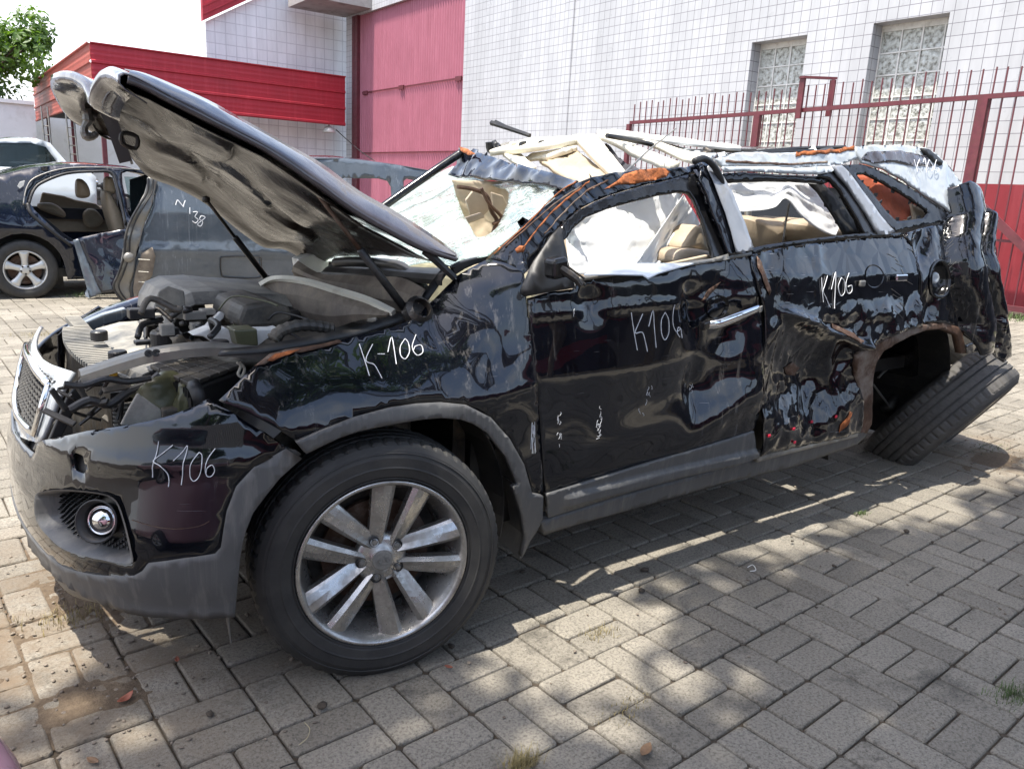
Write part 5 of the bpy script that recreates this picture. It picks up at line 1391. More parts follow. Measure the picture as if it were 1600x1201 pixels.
# ---- mirror base on its triangular sail, with the torn-off mirror's stub
panel('mirror_sail', [(876, 354), (884, 388), (891, 422), (899, 450), (860, 456), (822, 463), (813, 459), (815, 448), (828, 418), (846, 392), (862, 368)], Side(-.012), M['plastic'], car, step=.03, th=.012, curve=0)
sk = aty(869, 418, -.01); mbk = MB(); mbk.obox(sk, (.03, 0, .005), (0, .03, 0), (-.004, 0, .032)); mbk.build('mirror_stub', M['trim'], car, bevel=.014, seg=3)
MB().tube([sk + Vector((.0, -.02, .0)), sk + Vector((.04, -.05, -.03)), sk + Vector((.055, -.06, -.05))], [.014, .012, .008], 8).tube([sk + Vector((.01, -.02, -.012)), sk + Vector((.07, -.06, -.045))], .005, 6).tube([sk + Vector((.02, -.02, .01)), sk + Vector((.075, -.05, -.03))], .004, 6).build('broken_wire', M['darkmetal'], car)

# ---- window frame of the front door
def frame(name, outer, inner, surf, mat, parent, step=.02, th=.02, fl=.02, disp=None): return panel(name, outer, surf, mat, parent, holes=[inner] if inner else (), step=step, th=th, disp=disp, flange=fl, cur_h=False)
wf_out = [(876, 356), (888, 342), (905, 328), (930, 315), (962, 303), (1000, 292), (1040, 283), (1070, 274), (1086, 272), (1094, 282), (1104, 310), (1120, 345), (1134, 372), (1140, 400), (1112, 406), (1113, 396), (1107, 375), (1096, 340), (1084, 312), (1076, 302), (1060, 300), (1030, 305), (990, 315), (950, 326), (915, 340), (894, 358), (885, 372), (880, 376)]
panel('window_frame', wf_out, Side(.01), M['trim'], fdoor, step=.012, th=.02, disp=lambda x, z: .005 * ridge(x * 5, z * 5, 3.), flange=.015)
panel('window_seal', [(900, 440), (960, 431), (1080, 415), (1172, 400), (1172, 394), (1140, 396), (1112, 404), (1078, 408), (1010, 420), (955, 426), (899, 434)], Side(-.004), M['steel'], fdoor, step=.02, th=.008, flange=.01, disp=d_door)

# ---- B pillar
def d_bp(x, z): return .012 * ridge(x * 5, z * 4, 7.) + .006 * math.sin(z * 14)
panel('centre_pillar', [(1094, 262), (1108, 252), (1120, 258), (1130, 290), (1146, 325), (1160, 350), (1176, 384), (1178, 392), (1140, 400), (1128, 370), (1112, 335), (1100, 305), (1090, 282)], Side(-.015), M['paint'], car, step=.014, th=.03, disp=d_bp)
panel('centre_pillar_face', [(1110, 253), (1122, 262), (1134, 290), (1150, 322), (1164, 350), (1177, 385), (1177, 391), (1150, 394), (1140, 362), (1124, 320), (1112, 285), (1104, 262)], Side(-.028), M['reflect_grey'], car, step=.02, th=.006, disp=d_bp, flange=.004)
MB().tube(smooth_curve([aty(u, v, .16) for u, v in ((1085, 252), (1100, 248), (1114, 258), (1124, 275), (1128, 288))], 5), .013, 8).build('pillar_seal', M['plastic'], car, smooth=True)

# ---- A pillar and roof side rail, folded and rusting along the folds
def d_ap(x, z): return .005 * math.sin((x + z) * 48) * sstep(.45, .75, x) + .006 * ridge(x * 5, z * 5, 1.)
ap = panel('windscreen_pillar', [(764, 405), (790, 380), (815, 355), (840, 332), (865, 312), (885, 296), (903, 285), (925, 277), (960, 270), (1000, 266), (1040, 263), (1070, 262), (1095, 254), (1104, 250), (1106, 258), (1088, 270), (1070, 274), (1040, 282), (1000, 291), (962, 302), (930, 314), (905, 327), (888, 341), (874, 356), (860, 368), (845, 390), (828, 418), (816, 428), (792, 414)], Side(.03), M['paintc'], car, step=.010, th=.02, disp=d_ap, flange=.02)
def ruststreak(pts, w, sf, parent, mat='rust', y=None, disp=None):
    P = smooth_curve(pts, 5); top_ = [(p[0], p[1] - w / 2 * random.uniform(.5, 1.3)) for p in P]; bt_ = [(p[0], p[1] + w / 2 * random.uniform(.5, 1.3)) for p in P]
    panel('rust_streak', top_ + bt_[::-1], sf, M[mat], parent, step=.012, th=.001, flange=0, disp=lambda x, z: (disp(x, z) if disp else 0) + .002 + .0015 * ridge(x * 60, z * 60))
ruststreak([(772, 398), (800, 372), (826, 347), (850, 322), (874, 300), (900, 284)], 3, Side(.03), ap, disp=d_ap)
ruststreak([(816, 388), (836, 362), (860, 334), (884, 312), (905, 296), (920, 284)], 4, Side(.03), ap, disp=d_ap)
ruststreak([(850, 366), (868, 346), (886, 326), (905, 308), (925, 294), (950, 282)], 4, Side(.03), ap, 'rustsoft', disp=d_ap)
ruststreak([(790, 386), (830, 350), (870, 316), (910, 290)], 3, Side(.03), ap, 'rustsoft', disp=d_ap)
panel('rust_patch', [(805, 390), (812, 384), (820, 385), (818, 394), (808, 396)], Side(.03), M['rust'], ap, step=.01, th=.001, flange=0, disp=lambda x, z: d_ap(x, z) + .002)
panel('rust_patch', [(766, 404), (774, 398), (784, 402), (790, 412), (786, 420), (778, 412)], Side(.03), M['rust'], ap, step=.01, th=.001, flange=0, disp=lambda x, z: .003)
panel('rust_patch', [(975, 272), (1000, 266), (1040, 263), (1048, 268), (1040, 277), (1012, 285), (985, 288), (965, 290), (940, 298), (962, 284)], Side(.03), M['rust'], ap, step=.010, th=.002, flange=0, disp=lambda x, z: d_ap(x, z) + .003 + .004 * ridge(x * 18, z * 18))
panel('bright_dent', [(826, 420), (818, 428), (808, 424), (806, 414), (812, 406), (822, 408)], Side(.0), M['paint'], ap, step=.01, th=.002, flange=0, disp=lambda x, z: -.02 + .012)
MB().tube([aty(976, 270, .25), aty(1012, 236, .35), aty(1056, 201, .5)], [.004, .0035, .0025], 6).build('bent_rod', M['steel'], car)

# ---- windscreen and the header above it
wsA, wsB, wsC = aty(745, 412, .16), aty(880, 300, .40), aty(500, 402, 1.58)
WS = Plane(wsA, wsB, wsC, fn=lambda a, b: 0)
def sheet3(name, pts, mat, th=.012, amp=.0, parent=car, seed=0, smooth=True, bev=0, n=10):
    a, b, c, d = map(Vector, pts); rows = []; nn = (b - a).cross(d - a).normalized()
    for i in range(n + 1): rows.append([(a.lerp(b, j / n)).lerp(d.lerp(c, j / n), i / n) + nn * amp * (ridge(i / n * 2 + seed, j / n * 2, seed) + math.sin(math.pi * i / n) * .5) for j in range(n + 1)])
    return MB().grid(rows).build(name, mat, parent, smooth=smooth, solid=th)
ws = panel('windscreen', [(519, 392), (560, 358), (600, 326), (640, 300), (680, 275), (708, 262), (760, 284), (800, 288), (846, 290), (876, 298), (860, 318), (838, 340), (815, 362), (790, 384), (764, 402), (722, 408), (715, 418), (640, 418), (560, 414), (508, 410)], WS, M['wsglass'], car,
    holes=[[(712, 290), (745, 288), (790, 298), (796, 318), (786, 342), (768, 360), (748, 372), (735, 355), (722, 330)]], step=.03, th=.005, disp=lambda a, b: .02 * fbm(a * 2.5, b * 2.5, 3, 3) + .012 * ridge(a * 3, b * 3, 5.), flange=0)
panel('header_panel', [(722, 234), (732, 236), (771, 245), (796, 254), (822, 262), (860, 272), (905, 284), (884, 298), (868, 296), (850, 292), (800, 288), (760, 282), (706, 277), (714, 258)], Plane(aty(706, 277, 1.55), aty(884, 298, .40), aty(730, 236, 1.50)), M['navy'], car, step=.02, th=.02,
    disp=lambda a, b: .03 * ridge(a * 3.2, b * 5, 2.) + .03 * fbm(a * 3, b * 4, 1, 2), flange=.01)
panel('rust_patch', [(722, 232), (736, 236), (748, 244), (738, 246), (726, 240)], Plane(aty(706, 277, 1.52), aty(884, 298, .37), aty(730, 236, 1.47)), M['rust'], car, step=.02, th=.002, disp=lambda a, b: .02, flange=0)
MB().tube(smooth_curve([aty(u, v, y) for u, v, y in ((494, 405, 1.62), (560, 352, 1.60), (620, 308, 1.58), (680, 266, 1.56), (722, 238, 1.52))], 5), .02, 8).build('far_pillar', M['trim'], car, smooth=True)
sheet3('torn_headlining', [aty(700, 282, 1.30), aty(806, 286, 1.0), aty(800, 372, 1.0), aty(724, 380, 1.25)], M['beige'], .01, .05, seed=21, n=16)
for vp, vy in ((((728, 312), (742, 294), (770, 320), (752, 342), (736, 338)), .9), (((768, 300), (786, 306), (794, 322), (780, 334), (770, 322)), .85), (((722, 342), (752, 332), (758, 340), (726, 352)), .8)):
    MB().prism([aty(u, v, vy) for u, v in vp], (.01, .025, 0)).build('broken_sun_visor', M['beige'], car, bevel=.004)
MB().tube(smooth_curve([aty(u, v, .8) for u, v in ((715, 292), (740, 296), (760, 306), (768, 330), (776, 345), (770, 365))], 5), .009, 6).tube(smooth_curve([aty(u, v, .78) for u, v in ((752, 294), (764, 318), (784, 340), (770, 350))], 5), .007, 6).build('hanging_cable', M['rustsoft'], car)
MB().obox(aty(660, 452, .4), (.001, 0, 0), (0, .001, 0), (0, 0, .001)).build('clip', M['plastic'], car)
# dashboard and steering wheel, seen dimly through the glass
MB().obox((.98, .95, 1.0), (.28, 0, -.02), (0, .68, 0), (.02, 0, .10)).build('dashboard', M['beige'], car, bevel=.05)
MB().lathe([(.175 + .014 * math.cos(t), .014 * math.sin(t)) for t in np.linspace(0, 6.28, 12, endpoint=False)], 36, Matrix.Translation((1.28, .52, 1.02)) @ Matrix.Rotation(rad(62), 4, 'Y'), close=True).build('steering_wheel', M['plastic'], car, smooth=True)

# ---- seats
def seat(x, y, w=.50, h=.62, tilt=.25, head=True, z0=.62):
    def cush(c, ax, ay, az, nm, par, bev=.06):
        return MB().obox(c, ax, ay, az).build(nm, M['leather'], par, bevel=bev, seg=4, smooth=False)
    s = cush((x, y, z0), (.26, 0, .03), (0, w / 2, 0), (0, 0, .08), 'seat', car)
    bk = Vector((math.sin(tilt), 0, math.cos(tilt)))
    cush(Vector((x + .28, y, z0 + .05)) + bk * h / 2, Vector((bk.z, 0, -bk.x)) * .07, (0, w / 2, 0), bk * h / 2, 'backrest', s)
    if head: cush(Vector((x + .28, y, z0 + .05)) + bk * (h + .09), Vector((bk.z, 0, -bk.x)) * .05, (0, .13, 0), bk * .08, 'headrest', s, .04)
seat(1.48, .56, z0=.60, h=.55, tilt=.35, head=False); seat(1.48, 1.32, z0=.60)
# rear bench: rounded backs seen through the rear door window
def pillow(name, px, y, d, mat, puff=.05, parent=car):
    """soft rounded slab: outline read at depth y"""
    P = [aty(u, v, y) for u, v in [tuple(q) for q in smooth_curve(px, 4, True)]]; c = sum(P, Vector()) / len(P); rows = []
    for k, (s_, o_) in enumerate(((1., d), (1.0, 0.02), (.95, -.01), (.8, -puff * .7), (.5, -puff), (.02, -puff * 1.1))): rows.append([c.lerp(p, s_) + Vector((0, o_, 0)) for p in P + P[:1]])
    return MB().grid(rows).build(name, mat, parent, smooth=True)
pillow('rear_backrest', [(1165, 342), (1190, 340), (1222, 344), (1230, 356), (1224, 372), (1215, 400), (1168, 400)], .75, .3, M['leather'])
pillow('rear_backrest', [(1215, 400), (1218, 375), (1228, 358), (1245, 360), (1250, 400)], .85, .3, M['beige'])
pillow('rear_backrest', [(1240, 350), (1262, 342), (1290, 345), (1318, 352), (1326, 364), (1318, 376), (1270, 380), (1244, 376)], .65, .3, M['leather'])
MB().box((1.9, .72, .75), (2.6, .78, 1.12)).build('seat_side', M['leather'], car, bevel=.03)
# far doors' inner trim and openings
fi = MB(); fi.prism([(.95, 1.68, .60), (2.8, 1.70, .60), (3.4, 1.68, .9), (3.4, 1.66, 1.2), (.80, 1.64, 1.10)], (0, .03, 0)); fi.build('far_trim', M['beige'], car)
panel('red_inner_panel', [(1166, 300), (1300, 306), (1330, 320), (1350, 345), (1340, 372), (1200, 372), (1168, 372)], Plane(Vector((1.6, 1.60, 1)), Vector((3, 1.60, 1)), Vector((1.6, 1.60, 1.5))), M['beige'], car, step=.08, th=.02, flange=0)
panel('red_window_film', [(1213, 320), (1228, 318), (1250, 322), (1256, 335), (1240, 343), (1222, 340)], Plane(Vector((1.6, 1.56, 1)), Vector((3, 1.56, 1)), Vector((1.6, 1.56, 1.5))), M['redwall'], car, step=.05, th=.01, flange=0)
MB().tube([aty(1233, 318, .6), aty(1228, 345, .6), aty(1223, 381, .55)], .006, 6).build('belt', M['plastic'], car)
MB().tube([aty(1170, 322, 1.4), aty(1170, 344, 1.4)], .02, 6).build('trim_post', M['cream'], car)

# ---- airbags hanging in the windows
def cloth(name, top, bot, y0, y1, seed, amp=.03, mat='airbag', n=40, m=16, th=.002):
    T, B = smooth_curve(top, 6), smooth_curve(bot, 6); rows = []
    for i in range(n + 1):
        t = i / n; a = samp(T, t); b = samp(B, t); R = []
        for j in range(m + 1):
            s_ = j / m; u, v = a * (1 - s_) + b * s_; y = y0 + (y1 - y0) * t + amp * (1.6 * ridge(t * 2.6 + seed, s_ * 1.1 + t, seed) + .9 * fbm(t * 7, s_ * 5, seed, 3)) - .13 * s_ ** 1.2
            R.append(aty(u, v, y))
        rows.append(R)
    return MB().grid(rows).build(name, M[mat], car, smooth=True, solid=th)
cloth('curtain_airbag', [(884, 368), (905, 342), (945, 325), (1000, 312), (1040, 302), (1066, 302)], [(890, 428), (920, 428), (960, 424), (1000, 422), (1020, 418), (1040, 404)], .42, .48, 3.1, .018)
cloth('curtain_airbag', [(1068, 304), (1076, 318), (1088, 338), (1094, 350)], [(985, 425), (1010, 425), (1030, 414), (1054, 396)], .34, .42, 5.7, .022, n=26)
cloth('curtain_airbag', [(1130, 282), (1170, 284), (1215, 282), (1240, 280), (1270, 290), (1298, 308), (1322, 330)], [(1150, 330), (1175, 330), (1210, 324), (1228, 310), (1252, 338), (1285, 362), (1306, 368)], .52, .56, 9.3, .022)
pillow('door_trim', [(1052, 402), (1060, 392), (1080, 388), (1105, 392), (1110, 402), (1090, 408), (1055, 412)], .22, .1, M['leather'], .02)
pillow('belt_cover', [(1064, 386), (1078, 366), (1092, 352), (1104, 380), (1108, 396), (1085, 392)], .26, .1, M['beige'], .02)
slab('lower_trim', [(1043, 412), (1108, 398), (1112, 404), (1050, 414)], .12, .02, M['beige'])

# ---- roof: side rail, torn skin, lifted headlining
def d_roof(x, z): return .012 * ridge(x * 4, z * 9, 4.) + .008 * ridge(x * 16, z * 12, 4.)
rr = panel('roof_rail', [(1114, 250), (1140, 242), (1158, 239), (1200, 240), (1260, 240), (1300, 236), (1316, 232), (1340, 230), (1345, 240), (1335, 250), (1312, 258), (1290, 260), (1240, 263), (1190, 261), (1150, 260), (1126, 262)], Side(.02), M['silver_and_glare'], car, step=.012, th=.02, disp=d_roof)
ruststreak([(1240, 243), (1275, 240), (1305, 237), (1330, 233)], 7, Side(.02), rr, disp=d_roof)
ruststreak([(1130, 254), (1180, 257), (1230, 258), (1290, 255)], 4, Side(.02), rr, 'rustsoft', disp=d_roof)
panel('dark_channel', [(1126, 262), (1190, 262), (1240, 264), (1292, 261), (1300, 259), (1306, 263), (1296, 270), (1276, 274), (1220, 272), (1160, 268), (1130, 270)], Side(.0), M['silver_and_glare'], car, step=.02, th=.015, disp=d_roof, flange=.01)
panel('window_header', [(1128, 271), (1160, 269), (1220, 273), (1276, 275), (1298, 270), (1312, 278), (1290, 286), (1240, 282), (1200, 282), (1136, 284)], Side(.01), M['trim'], car, step=.02, th=.02, flange=.02)
# roof skin, seen edge-on, peeled up over the front seats
sheet3('roof_skin', [aty(1150, 240, .80), aty(1440, 234, .80), aty(1400, 232, 1.5), aty(1140, 232, 1.55)], M['paintc'], .01, .012, seed=2)
sheet3('roof_lining', [aty(932, 211, .95), aty(1157, 238, .50), aty(1150, 234, 1.2), aty(975, 211, 1.35)], M['white_pl'], .02, .014, seed=4)
sheet3('roof_lining', [aty(934, 209, .90), aty(946, 207, .95), aty(1062, 256, .42), aty(1046, 262, .40)], M['cream'], .03, .01, seed=6)
sheet3('roof_frame', [aty(962, 212, 1.1), aty(972, 214, 1.0), aty(1100, 250, .36), aty(1080, 256, .34)], M['cream'], .02, .012, seed=7)
sheet3('roof_frame', [aty(985, 214, 1.2), aty(1000, 214, 1.15), aty(1120, 240, .44), aty(1110, 246, .40)], M['silver_and_glare'], .02, .012, seed=8)
sheet3('torn_cloth', [aty(930, 216, 1.0), aty(950, 224, .85), aty(1030, 264, .40), aty(968, 270, .45)], M['greyfab'], .006, .05, seed=9, n=18)
sheet3('sunroof_panel', [aty(840, 246, 1.25), aty(900, 231, 1.0), aty(962, 272, .50), aty(906, 284, .46)], M['beige'], .02, .03, seed=3, n=14)
fr1 = sheet3('sunroof_frame', [aty(896, 214, 1.05), aty(932, 214, .95), aty(976, 270, .44), aty(958, 276, .46)], M['cream'], .03, .006, seed=1)
sheet3('frame_edge', [aty(765, 238, 1.45), aty(830, 218, 1.4), aty(905, 214, 1.0), aty(900, 222, 1.0)], M['cream'], .03, .006, parent=fr1, seed=11)
sheet3('frame_edge', [aty(815, 252, 1.35), aty(832, 240, 1.3), aty(900, 229, .98), aty(880, 236, 1.02)], M['cream'], .025, .01, parent=fr1, seed=12)
sheet3('frame_edge', [aty(786, 240, 1.4), aty(812, 240, 1.4), aty(838, 262, 1.0), aty(822, 264, 1.0)], M['cream'], .02, .006, parent=fr1, seed=13)
ge = MB(); ge.tube(smooth_curve([aty(u, v, y) for u, v, y in ((764, 222, 1.5), (768, 236, 1.5), (790, 228, 1.48), (820, 225, 1.4), (860, 222, 1.2), (900, 219, 1.05))], 4), .018, 6)
ge.build('torn_edge_trim', M['plastic'], car)
for i in range(7): slab('retaining_tab', [(800 + i * 15, 222 - i * .8), (809 + i * 15, 221 - i * .8), (806 + i * 15, 229 - i * .6), (797 + i * 15, 230 - i * .6)], 1.35 - i * .05, .02, M['plastic' if i % 2 else 'cream'])
MB().tube([aty(768, 192, 1.35), aty(790, 199, 1.25), aty(828, 212, 1.1)], [.013, .012, .010], 6).tube([aty(774, 189, 1.33), aty(792, 198, 1.24)], .006, 6).build('antenna_arm', M['plastic'], car)
for (u0, v0, u1, v1, y) in ((948, 212, 1064, 238, .7), (1060, 238, 1180, 236, .6), (1100, 246, 1270, 236, .5), (1180, 238, 1320, 230, .7)):
    MB().tube([aty(u0, v0, y), aty((u0 + u1) / 2, (v0 + v1) / 2 - 2, y), aty(u1, v1, y)], .011, 6).build('roof_seam', M['plastic'], car)
lump('torn_scrap', aty(1106, 238, .5), .03, M['darkmetal'], (1, 1, .7), 9, .6); lump('torn_scrap', aty(774, 230, 1.5), .03, M['plastic'], (.7, 1, 1), 19, .6)
sheet3('torn_scrap', [aty(1255, 236, .6), aty(1300, 229, .6), aty(1310, 233, .5), aty(1270, 240, .5)], M['plastic'], .008, .01, seed=5)
sheet3('torn_scrap', [aty(1262, 232, .62), aty(1272, 226, .62), aty(1276, 234, .5), aty(1265, 236, .5)], M['white_pl'], .004, .01, seed=15)

# ---- rear door
def d_rd(x, z):
    k = 1.0
    d = .018 * ridge(x * 2.6, z * 2.2, 11.) + .003 * ridge(x * 6.5, z * 5.5, 12.)
    lo = sstep(1.02, .90, z - .06 * (x - 1.7)); edge = sstep(1.75, 1.62, x)
    calm = sstep(1.95, 2.15, x) * sstep(.88, .95, z)
    d *= 1 - .88 * calm
    d += -.10 * lo * math.exp(-((x - 2.02) / .34) ** 2 - ((z - .74) / .20) ** 2) + .034 * lo * ridge(x * 3.6, z * 3.0, 13.) + .005 * lo * ridge(x * 8, z * 7, 14.)
    d += .035 * math.exp(-((z - (1.02 - .30 * (x - 1.75))) / .022) ** 2) * sstep(1.7, 1.9, x) * sstep(2.65, 2.45, x)
    d += edge * .014 * ridge(x * 9, z * 5, 15.)
    d *= sstep(.36, .46, z) * .9 + .1
    return d
rd_px = [(1183, 710), (1186, 685), (1189, 640), (1192, 593), (1191, 540), (1190, 493), (1184, 465), (1178, 443), (1172, 418), (1169, 400), (1190, 394), (1230, 387), (1273, 380), (1330, 374), (1383, 369), (1413, 371), (1424, 385), (1431, 404), (1436, 437), (1434, 477), (1431, 509),
         (1410, 514), (1393, 521), (1368, 533), (1350, 543), (1337, 552), (1335, 568), (1339, 593), (1343, 626), (1343, 655), (1340, 674), (1280, 688), (1220, 701)]
rdoor = panel('rear_door', rd_px, SIDE, M['paintc'], car, step=.013, disp=d_rd)
strokes('marking', [[(1279, 434), (1280, 452), (1282, 472)], [(1290, 431), (1285, 446), (1282, 455), (1288, 466), (1294, 480)], [(1297, 452), (1304, 426), (1303, 455), (1301, 482)],
    [(1313, 434), (1308, 448), (1312, 462), (1318, 456), (1318, 440), (1313, 434)], [(1325, 427), (1320, 443), (1323, 458), (1329, 455), (1329, 446), (1323, 448)]], SIDE, M['chalk'], rdoor, w=.0019, disp=d_rd, off=.005)
M['tape'] = simple('red_clip', (.55, .02, .05), .5)
for (u, v) in ((1193, 677), (1232, 667), (1270, 659), (1301, 649), (1232, 686)):
    q = SIDE.hit(u, v); MB().obox(on(SIDE, q, d_rd(*q) + .006), (.007, 0, 0), (0, .003, 0), (0, 0, .006)).build('clip', M['tape'], rdoor, bevel=.002)
def d_rd2(x, z): return d_rd(x, z) + .004
for px_, mt in (([(1176, 402), (1184, 412), (1192, 432), (1200, 455), (1196, 462), (1186, 440), (1178, 420)], 'rustsoft'), ([(1300, 505), (1330, 520), (1345, 532), (1338, 536), (1315, 524), (1298, 512)], 'rustsoft'),
                ([(1320, 640), (1324, 642), (1312, 662), (1303, 672), (1306, 660)], 'rust'), ([(1238, 578), (1256, 570), (1272, 580), (1262, 592), (1248, 590)], 'rustsoft'), ([(1100, 470), (1112, 452), (1130, 440), (1122, 452), (1106, 468)], 'rustsoft')):
    panel('rust_patch', px_, SIDE, M[mt], rdoor if px_[0][0] > 1170 else fdoor, step=.012, th=.001, flange=0, disp=d_rd2 if px_[0][0] > 1170 else (lambda x, z: d_door(x, z) + .002))
hc = SIDE.hit(1366, 432); R_ = []
for r, dp in ((1., -.003), (.85, -.008), (.5, -.02), (.02, -.026)):
    R_.append([on(SIDE, (hc[0] + .07 * r * math.cos(2 * math.pi * i / 24), hc[1] + .05 * r * math.sin(2 * math.pi * i / 24)), d_rd(*hc) + dp + .006) for i in range(25)])
MB().grid(R_).build('handle_bowl', M['trim'], rdoor, smooth=True)
MB().obox(on(SIDE, SIDE.hit(1402, 434), .02), (.045, 0, 0), (0, .008, 0), (0, 0, .016)).build('handle_mount', M['chrome'], rdoor, bevel=.006)
MB().obox(on(SIDE, SIDE.hit(1344, 443), .01), (.022, 0, 0), (0, .006, 0), (0, 0, .014)).build('handle_mount', M['steel'], rdoor, bevel=.006)
panel('window_seal', [(1169, 400), (1200, 389), (1273, 378), (1330, 371), (1412, 369), (1412, 364), (1370, 363), (1330, 366), (1273, 372), (1200, 382), (1172, 388)], Side(-.012), M['trim'], rdoor, step=.02, th=.012, flange=.012)
# rear door window frame (leans back to the C pillar)
panel('window_frame', [(1300, 262), (1312, 272), (1330, 296), (1350, 328), (1364, 352), (1370, 366), (1352, 366), (1345, 352), (1330, 326), (1312, 296), (1298, 280), (1280, 275)], Side(-.005), M['trim'], rdoor, step=.02, th=.03, flange=.015)
panel('inner_trim_post', [(1256, 276), (1276, 276), (1300, 300), (1330, 340), (1352, 366), (1322, 368), (1306, 340), (1280, 300)], Side(.10), M['plastic'], car, step=.03, th=.02)
MB().tube(smooth_curve([aty(u, v, .2) for u, v in ((1318, 366), (1328, 352), (1344, 338), (1348, 334))], 4), .010, 6).tube([aty(1334, 366, .2), aty(1342, 348, .2)], .006, 6).tube([aty(1355, 366, .15), aty(1355, 348, .15)], .010, 6).build('belt_anchor', M['carrier'], car)

# ---- C pillar, quarter window, rear quarter
panel('rear_pillar', [(1300, 259), (1314, 258), (1330, 274), (1350, 302), (1372, 332), (1392, 356), (1398, 362), (1390, 366), (1372, 366), (1362, 348), (1345, 320), (1326, 292), (1308, 272)], Side(-.015), M['reflect_grey'], car, step=.02, th=.02, disp=lambda x, z: .006 * ridge(x * 6, z * 6, 1.))
qo = [(1314, 258), (1345, 257), (1362, 262), (1384, 272), (1410, 286), (1440, 306), (1462, 321), (1481, 336), (1474, 346), (1440, 353), (1400, 362), (1384, 350), (1366, 326), (1346, 298), (1330, 276)]
qi = [(1336, 272), (1352, 272), (1376, 284), (1404, 300), (1430, 316), (1450, 332), (1444, 340), (1420, 344), (1400, 346), (1386, 332), (1366, 306), (1350, 288)]
panel('quarter_window_frame', qo, Side(.0), M['trim'], car, holes=[qi], step=.014, th=.02, cur_h=False, flange=.012, disp=lambda x, z: .004 * ridge(x * 9, z * 9, 1.))
panel('quarter_inner_panel', [(1336, 270), (1380, 280), (1430, 312), (1460, 334), (1446, 346), (1398, 352), (1360, 310)], Side(.09), M['redglass'], car, step=.03, th=.02)
panel('quarter_inner_trim', [(1424, 318), (1452, 332), (1446, 345), (1412, 349), (1428, 340)], Side(.06), M['beige'], car, step=.02, th=.02)
gl2 = [aty(u, v, SIDE.y(*SIDE.hit(u, v)) + .01) for u, v in dense([tuple(q) for q in qi], 7)]
rnd = random.Random(2)
for p in gl2[::2]:
    MB().obox(p + Vector((rnd.uniform(-.01, .01), 0, rnd.uniform(-.01, .01))), (rnd.uniform(.008, .018), 0, rnd.uniform(-.006, .006)), (0, .003, 0), (0, 0, rnd.uniform(.004, .012))).build('glass_remnant', M['plastic'], car)
QS = Side(.0)
def fold(pts):
    P = sorted([SIDE.hit(*p) for p in pts], key=lambda q: q[1]); return np.array([q[1] for q in P]), np.array([q[0] for q in P])
fA = fold([(1476, 300), (1485, 340), (1480, 372), (1484, 410), (1490, 450), (1502, 505)]); fB = fold([(1528, 335), (1520, 372), (1520, 400), (1530, 440), (1538, 480), (1540, 525)])
QD1 = SIDE.hit(1440, 385); QD2 = SIDE.hit(1450, 480)
def d_q(x, z):
    a = np.interp(z, *fA); b = np.interp(z, *fB); m_ = (a + b) / 2; w_ = max(.05, (b - a) / 2)
    d = .010 * ridge(x * 3.0, z * 2.0, 21.) * sstep(a + .05, a - .2, x) + .003 * ridge(x * 8, z * 5, 22.)
    d += dent(x, z, *QD1, .10, .06, -.03, .8) + dent(x, z, *QD2, .06, .10, -.025, -.5)
    k = (x - m_) / w_
    if abs(k) < 1: d += .085 * math.sqrt(1 - k * k)
    d -= .035 * math.exp(-((x - a) / .022) ** 2) + .03 * math.exp(-((x - b) / .02) ** 2)
    if x > b: d += .05 * math.sin(min(math.pi, (x - b) / .16 * math.pi)) + .02 * ridge(z * 4, x * 2, 3.)
    d += .004 * ridge(z * 4, x * 5, 7.) * sstep(a - .02, a + .1, x) + .006 * sstep(a - .3, a - .1, x) * abs(math.sin(z * 24 + x * 9)) * sstep(.98, .90, z)
    return d
q_px = [(1414, 372), (1416, 364), (1440, 356), (1474, 350), (1480, 344), (1484, 330), (1478, 312), (1476, 297), (1490, 292), (1505, 302), (1520, 317), (1530, 328), (1537, 338), (1543, 364), (1550, 392), (1551, 428), (1556, 450), (1558, 480), (1552, 510), (1546, 540), (1526, 545), (1508, 550), (1502, 520), (1497, 511), (1474, 504), (1450, 505), (1434, 508), (1437, 470), (1438, 437), (1433, 402), (1425, 385)]
fuel = [(1467 + 15.5 * math.cos(t), 436 + 26 * math.sin(t)) for t in np.linspace(0, 2 * math.pi, 20, endpoint=False)]
qp = panel('rear_quarter_panel', q_px, QS, M['paintc'], car, holes=[fuel], step=.012, disp=d_q, cur_h=False)
fc = QS.hit(1467, 436); dq = d_q(*fc)
fb = MB(); R_ = []
for r, dp in ((1.18, .004), (1.0, .010), (.97, -.004), (.9, -.05), (.02, -.055)):
    ring = []
    for t in np.linspace(0, 2 * math.pi, 25):
        q = QS.hit(1467 + 15.5 * r * math.cos(t), 436 + 26 * r * math.sin(t)); ring.append(on(QS, q, (d_q(*q) if r > .95 else dq) + dp))
    R_.append(ring)
fbo = fb.grid(R_).build('filler_recess', M['trim'], qp, smooth=True)
pf = on(QS, QS.hit(1466, 434), dq - .03); mf_ = Matrix.Translation(pf) @ Vector((-.2, -1, .1)).to_track_quat('Z', 'Y').to_matrix().to_4x4()
MB().lathe([(.028, -.02), (.028, .012), (.020, .018), (.012, .014), (0, .014)], 20, mf_).build('filler_cap', M['silver_and_glare'], fbo, smooth=True)
rnd = random.Random(33); fl = []
for (px0, py0, px1, py1) in ((1486, 345, 1482, 372), (1482, 372, 1484, 410), (1484, 410, 1492, 452), (1521, 372, 1519, 400), (1519, 400, 1530, 440), (1530, 440, 1538, 480)):
    for i in range(7):
        t = rnd.random(); o = rnd.gauss(0, 2.2); u = px0 + (px1 - px0) * t + o; v = py0 + (py1 - py0) * t; fl.append([(u, v), (u + rnd.uniform(-2, 2), v + rnd.uniform(5, 14))])
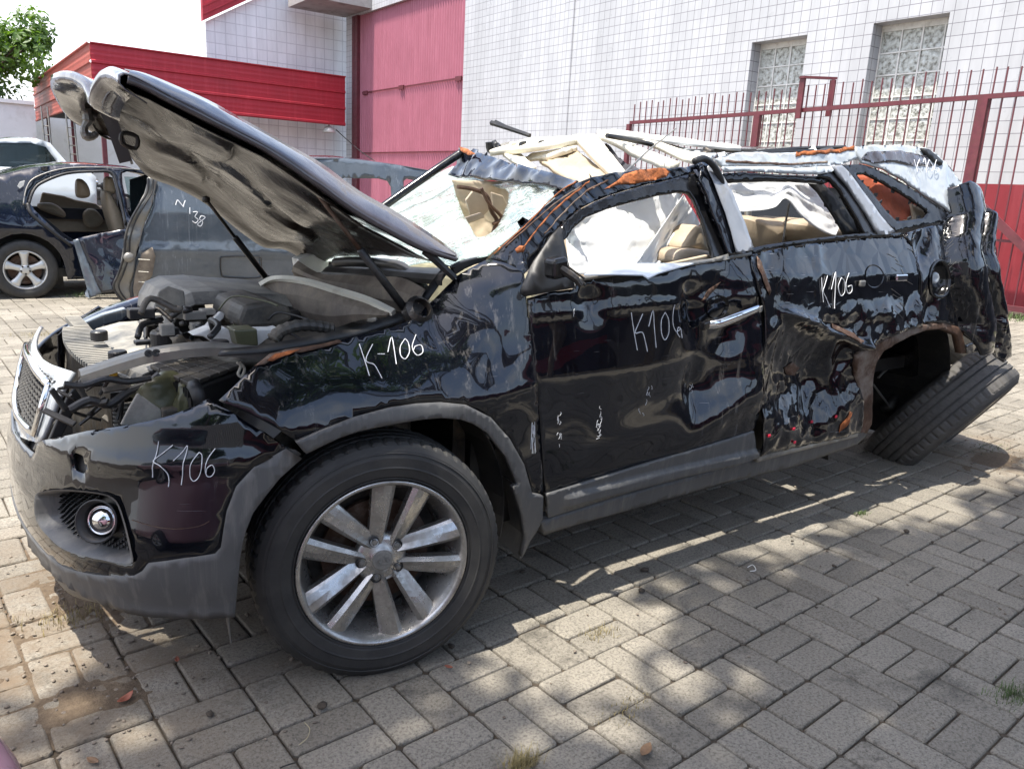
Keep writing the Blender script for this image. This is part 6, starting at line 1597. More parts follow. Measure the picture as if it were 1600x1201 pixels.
for i in range(14):
    u = rnd.uniform(1398, 1432); v = rnd.uniform(385, 500); fl.append([(u, v), (u - rnd.uniform(5, 14), v - rnd.uniform(4, 12))])
strokes('scratches', fl, SIDE, M['steel'], qp, w=.0011, off=.002, disp=lambda x, z: d_q(x, z) if x > SIDE.hit(1436, z * 0 + 430)[0] else d_rd(x, z))
# roof corner and D pillar skin
dp_px = [(1334, 232), (1360, 229), (1407, 229), (1440, 232), (1456, 240), (1474, 256), (1499, 286), (1512, 302), (1522, 318), (1504, 302), (1488, 292), (1476, 297), (1478, 318), (1480, 334), (1462, 320), (1440, 305), (1410, 285), (1384, 271), (1362, 261), (1345, 256), (1338, 245)]
dpn = panel('roof_corner', dp_px, Side(.01), M['silver_and_glare'], car, step=.016, th=.01, disp=lambda x, z: .018 * ridge(x * 3, z * 3, 31.) + .008 * ridge(x * 12, z * 9, 32.))  # silver paints in the white glare on the tilted black skin
panel('scuffed_lacquer', [(1342, 250), (1350, 240), (1400, 238), (1440, 246), (1452, 262), (1420, 262), (1390, 256), (1362, 258)], Side(.01), M['hoodtop'], dpn, step=.016, th=.002, disp=lambda x, z: .018 * ridge(x * 3, z * 3, 31.) + .008 * ridge(x * 12, z * 9, 32.) + .004, flange=0)
M['faint'] = simple('faded_marker', (.9, .92, .95), .7, var=.02)
strokes('marking', [[(1422, 252), (1425, 262), (1428, 272)], [(1430, 252), (1427, 262), (1434, 273)], [(1436, 256), (1440, 250), (1442, 272)], [(1447, 252), (1444, 262), (1449, 270), (1453, 262), (1447, 252)], [(1458, 252), (1455, 266), (1460, 271), (1462, 265), (1457, 265)]], Side(-.005), M['faint'], dpn, w=.0018, disp=lambda x, z: .018 * ridge(x * 3, z * 3, 31.), off=.008)
panel('spoiler_edge', [(1440, 231), (1452, 233), (1474, 252), (1472, 258), (1462, 252), (1446, 238)], Side(-.02), M['plastic'], car, step=.02, th=.03)
panel('lamp_opening', [(1482, 300), (1494, 303), (1500, 322), (1510, 318), (1502, 340), (1488, 345), (1484, 330)], Side(.03), M['olive'], car, step=.012, th=.01, disp=lambda x, z: .02 * ridge(x * 12, z * 12, 3.))
# tail: inner lamp bucket and bumper remains
tl_ = MB(); tl_.prism([(3.55, .30, .50), (4.25, .30, .55), (4.22, .30, .95), (4.12, .30, 1.22), (3.95, .30, 1.45), (3.6, .30, 1.55), (3.5, .30, 1.0)], (0, 1.4, 0)); tl_.build('tailgate_shell', M['trim'], car)
panel('tail_flange', [(1515, 318), (1535, 334), (1546, 352), (1556, 390), (1557, 428), (1566, 452), (1564, 482), (1552, 512), (1530, 540), (1520, 470), (1525, 400)], Side(.05), M['navy'], car, step=.02, th=.01, disp=lambda x, z: .008 * ridge(x * 4, z * 3, 3.))
rbp = panel('rear_bumper', [(1548, 500), (1558, 476), (1566, 470), (1572, 492), (1577, 530), (1578, 556), (1566, 566), (1548, 552), (1530, 550), (1510, 552), (1505, 540), (1520, 534), (1540, 530)], Side(.06), M['paintc'], car, step=.014, th=.01, disp=lambda x, z: .015 * ridge(x * 6, z * 6, 9.))
MB().obox(on(Side(.05), Side(.05).hit(1540, 515), .01), (.05, 0, .01), (0, .012, 0), (-.01, 0, .035)).build('reflector_remnant', M['tape'], rbp, bevel=.004)
# rusty lip of the rear wheel opening
panel('arch_lip', [(1340, 556), (1352, 546), (1372, 536), (1396, 524), (1420, 514), (1440, 508), (1474, 504), (1497, 511), (1503, 522), (1508, 552), (1500, 552), (1494, 524), (1474, 514), (1446, 516), (1422, 524), (1400, 536), (1380, 548), (1368, 566), (1364, 590), (1362, 625), (1361, 662), (1352, 676), (1343, 674), (1345, 640), (1341, 600), (1337, 570)], Side(-.008), M['rustsoft'], car, step=.012, th=.006, disp=lambda x, z: .008 * ridge(x * 5, z * 5, 6.), flange=.03)
MB().tube([aty(1352, 664, .0), aty(1358, 662, .0)], .008, 8).build('clip', M['yellow'], car)
# suspension seen in the opening
sp = MB(); sp.tube([aty(1420, 590, .5), aty(1400, 620, .42), aty(1386, 640, .4)], [.03, .035, .04], 12); sp.build('suspension_arm', M['plastic'], car, smooth=True)
MB().tube([aty(1364, 600, .35), aty(1392, 638, .4)], .006, 6).tube(smooth_curve([aty(u, v, .45) for u, v in ((1372, 590), (1390, 575), (1420, 578), (1430, 590))], 4), .008, 6).build('brake_line', M['steel'], car)
MB().lathe([(.0, -.01), (.028, -.01), (.028, .01), (.012, .012), (0, .012)], 20, Matrix.Translation(aty(1424, 590, .46)) @ Matrix.Rotation(rad(75), 4, 'X')).build('bushing', M['chrome'], car)
slab('suspension_bracket', [(1415, 615), (1438, 600), (1446, 592), (1444, 604), (1418, 624)], .5, .03, M['beige'])
lump('hub_carrier', aty(1412, 655, .55), .11, M['darkmetal'], (1, .8, 1), 41, .5)

# ---- wheels
def wheel(M4, name, dirty=False, brake=True):
    R = .372; W = .235
    # local z = outwards; tyre centre plane at z = 0
    prof = [(.245, .085), (.258, .100), (.270, .108), (.292, .112), (.296, .114), (.300, .112), (.325, .111), (.345, .104), (.3585, .094)]
    tread = [(.366, .086), (.3695, .070), (.371, .055), (.362, .0545), (.362, .0465), (.3715, .046), (.372, .025), (.363, .0245), (.363, .0165), (.372, .016)]
    half_ = prof + tread
    full = half_ + [(r, -z) for r, z in half_[::-1]]
    nT = len(full); N = 240
    tr = set(range(len(prof), nT - len(prof)))
    def fn(i, j, r):
        if j in tr and r > .364:
            k = j - len(prof); shoulder = k < 4 or k > 2 * len(tread) - 5
            ph = i + (2 if k > len(tread) else 0)
            if shoulder and ph % 4 == 0: return r - .005
            if not shoulder and (ph + k) % 5 == 0: return r - .0018
        return r
    ty = MB().lathe(full, N, M4, fn=fn).build(name, M['rubberd' if dirty else 'rubber'], car, smooth=False)
    # raised bands and lettering-like ribs on the sidewall
    rb_ = MB()
    for r in (.338, .262): rb_.lathe([(r - .002, .1065 if r > .3 else .1045), (r, .110 if r > .3 else .1085), (r + .002, .1065 if r > .3 else .1045)], 96, M4)
    rb_.build('sidewall_rib', M['rubberd' if dirty else 'rubber'], ty, smooth=True)
    rim = MB(); rim.lathe([(.252, .094), (.257, .103), (.254, .108), (.247, .107), (.240, .097), (.232, .07), (.214, .04), (.205, .0), (.200, -.06), (.215, -.09), (.245, -.1)], 96, M4)
    rim_o = rim.build('rim', M['alloy'], ty, smooth=True)
    sp_ = MB()
    base = 75.
    for k in range(5):
        for s in (-1, 1):
            # each pair of spokes leaves the hub side by side and spreads to the rim
            ac = rad(base - 72 * k); rows = []; n = 9
            for i in range(n):
                t = i / (n - 1); r = .050 + (.240 - .050) * t
                half_ang = math.asin(min(.99, (.026 + .031 * t) / r)); a = ac + s * half_ang
                rad_v = Vector((math.cos(a), math.sin(a), 0)); tan = Vector((-math.sin(a), math.cos(a), 0)) * s
                wi = .019 + .011 * t; wo = .022 + .014 * t      # towards the pair's gap, towards the lug
                z = .066 + .026 * math.sin(t * 1.5) + .0 ; c = rad_v * r
                tw = .012 * (1 - t)
                rows.append([M4 @ (c - tan * wi + Vector((0, 0, z - .035))), M4 @ (c - tan * wi + Vector((0, 0, z - .006))), M4 @ (c - tan * wi * .55 + Vector((0, 0, z + .004))), M4 @ (c + tan * wo * .15 + Vector((0, 0, z + .001 - tw))),
                             M4 @ (c + tan * wo * .75 + Vector((0, 0, z - .010 - tw * .5))), M4 @ (c + tan * wo + Vector((0, 0, z - .018))), M4 @ (c + tan * wo + Vector((0, 0, z - .040)))])
            s_o = MB().grid([r_ if s > 0 else r_[::-1] for r_ in rows]).build('spoke', M['alloy'], rim_o, smooth=False, solid=.002, bevel=.0015)
    hub = MB().lathe([(.078, .030), (.080, .048), (.074, .060), (.058, .066), (.040, .068), (.036, .072), (.033, .074), (0, .076)], 40, M4).build('hub', M['alloy'], rim_o, smooth=True)
    cap = MB().lathe([(.0315, .0745), (.0305, .079), (.026, .080), (.0, .081)], 32, M4).build('centre_cap', M['carrier'], rim_o, smooth=True)
    if not dirty:
        lg = MB(); lg.tube([M4 @ Vector((.021 * math.cos(t), .012 * math.sin(t), .081)) for t in np.linspace(0, 2 * math.pi, 25)], .0007, 5)
        for ln in (((-.013, -.005), (-.013, .005)), ((-.006, .005), (-.013, 0)), ((-.013, 0), (-.006, -.005)), ((-.001, -.005), (-.001, .005)), ((.004, -.005), (.008, .005)), ((.008, .005), (.012, -.005))):
            lg.tube([M4 @ Vector((x, y, .0812)) for x, y in ln], .0009, 5)
        lg.build('emblem', M['steel'], rim_o)
    for k in range(5):
        a = rad(base + 36 - 72 * k + 0); m = M4 @ Matrix.Translation((.060 * math.cos(a), .060 * math.sin(a), .0))
        MB().lathe([(.0165, .055), (.0165, .0665), (.0135, .068), (.0125, .056)], 20, m).build('lug_hole', M['plastic'], rim_o, smooth=True)
        MB().lathe([(.0, .052), (.0095, .052), (.0095, .070), (.007, .074), (0, .075)], 6, m).build('wheel_nut', M['steel'], rim_o)
    if brake:
        MB().lathe([(.08, .0), (.165, .0), (.165, -.02), (.08, -.02)], 48, M4).build('brake_disc', M['rustsoft'], ty)
        MB().lathe([(0, .03), (.078, .03), (.08, 0), (.08, -.02)], 32, M4).build('brake_hub', M['rustsoft'], ty)
        MB().lathe([(0, -.03), (.2, -.03), (.2, -.05), (0, -.05)], 32, M4).build('brake_shield', M['darkmetal'], ty)
    return ty
def axis_m(c, ax, roll=0.):
    z = Vector(ax).normalized(); x = Vector((0, 0, 1)).cross(z).cross(z) * -1 if abs(z.z) < .95 else Vector((1, 0, 0))
    up_ = (Vector((0, 0, 1)) - z * z.z).normalized(); xx = up_.cross(z).normalized()
    return Matrix(((xx.x, up_.x, z.x, c[0]), (xx.y, up_.y, z.y, c[1]), (xx.z, up_.z, z.z, c[2]), (0, 0, 0, 1))) @ Matrix.Rotation(roll, 4, 'Z')
wheel(axis_m((.030, .079, .356), (-.20, -1, .02)), 'front_wheel')
# rear wheel torn out of line, lying over on its side; its axis points up the picture and away from the car
v_ = RW @ np.array([-.62, -.785, .43]); axr = Vector(v_).normalized()
# tyre centre in the picture about (1470, 640)
cr_ = aty(1466, 648, .27)
rw = wheel(axis_m(cr_, -axr) @ Matrix.Scale(1.29, 4), 'rear_wheel', dirty=True)
# other side wheels (barely seen under the car)
for x in (0.05, 2.75): MB().lathe([(.2, .1), (.3, .115), (.36, .09), (.37, .05), (.37, -.05), (.36, -.09), (.3, -.115), (.2, -.1)], 48, axis_m((x, 1.72, .37), (0, 1, 0))).build('far_wheel', M['rubber'], car, smooth=True)
MB().box((.3, .5, .25), (2.9, 1.5, .33)).build('underbody', M['darkmetal'], car, bevel=.03)
# sheet of pale plastic lying on the window sill of the front door
ps = [(912, 428), (940, 416), (990, 413), (1040, 412), (1082, 414), (1030, 428), (1014, 434), (1006, 428), (960, 426)]
S_ = Plane(aty(912, 428, .0), aty(1082, 414, .0), aty(1000, 410, .10))
sheet = tag(MB().prism([aty(u, v, y) for (u, v), y in zip([(912, 429), (940, 416), (1000, 411), (1084, 411), (1030, 426), (1013, 434), (1004, 429), (960, 428)], (-.03, .07, .07, .06, -.02, -.045, -.03, -.03))], (0, 0, -.004)).build('plastic_sheet', M['bluegrey']), 'pale folded plastic sheet lying on the sill of the front door window', 'sheet')

# ================================================================== THE OTHER CARS
class Flat:
    def __init__(s, y0, zb, k): s.y0, s.zb, s.k = y0, zb, k
    def y(s, x, z): return s.y0 + max(0, z - s.zb) * s.k + max(0, .55 - z) * .12
    def hit(s, u, v):
        y = s.y0
        for _ in range(20): p = aty(u, v, y); y = .5 * y + .5 * s.y(p.x, p.z)
        p = aty(u, v, y); return (p.x, p.z)
    def P(s, a, b): return Vector((a, s.y(a, b), b))
    def N(s, a, b): return Vector((0, -1, 0))
def carpanel(name, px, surf, mat, parent, holes=(), raw=False, **k):
    pp = px if raw else [surf.hit(*p) for p in dense(px, 20)]
    hh = [[surf.hit(*p) for p in dense([tuple(q) for q in smooth_curve(h, 3, True)], 8)] for h in holes]
    return panel(name, pp, surf, mat, parent, holes=hh, raw=True, cur_h=False, **k)
def deck(name, prof, surf, wid, mat, parent, crown=.03):
    """roof / bonnet skin spanning the car over the side outline"""
    rows = []
    for x, z in prof:
        y = surf.y(x, z); y2 = surf.y0 + wid - (y - surf.y0)
        rows.append([(x, y + (y2 - y) * t, z + crown * math.sin(math.pi * t)) for t in (0, .02, .06, .15, .3, .5, .7, .85, .94, .98, 1)])
    return MB().grid(rows).build(name, mat, parent, smooth=True, solid=.01)
def simple_wheel(parent, c, R, nsp, name='wheel', mat='alloy_w', sgn=-1):
    m = axis_m(c, (0, sgn, 0))
    t = MB().lathe([(.62 * R, .08), (.68 * R, .10), (.8 * R, .107), (.93 * R, .10), (.985 * R, .08), (R, .05), (R, -.05), (.985 * R, -.08), (.9 * R, -.1), (.62 * R, -.08)], 64, m).build(name, M['rubber'], parent, smooth=True)
    r = MB().lathe([(.64 * R, .085), (.66 * R, .095), (.63 * R, .10), (.60 * R, .08), (.57 * R, .0), (.6 * R, -.08)], 48, m).build('rim', M[mat], t, smooth=True)
    for k in range(nsp):
        a0 = rad(90 + 360 / nsp * k); rows = []
        for i in range(6):
            q = i / 5; rr = R * (.10 + .52 * q); w = R * (.10 - .03 * math.sin(q * math.pi) + .06 * q ** 2); rv = Vector((math.cos(a0), math.sin(a0), 0)); tv = Vector((-rv.y, rv.x, 0)); z = .068 + .018 * q
            rows.append([m @ (rv * rr + tv * w * s_ + Vector((0, 0, z - (.012 if abs(s_) == 1 else 0) - (.02 if abs(s_) > 1 else 0)))) for s_ in (-1.02, -1, -.6, 0, .6, 1, 1.02)])
        MB().grid(rows).build('spoke', M[mat], r, smooth=True, solid=.012)
    MB().lathe([(R * .17, .05), (R * .17, .078), (R * .09, .084), (0, .085)], 24, m).build('hub', M[mat], r, smooth=True)
    for k in range(nsp):
        a0 = rad(90 + 36 + 72 * k); MB().lathe([(.011, .07), (.011, .088), (0, .088)], 8, m @ Matrix.Translation((R * .135 * math.cos(a0), R * .135 * math.sin(a0), 0))).build('wheel_nut', M['darkmetal'], r)
    MB().lathe([(0, .0), (.5 * R, .0), (.5 * R, -.02), (0, -.02)], 32, m).build('brake_disc', M['rustsoft'], t)
    return t
def arch(cx, r, n=14, zc=.33, x0=None): return [(cx + r * math.cos(math.pi * i / n), zc + r * math.sin(math.pi * i / n)) for i in range(n + 1)]

# ---- dark sedan behind the nose of the suv
sedan = empty('dark_sedan', (.8, 9.1, 0), 'dark navy sedan missing its rear door, standing on a flat tyre', 'car')
SD = Flat(8.2, .88, .42)
wx = aty(40, 425, 8.25).x; wx2 = wx + 2.65
roofl = [(-1.36, .95), (-1.20, 1.02), (-.95, 1.06), (-.70, 1.12), (-.33, 1.31), (-.05, 1.40), (.25, 1.452), (.55, 1.47), (.95, 1.46), (1.3, 1.40), (1.65, 1.25), (2.0, 1.03), (2.5, .95), (3.0, .86), (3.25, .70)]
side = [(-1.42, .45), (-1.40, .80)] + roofl + [(3.3, .40), (3.2, .22), (wx2 + .38, .22)] + arch(wx2, .37) + [(wx2 - .38, .20), (wx + .40, .20)] + arch(wx, .38) + [(wx - .40, .24), (-1.38, .28)]
h1 = [(47, 318), (54, 298), (68, 286), (104, 273), (150, 270), (172, 272), (180, 292), (194, 350), (186, 362), (120, 376), (104, 374), (76, 350)]
h2 = [(191, 271), (222, 272), (250, 282), (262, 300), (240, 340), (206, 343), (197, 310)]
shell = carpanel('body_side', side, SD, M['navy'], sedan, holes=[h1, h2], raw=True, step=.07, th=.02, flange=.02, disp=lambda x, z: .012 * math.exp(-((z - .80) / .03) ** 2) + .02 * math.exp(-((math.hypot(x - wx, z - .33) - .42) / .04) ** 2))
deck('roof', roofl, SD, 1.76, M['navy'], sedan)
MB().prism([(x, SD.y0 + 1.70, z) for x, z in [(-1.4, .4), (-1.4, .95), (-.7, .95), (2.1, .9), (3.2, .7), (3.2, .3)]], (0, .05, 0)).build('far_side', M['navy'], sedan)
MB().box((-1.3, 8.35, .22), (3.1, 9.8, .32)).build('floor_pan', M['plastic'], sedan)
for (a, b, z0) in ((wx, .2, 0), (wx2, 0, 0)):
    mb = MB(); rows = [[(a + .40 * math.cos(math.pi * i / 16), y, .33 + .40 * math.sin(math.pi * i / 16)) for y in (8.24, 8.62)] for i in range(17)]; mb.grid(rows); mb.box((a - .4, 8.62, .05), (a + .4, 8.64, .72)); mb.build('wheel_well', M['plastic'], sedan)
simple_wheel(sedan, (wx, 8.31, .315), .325, 5); simple_wheel(sedan, (wx2, 8.31, .325), .325, 5)
# door seals, pillar, sill of the open door
for nm, lst, w in (('door_seal', [(45, 318), (52, 298), (66, 285), (104, 271), (150, 268), (174, 270), (183, 292), (197, 352)], .016), ('door_seal', [(43, 318), (50, 335), (80, 360), (112, 384)], .02)):
    MB().tube(smooth_curve([SD.P(*SD.hit(*p)) + Vector((0, -.01, 0)) for p in lst], 5), w, 6).build(nm, M['plastic'], sedan, smooth=True)
MB().tube(smooth_curve([SD.P(*SD.hit(*p)) + Vector((0, -.02, 0)) for p in ((36, 320), (42, 292), (58, 276), (104, 263), (172, 262), (222, 266))], 5), .008, 6).build('window_trim', M['steel'], sedan, smooth=True)
slab('sticker', [(27, 291), (31, 284), (39, 282), (37, 290), (31, 295)], 8.26, .004, M['white_pl'], sedan)
# inside: trim of the opposite door, seat, far windows
slab('far_door_trim', [(62, 315), (66, 300), (100, 306), (118, 312), (150, 318), (172, 336), (172, 362), (90, 362), (66, 340)], 9.7, .04, M['leather'], sedan, bev=.03)
pillow('armrest', [(60, 318), (84, 318), (102, 332), (98, 340), (64, 328)], 9.35, .05, M['beige'], .08, sedan)
pillow('speaker_pocket', [(130, 334), (140, 326), (152, 330), (162, 345), (150, 356), (134, 352)], 9.5, .05, M['beige'], .04, sedan)
pillow('headrest', [(120, 283), (128, 280), (138, 290), (141, 306), (128, 310), (120, 305)], 8.95, .12, M['leather'], .05, sedan)
pillow('front_seat', [(165, 300), (176, 306), (192, 340), (196, 372), (182, 372), (168, 330)], 8.7, .35, M['leather'], .05, sedan)
pillow('headrest', [(164, 282), (170, 276), (180, 282), (180, 302), (166, 300)], 8.75, .12, M['leather'], .04, sedan)
pillow('rear_bench', [(50, 330), (70, 340), (100, 365), (120, 380), (90, 385), (55, 345)], 8.9, .5, M['greyfab'], .06, sedan)
MB().prism([(-.95, 9.55, .80), (2.0, 9.55, .80), (2.0, 9.55, .92), (-.95, 9.55, .95)], (0, .04, 0)).build('far_sill', M['greyfab'], sedan)
MB().box((1.0, 9.50, .9), (1.07, 9.58, 1.42)).build('far_pillar', M['greyfab'], sedan)
MB().prism([aty(u, v, 8.42) for u, v in ((194, 276), (220, 277), (252, 300), (238, 338), (207, 341))], (0, .004, 0)).build('front_window', M['clearglass'], sedan)
MB().prism([(-.78, 8.5, 1.09), (-.36, 8.46, 1.30), (-.36, 9.7, 1.30), (-.78, 9.66, 1.09)], (0, 0, .01)).build('rear_screen', M['glass'], sedan)

# ---- loose dark blue door leaning beside it
LD = Plane(aty(140, 464, 8.02), aty(183, 457, 7.95), aty(115, 376, 8.12))
ld = empty('car_door', aty(160, 462, 8.0) * 1, 'loose dark blue car door standing between the sedan and the grey body shell', 'car door'); ld.location.z = 0
panel('door_skin', [(122, 372), (160, 364), (196, 358), (204, 380), (206, 440), (176, 456), (160, 458), (150, 440), (138, 410)], LD, M['navy'], ld, step=.05, th=.03, disp=lambda a, b: .02 * math.sin(a * 4) + .015 * fbm(a * 3, b * 3, 2, 3))
panel('door_edge', [(114, 375), (124, 372), (138, 410), (150, 440), (160, 458), (140, 466)], LD, M['grey_paint'], ld, step=.03, th=.05, disp=lambda a, b: -.01 + .01 * ridge(a * 6, b * 3, 2.))

# ---- cut blue-grey body shell with the number N138
gs_ = empty('grey_body_shell', (2.4, 8.2, 0), 'stripped blue grey car body marked N138, its tailgate opening facing left', 'car body')
GS = Flat(7.45, 1.02, .20)
gouter = [(243, 276), (258, 268), (300, 262), (360, 256), (430, 251), (495, 248), (540, 248), (576, 252), (620, 258), (660, 265), (690, 270), (730, 280), (770, 300), (840, 360), (900, 430), (900, 500), (560, 520), (300, 505), (232, 480), (203, 474), (196, 458), (206, 430), (216, 392), (222, 362), (240, 320)]
ghA = [(534, 280), (556, 279), (606, 283), (612, 318), (612, 350), (600, 400), (560, 410), (530, 380), (545, 300)]
ghB = [(631, 283), (652, 283), (690, 286), (740, 300), (770, 330), (760, 400), (650, 405), (637, 330)]
gb = carpanel('body_side', gouter, GS, M['grey_paint'], gs_, holes=[ghA, ghB], step=.06, th=.02, flange=.02, disp=lambda x, z: .018 * fbm(x * 1.6, z * 1.6, 2, 3) + .03 * math.exp(-((z - .62 + .02 * x) / .04) ** 2))
gr_ = [GS.hit(*p) for p in ((258, 268), (300, 262), (360, 256), (430, 251), (495, 248), (540, 248), (576, 252), (620, 258), (660, 265), (690, 270))]
deck('roof', gr_, GS, 1.62, M['grey_paint'], gs_, .04)
MB().prism([GS.P(*GS.hit(*p)) + Vector((0, 1.6, 0)) for p in ((250, 285), (300, 268), (300, 420), (250, 430))], (0, .04, 0)).build('far_side', M['grey_paint'], gs_)
MB().prism([(gr_[2][0], 9.0, .3), (5.5, 9.0, .3), (5.5, 9.0, .95), (gr_[2][0], 9.0, .95)], (0, .04, 0)).build('far_side', M['grey_paint'], gs_)
# pillar of the tailgate opening with its two rubber seals
GP = Flat(7.42, 1.02, .20)
band_px = [(232, 276), (246, 276), (240, 312), (226, 350), (214, 392), (208, 430), (203, 452), (204, 474), (194, 474), (180, 455), (178, 442), (188, 414), (194, 380), (200, 350), (216, 320), (226, 302)]
bp_ = carpanel('tailgate_pillar', band_px, GP, M['steel'], gs_, step=.03, th=.03, disp=lambda x, z: .01 * math.sin(z * 20))
for off in (0, 8):
    MB().tube(smooth_curve([GP.P(*GP.hit(u + off, v)) + Vector((0, -.02, 0)) for u, v in ((231, 278), (229, 300), (216, 322), (203, 346), (195, 372), (193, 400), (184, 428), (177, 446), (184, 462), (196, 474))], 6), .014 if not off else .009, 6).build('tailgate_seal', M['plastic'], gs_, smooth=True)
carpanel('dirty_inner_panel', [(222, 396), (238, 386), (243, 400), (238, 430), (220, 455), (210, 468), (208, 450), (212, 425)], Flat(7.40, 1.02, .2), M['cowl'], gs_, step=.04, th=.01)
for (z_, w) in ((405, 18), (424, 16), (440, 10)): MB().tube([aty(216, z_, 7.36), aty(216 + w, z_ + 1, 7.36)], .004, 5).build('pressed_rib', M['cream'], gs_)
MB().lathe([(0, .0), (.05, 0), (.055, .02), (.03, .035), (0, .04)], 20, Matrix.Translation(aty(201, 402, 7.38)) @ Matrix.Rotation(rad(90), 4, 'X')).build('rubber_stop', M['steel'], bp_, smooth=True)
fp_ = [tuple(p) for p in [(350, 401), (401, 401), (407, 407), (407, 427), (401, 434), (352, 433), (345, 426), (344, 408)]]
MB().tube([GS.P(*GS.hit(*p)) + Vector((0, -.022, 0)) for p in smooth_curve(fp_, 3, True)] + [GS.P(*GS.hit(*fp_[0])) + Vector((0, -.022, 0))], .007, 6).build('fuel_flap_gap', M['plastic'], gb)
def gst(lines):
    mb = MB()
    for ln in lines:
        pts = smooth_curve(ln, 4) if len(ln) > 2 else [np.array(ln[0], float) * (1 - t) + np.array(ln[1], float) * t for t in np.linspace(0, 1, 6)]
        mb.tube([GS.P(*GS.hit(*q)) + Vector((0, -.045, 0)) for q in pts], .005, 5)
    mb.build('marking', M['chalk'], gb)
gst([[(273, 320), (274, 316), (276, 312)], [(276, 312), (281, 318), (285, 323)], [(285, 323), (286, 318), (288, 313)], [(295, 324), (295, 334)], [(300, 331), (307, 331), (303, 338), (308, 343), (304, 348), (299, 345)], [(313, 337), (310, 342), (315, 346), (312, 353), (307, 350), (314, 344), (319, 339), (313, 337)]])
pillow('headrest', [(484, 352), (492, 345), (504, 352), (507, 372), (498, 392), (486, 384)], 8.2, .12, M['greyfab'], .05, gs_)
MB().box((2.5, 8.0, .75), (3.3, 8.8, 1.0)).build('rear_bench', M['greyfab'], gs_, bevel=.08)
MB().box((gr_[2][0], 7.9, .3), (5.4, 8.9, .4)).build('floor_pan', M['plastic'], gs_)

# ---- pale car behind the sedan
wc_ = empty('white_car', (-.4, 12.9, 0), 'white car seen over the dark sedan, with blue tinted side glass', 'car')
WS2 = Flat(12.2, 1.05, .35)
wpx = [(-70, 262), (-55, 236), (-20, 220), (20, 216), (57, 217), (78, 224), (92, 240), (104, 254), (130, 262), (150, 276), (152, 330), (-90, 330), (-88, 275)]
carpanel('body_side', wpx, WS2, M['silver_and_glare'], wc_, holes=[[(-44, 254), (-34, 232), (-10, 226), (50, 226), (70, 232), (82, 246), (88, 257), (30, 260), (-30, 260)]], step=.08, th=.02, flange=.02)
wrl = [WS2.hit(*p) for p in ((-70, 262), (-55, 236), (-20, 220), (20, 216), (57, 217), (78, 224), (92, 240), (104, 254), (130, 262), (150, 276))]
deck('roof', wrl, WS2, 1.7, M['silver_and_glare'], wc_)
MB().prism([aty(u, v, 12.32) for u, v in ((-48, 256), (-36, 230), (-10, 224), (50, 224), (72, 230), (92, 258), (30, 262), (-30, 262))], (0, .01, 0)).build('side_window', M['glass'], wc_)
wz = wrl[-1][0]
simple_wheel(wc_, (wz - .5, 12.3, .32), .32, 5); simple_wheel(wc_, (wz - 2.9, 12.3, .32), .32, 5)
MB().box((wz - 3.2, 12.35, .2), (wz - .1, 13.8, .75)).build('lower_body', M['silver_and_glare'], wc_, bevel=.08)

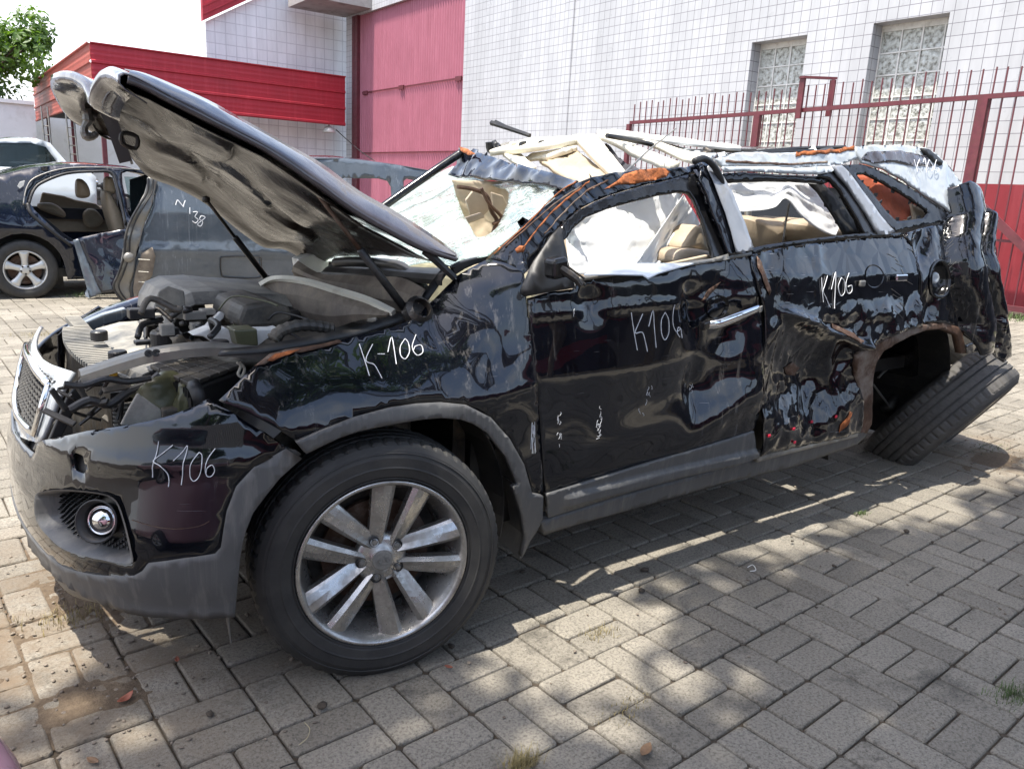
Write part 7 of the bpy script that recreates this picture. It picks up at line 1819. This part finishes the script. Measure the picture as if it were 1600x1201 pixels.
# ---- things kept under the canopy
def ladder(u0, u1, lab):
    p = aty(u0, 190, YC + 6); q = aty(u1, 190, YC + 6); mb = MB(); dx = q.x - p.x
    lo_ = MB(); lo_.tube([(p.x, p.y, 0), (p.x, p.y + .4, zb + .1)], .035, 6); lo_.tube([(q.x, q.y, 0), (q.x, q.y + .4, zb + .1)], .035, 6)
    for k in range(9): z = .3 + k * .33; lo_.tube([(p.x, p.y + .4 * z / zb, z), (q.x, q.y + .4 * z / zb, z)], .022, 6)
    tag(lo_.build('ladder', M['steel']), lab, 'ladder')
ladder(68, 78, 'grey metal ladder standing at the far left post under the canopy')
ladder(106, 118, 'tall metal ladder standing in the middle of the open shed')
def moto(u, lab, s=1.):
    p = aty(u, 250, YC + 2); p.z = 0; r_ = empty('motorcycle', p, lab, 'motorcycle')
    for dx in (-.65, .65): MB().lathe([(.20, .04), (.27, .06), (.31, .03), (.31, -.03), (.27, -.06), (.20, -.04)], 28, axis_m((p.x + dx, p.y, .31), (0, -1, 0)), close=True).build('wheel', M['rubber'], r_, smooth=True)
    MB().obox(p + Vector((.05, 0, .55)), (.35, 0, 0), (0, .14, 0), (0, 0, .18)).build('engine', M['darkmetal'], r_, bevel=.05)
    MB().obox(p + Vector((.15, 0, .88)), (.28, 0, .03), (0, .13, 0), (0, 0, .12)).build('tank', M['trim'], r_, bevel=.06)
    MB().obox(p + Vector((-.35, 0, .86)), (.32, 0, 0), (0, .13, 0), (0, 0, .05)).build('seat', M['plastic'], r_, bevel=.03)
    MB().tube([p + Vector((.65, 0, .31)), p + Vector((.42, 0, 1.05))], .03, 8).tube(smooth_curve([p + Vector((.30, -.35, 1.12)), p + Vector((.42, 0, 1.06)), p + Vector((.30, .35, 1.12))], 4), .018, 6).build('handlebar', M['steel'], r_)
    for s_ in (-1, 1):
        MB().tube([p + Vector((.32, s_ * .3, 1.1)), p + Vector((.36, s_ * .4, 1.3))], .01, 5).lathe([(0, -.01), (.07, -.01), (.07, .02), (0, .03)], 16, Matrix.Translation(p + Vector((.36, s_ * .42, 1.36))) @ Matrix.Rotation(rad(90), 4, 'Y')).build('mirror', M['plastic'], r_)
    MB().lathe([(0, .0), (.09, .02), (.10, .08), (0, .10)], 18, Matrix.Translation(p + Vector((.48, 0, .98))) @ Matrix.Rotation(rad(90), 4, 'Y')).build('headlight', M['chrome'], r_)
moto(122, 'dark motorcycle parked under the canopy, nearer the shed opening'); moto(160, 'dark motorcycle parked under the canopy right behind the raised bonnet')
# ---- corner of a pink-red car cut by the lower left edge of the picture
pc = atz(36, 1130, .45)
rc = empty('red_car', (pc.x - 1.2, pc.y - .8, 0), 'pink red car of which only a bumper corner shows at the lower left edge', 'car')
M['redcar'] = paint('pink_red_lacquer', (.72, .38, .42), dust=(.6, .95))
def rbox(c, hx, hy, hz, r, mat, name, parent, p=4.):
    bm = bmesh.new(); bmesh.ops.create_icosphere(bm, subdivisions=5, radius=1)
    for v in bm.verts:
        n = (abs(v.co.x) ** p + abs(v.co.y) ** p + abs(v.co.z) ** p) ** (-1 / p); v.co = Vector((c[0] + v.co.x * n * hx, c[1] + v.co.y * n * hy, c[2] + v.co.z * n * hz))
    return frombm(name, bm, mat, parent, smooth=True)
rbox((pc.x - 2.05, pc.y - .80, .52), 2.05, .80, .32, 0, M['redcar'], 'body', rc, 5.)
rbox((pc.x - 2.25, pc.y - .80, .98), 1.2, .66, .38, 0, M['glass'], 'cabin_glass', rc, 4.)
rbox((pc.x - 2.25, pc.y - .80, 1.33), .95, .6, .06, 0, M['redcar'], 'roof', rc, 4.)
for dx in (-3.3, -.75): simple_wheel(rc, (pc.x + dx, pc.y - .08, .30), .30, 5, sgn=1)
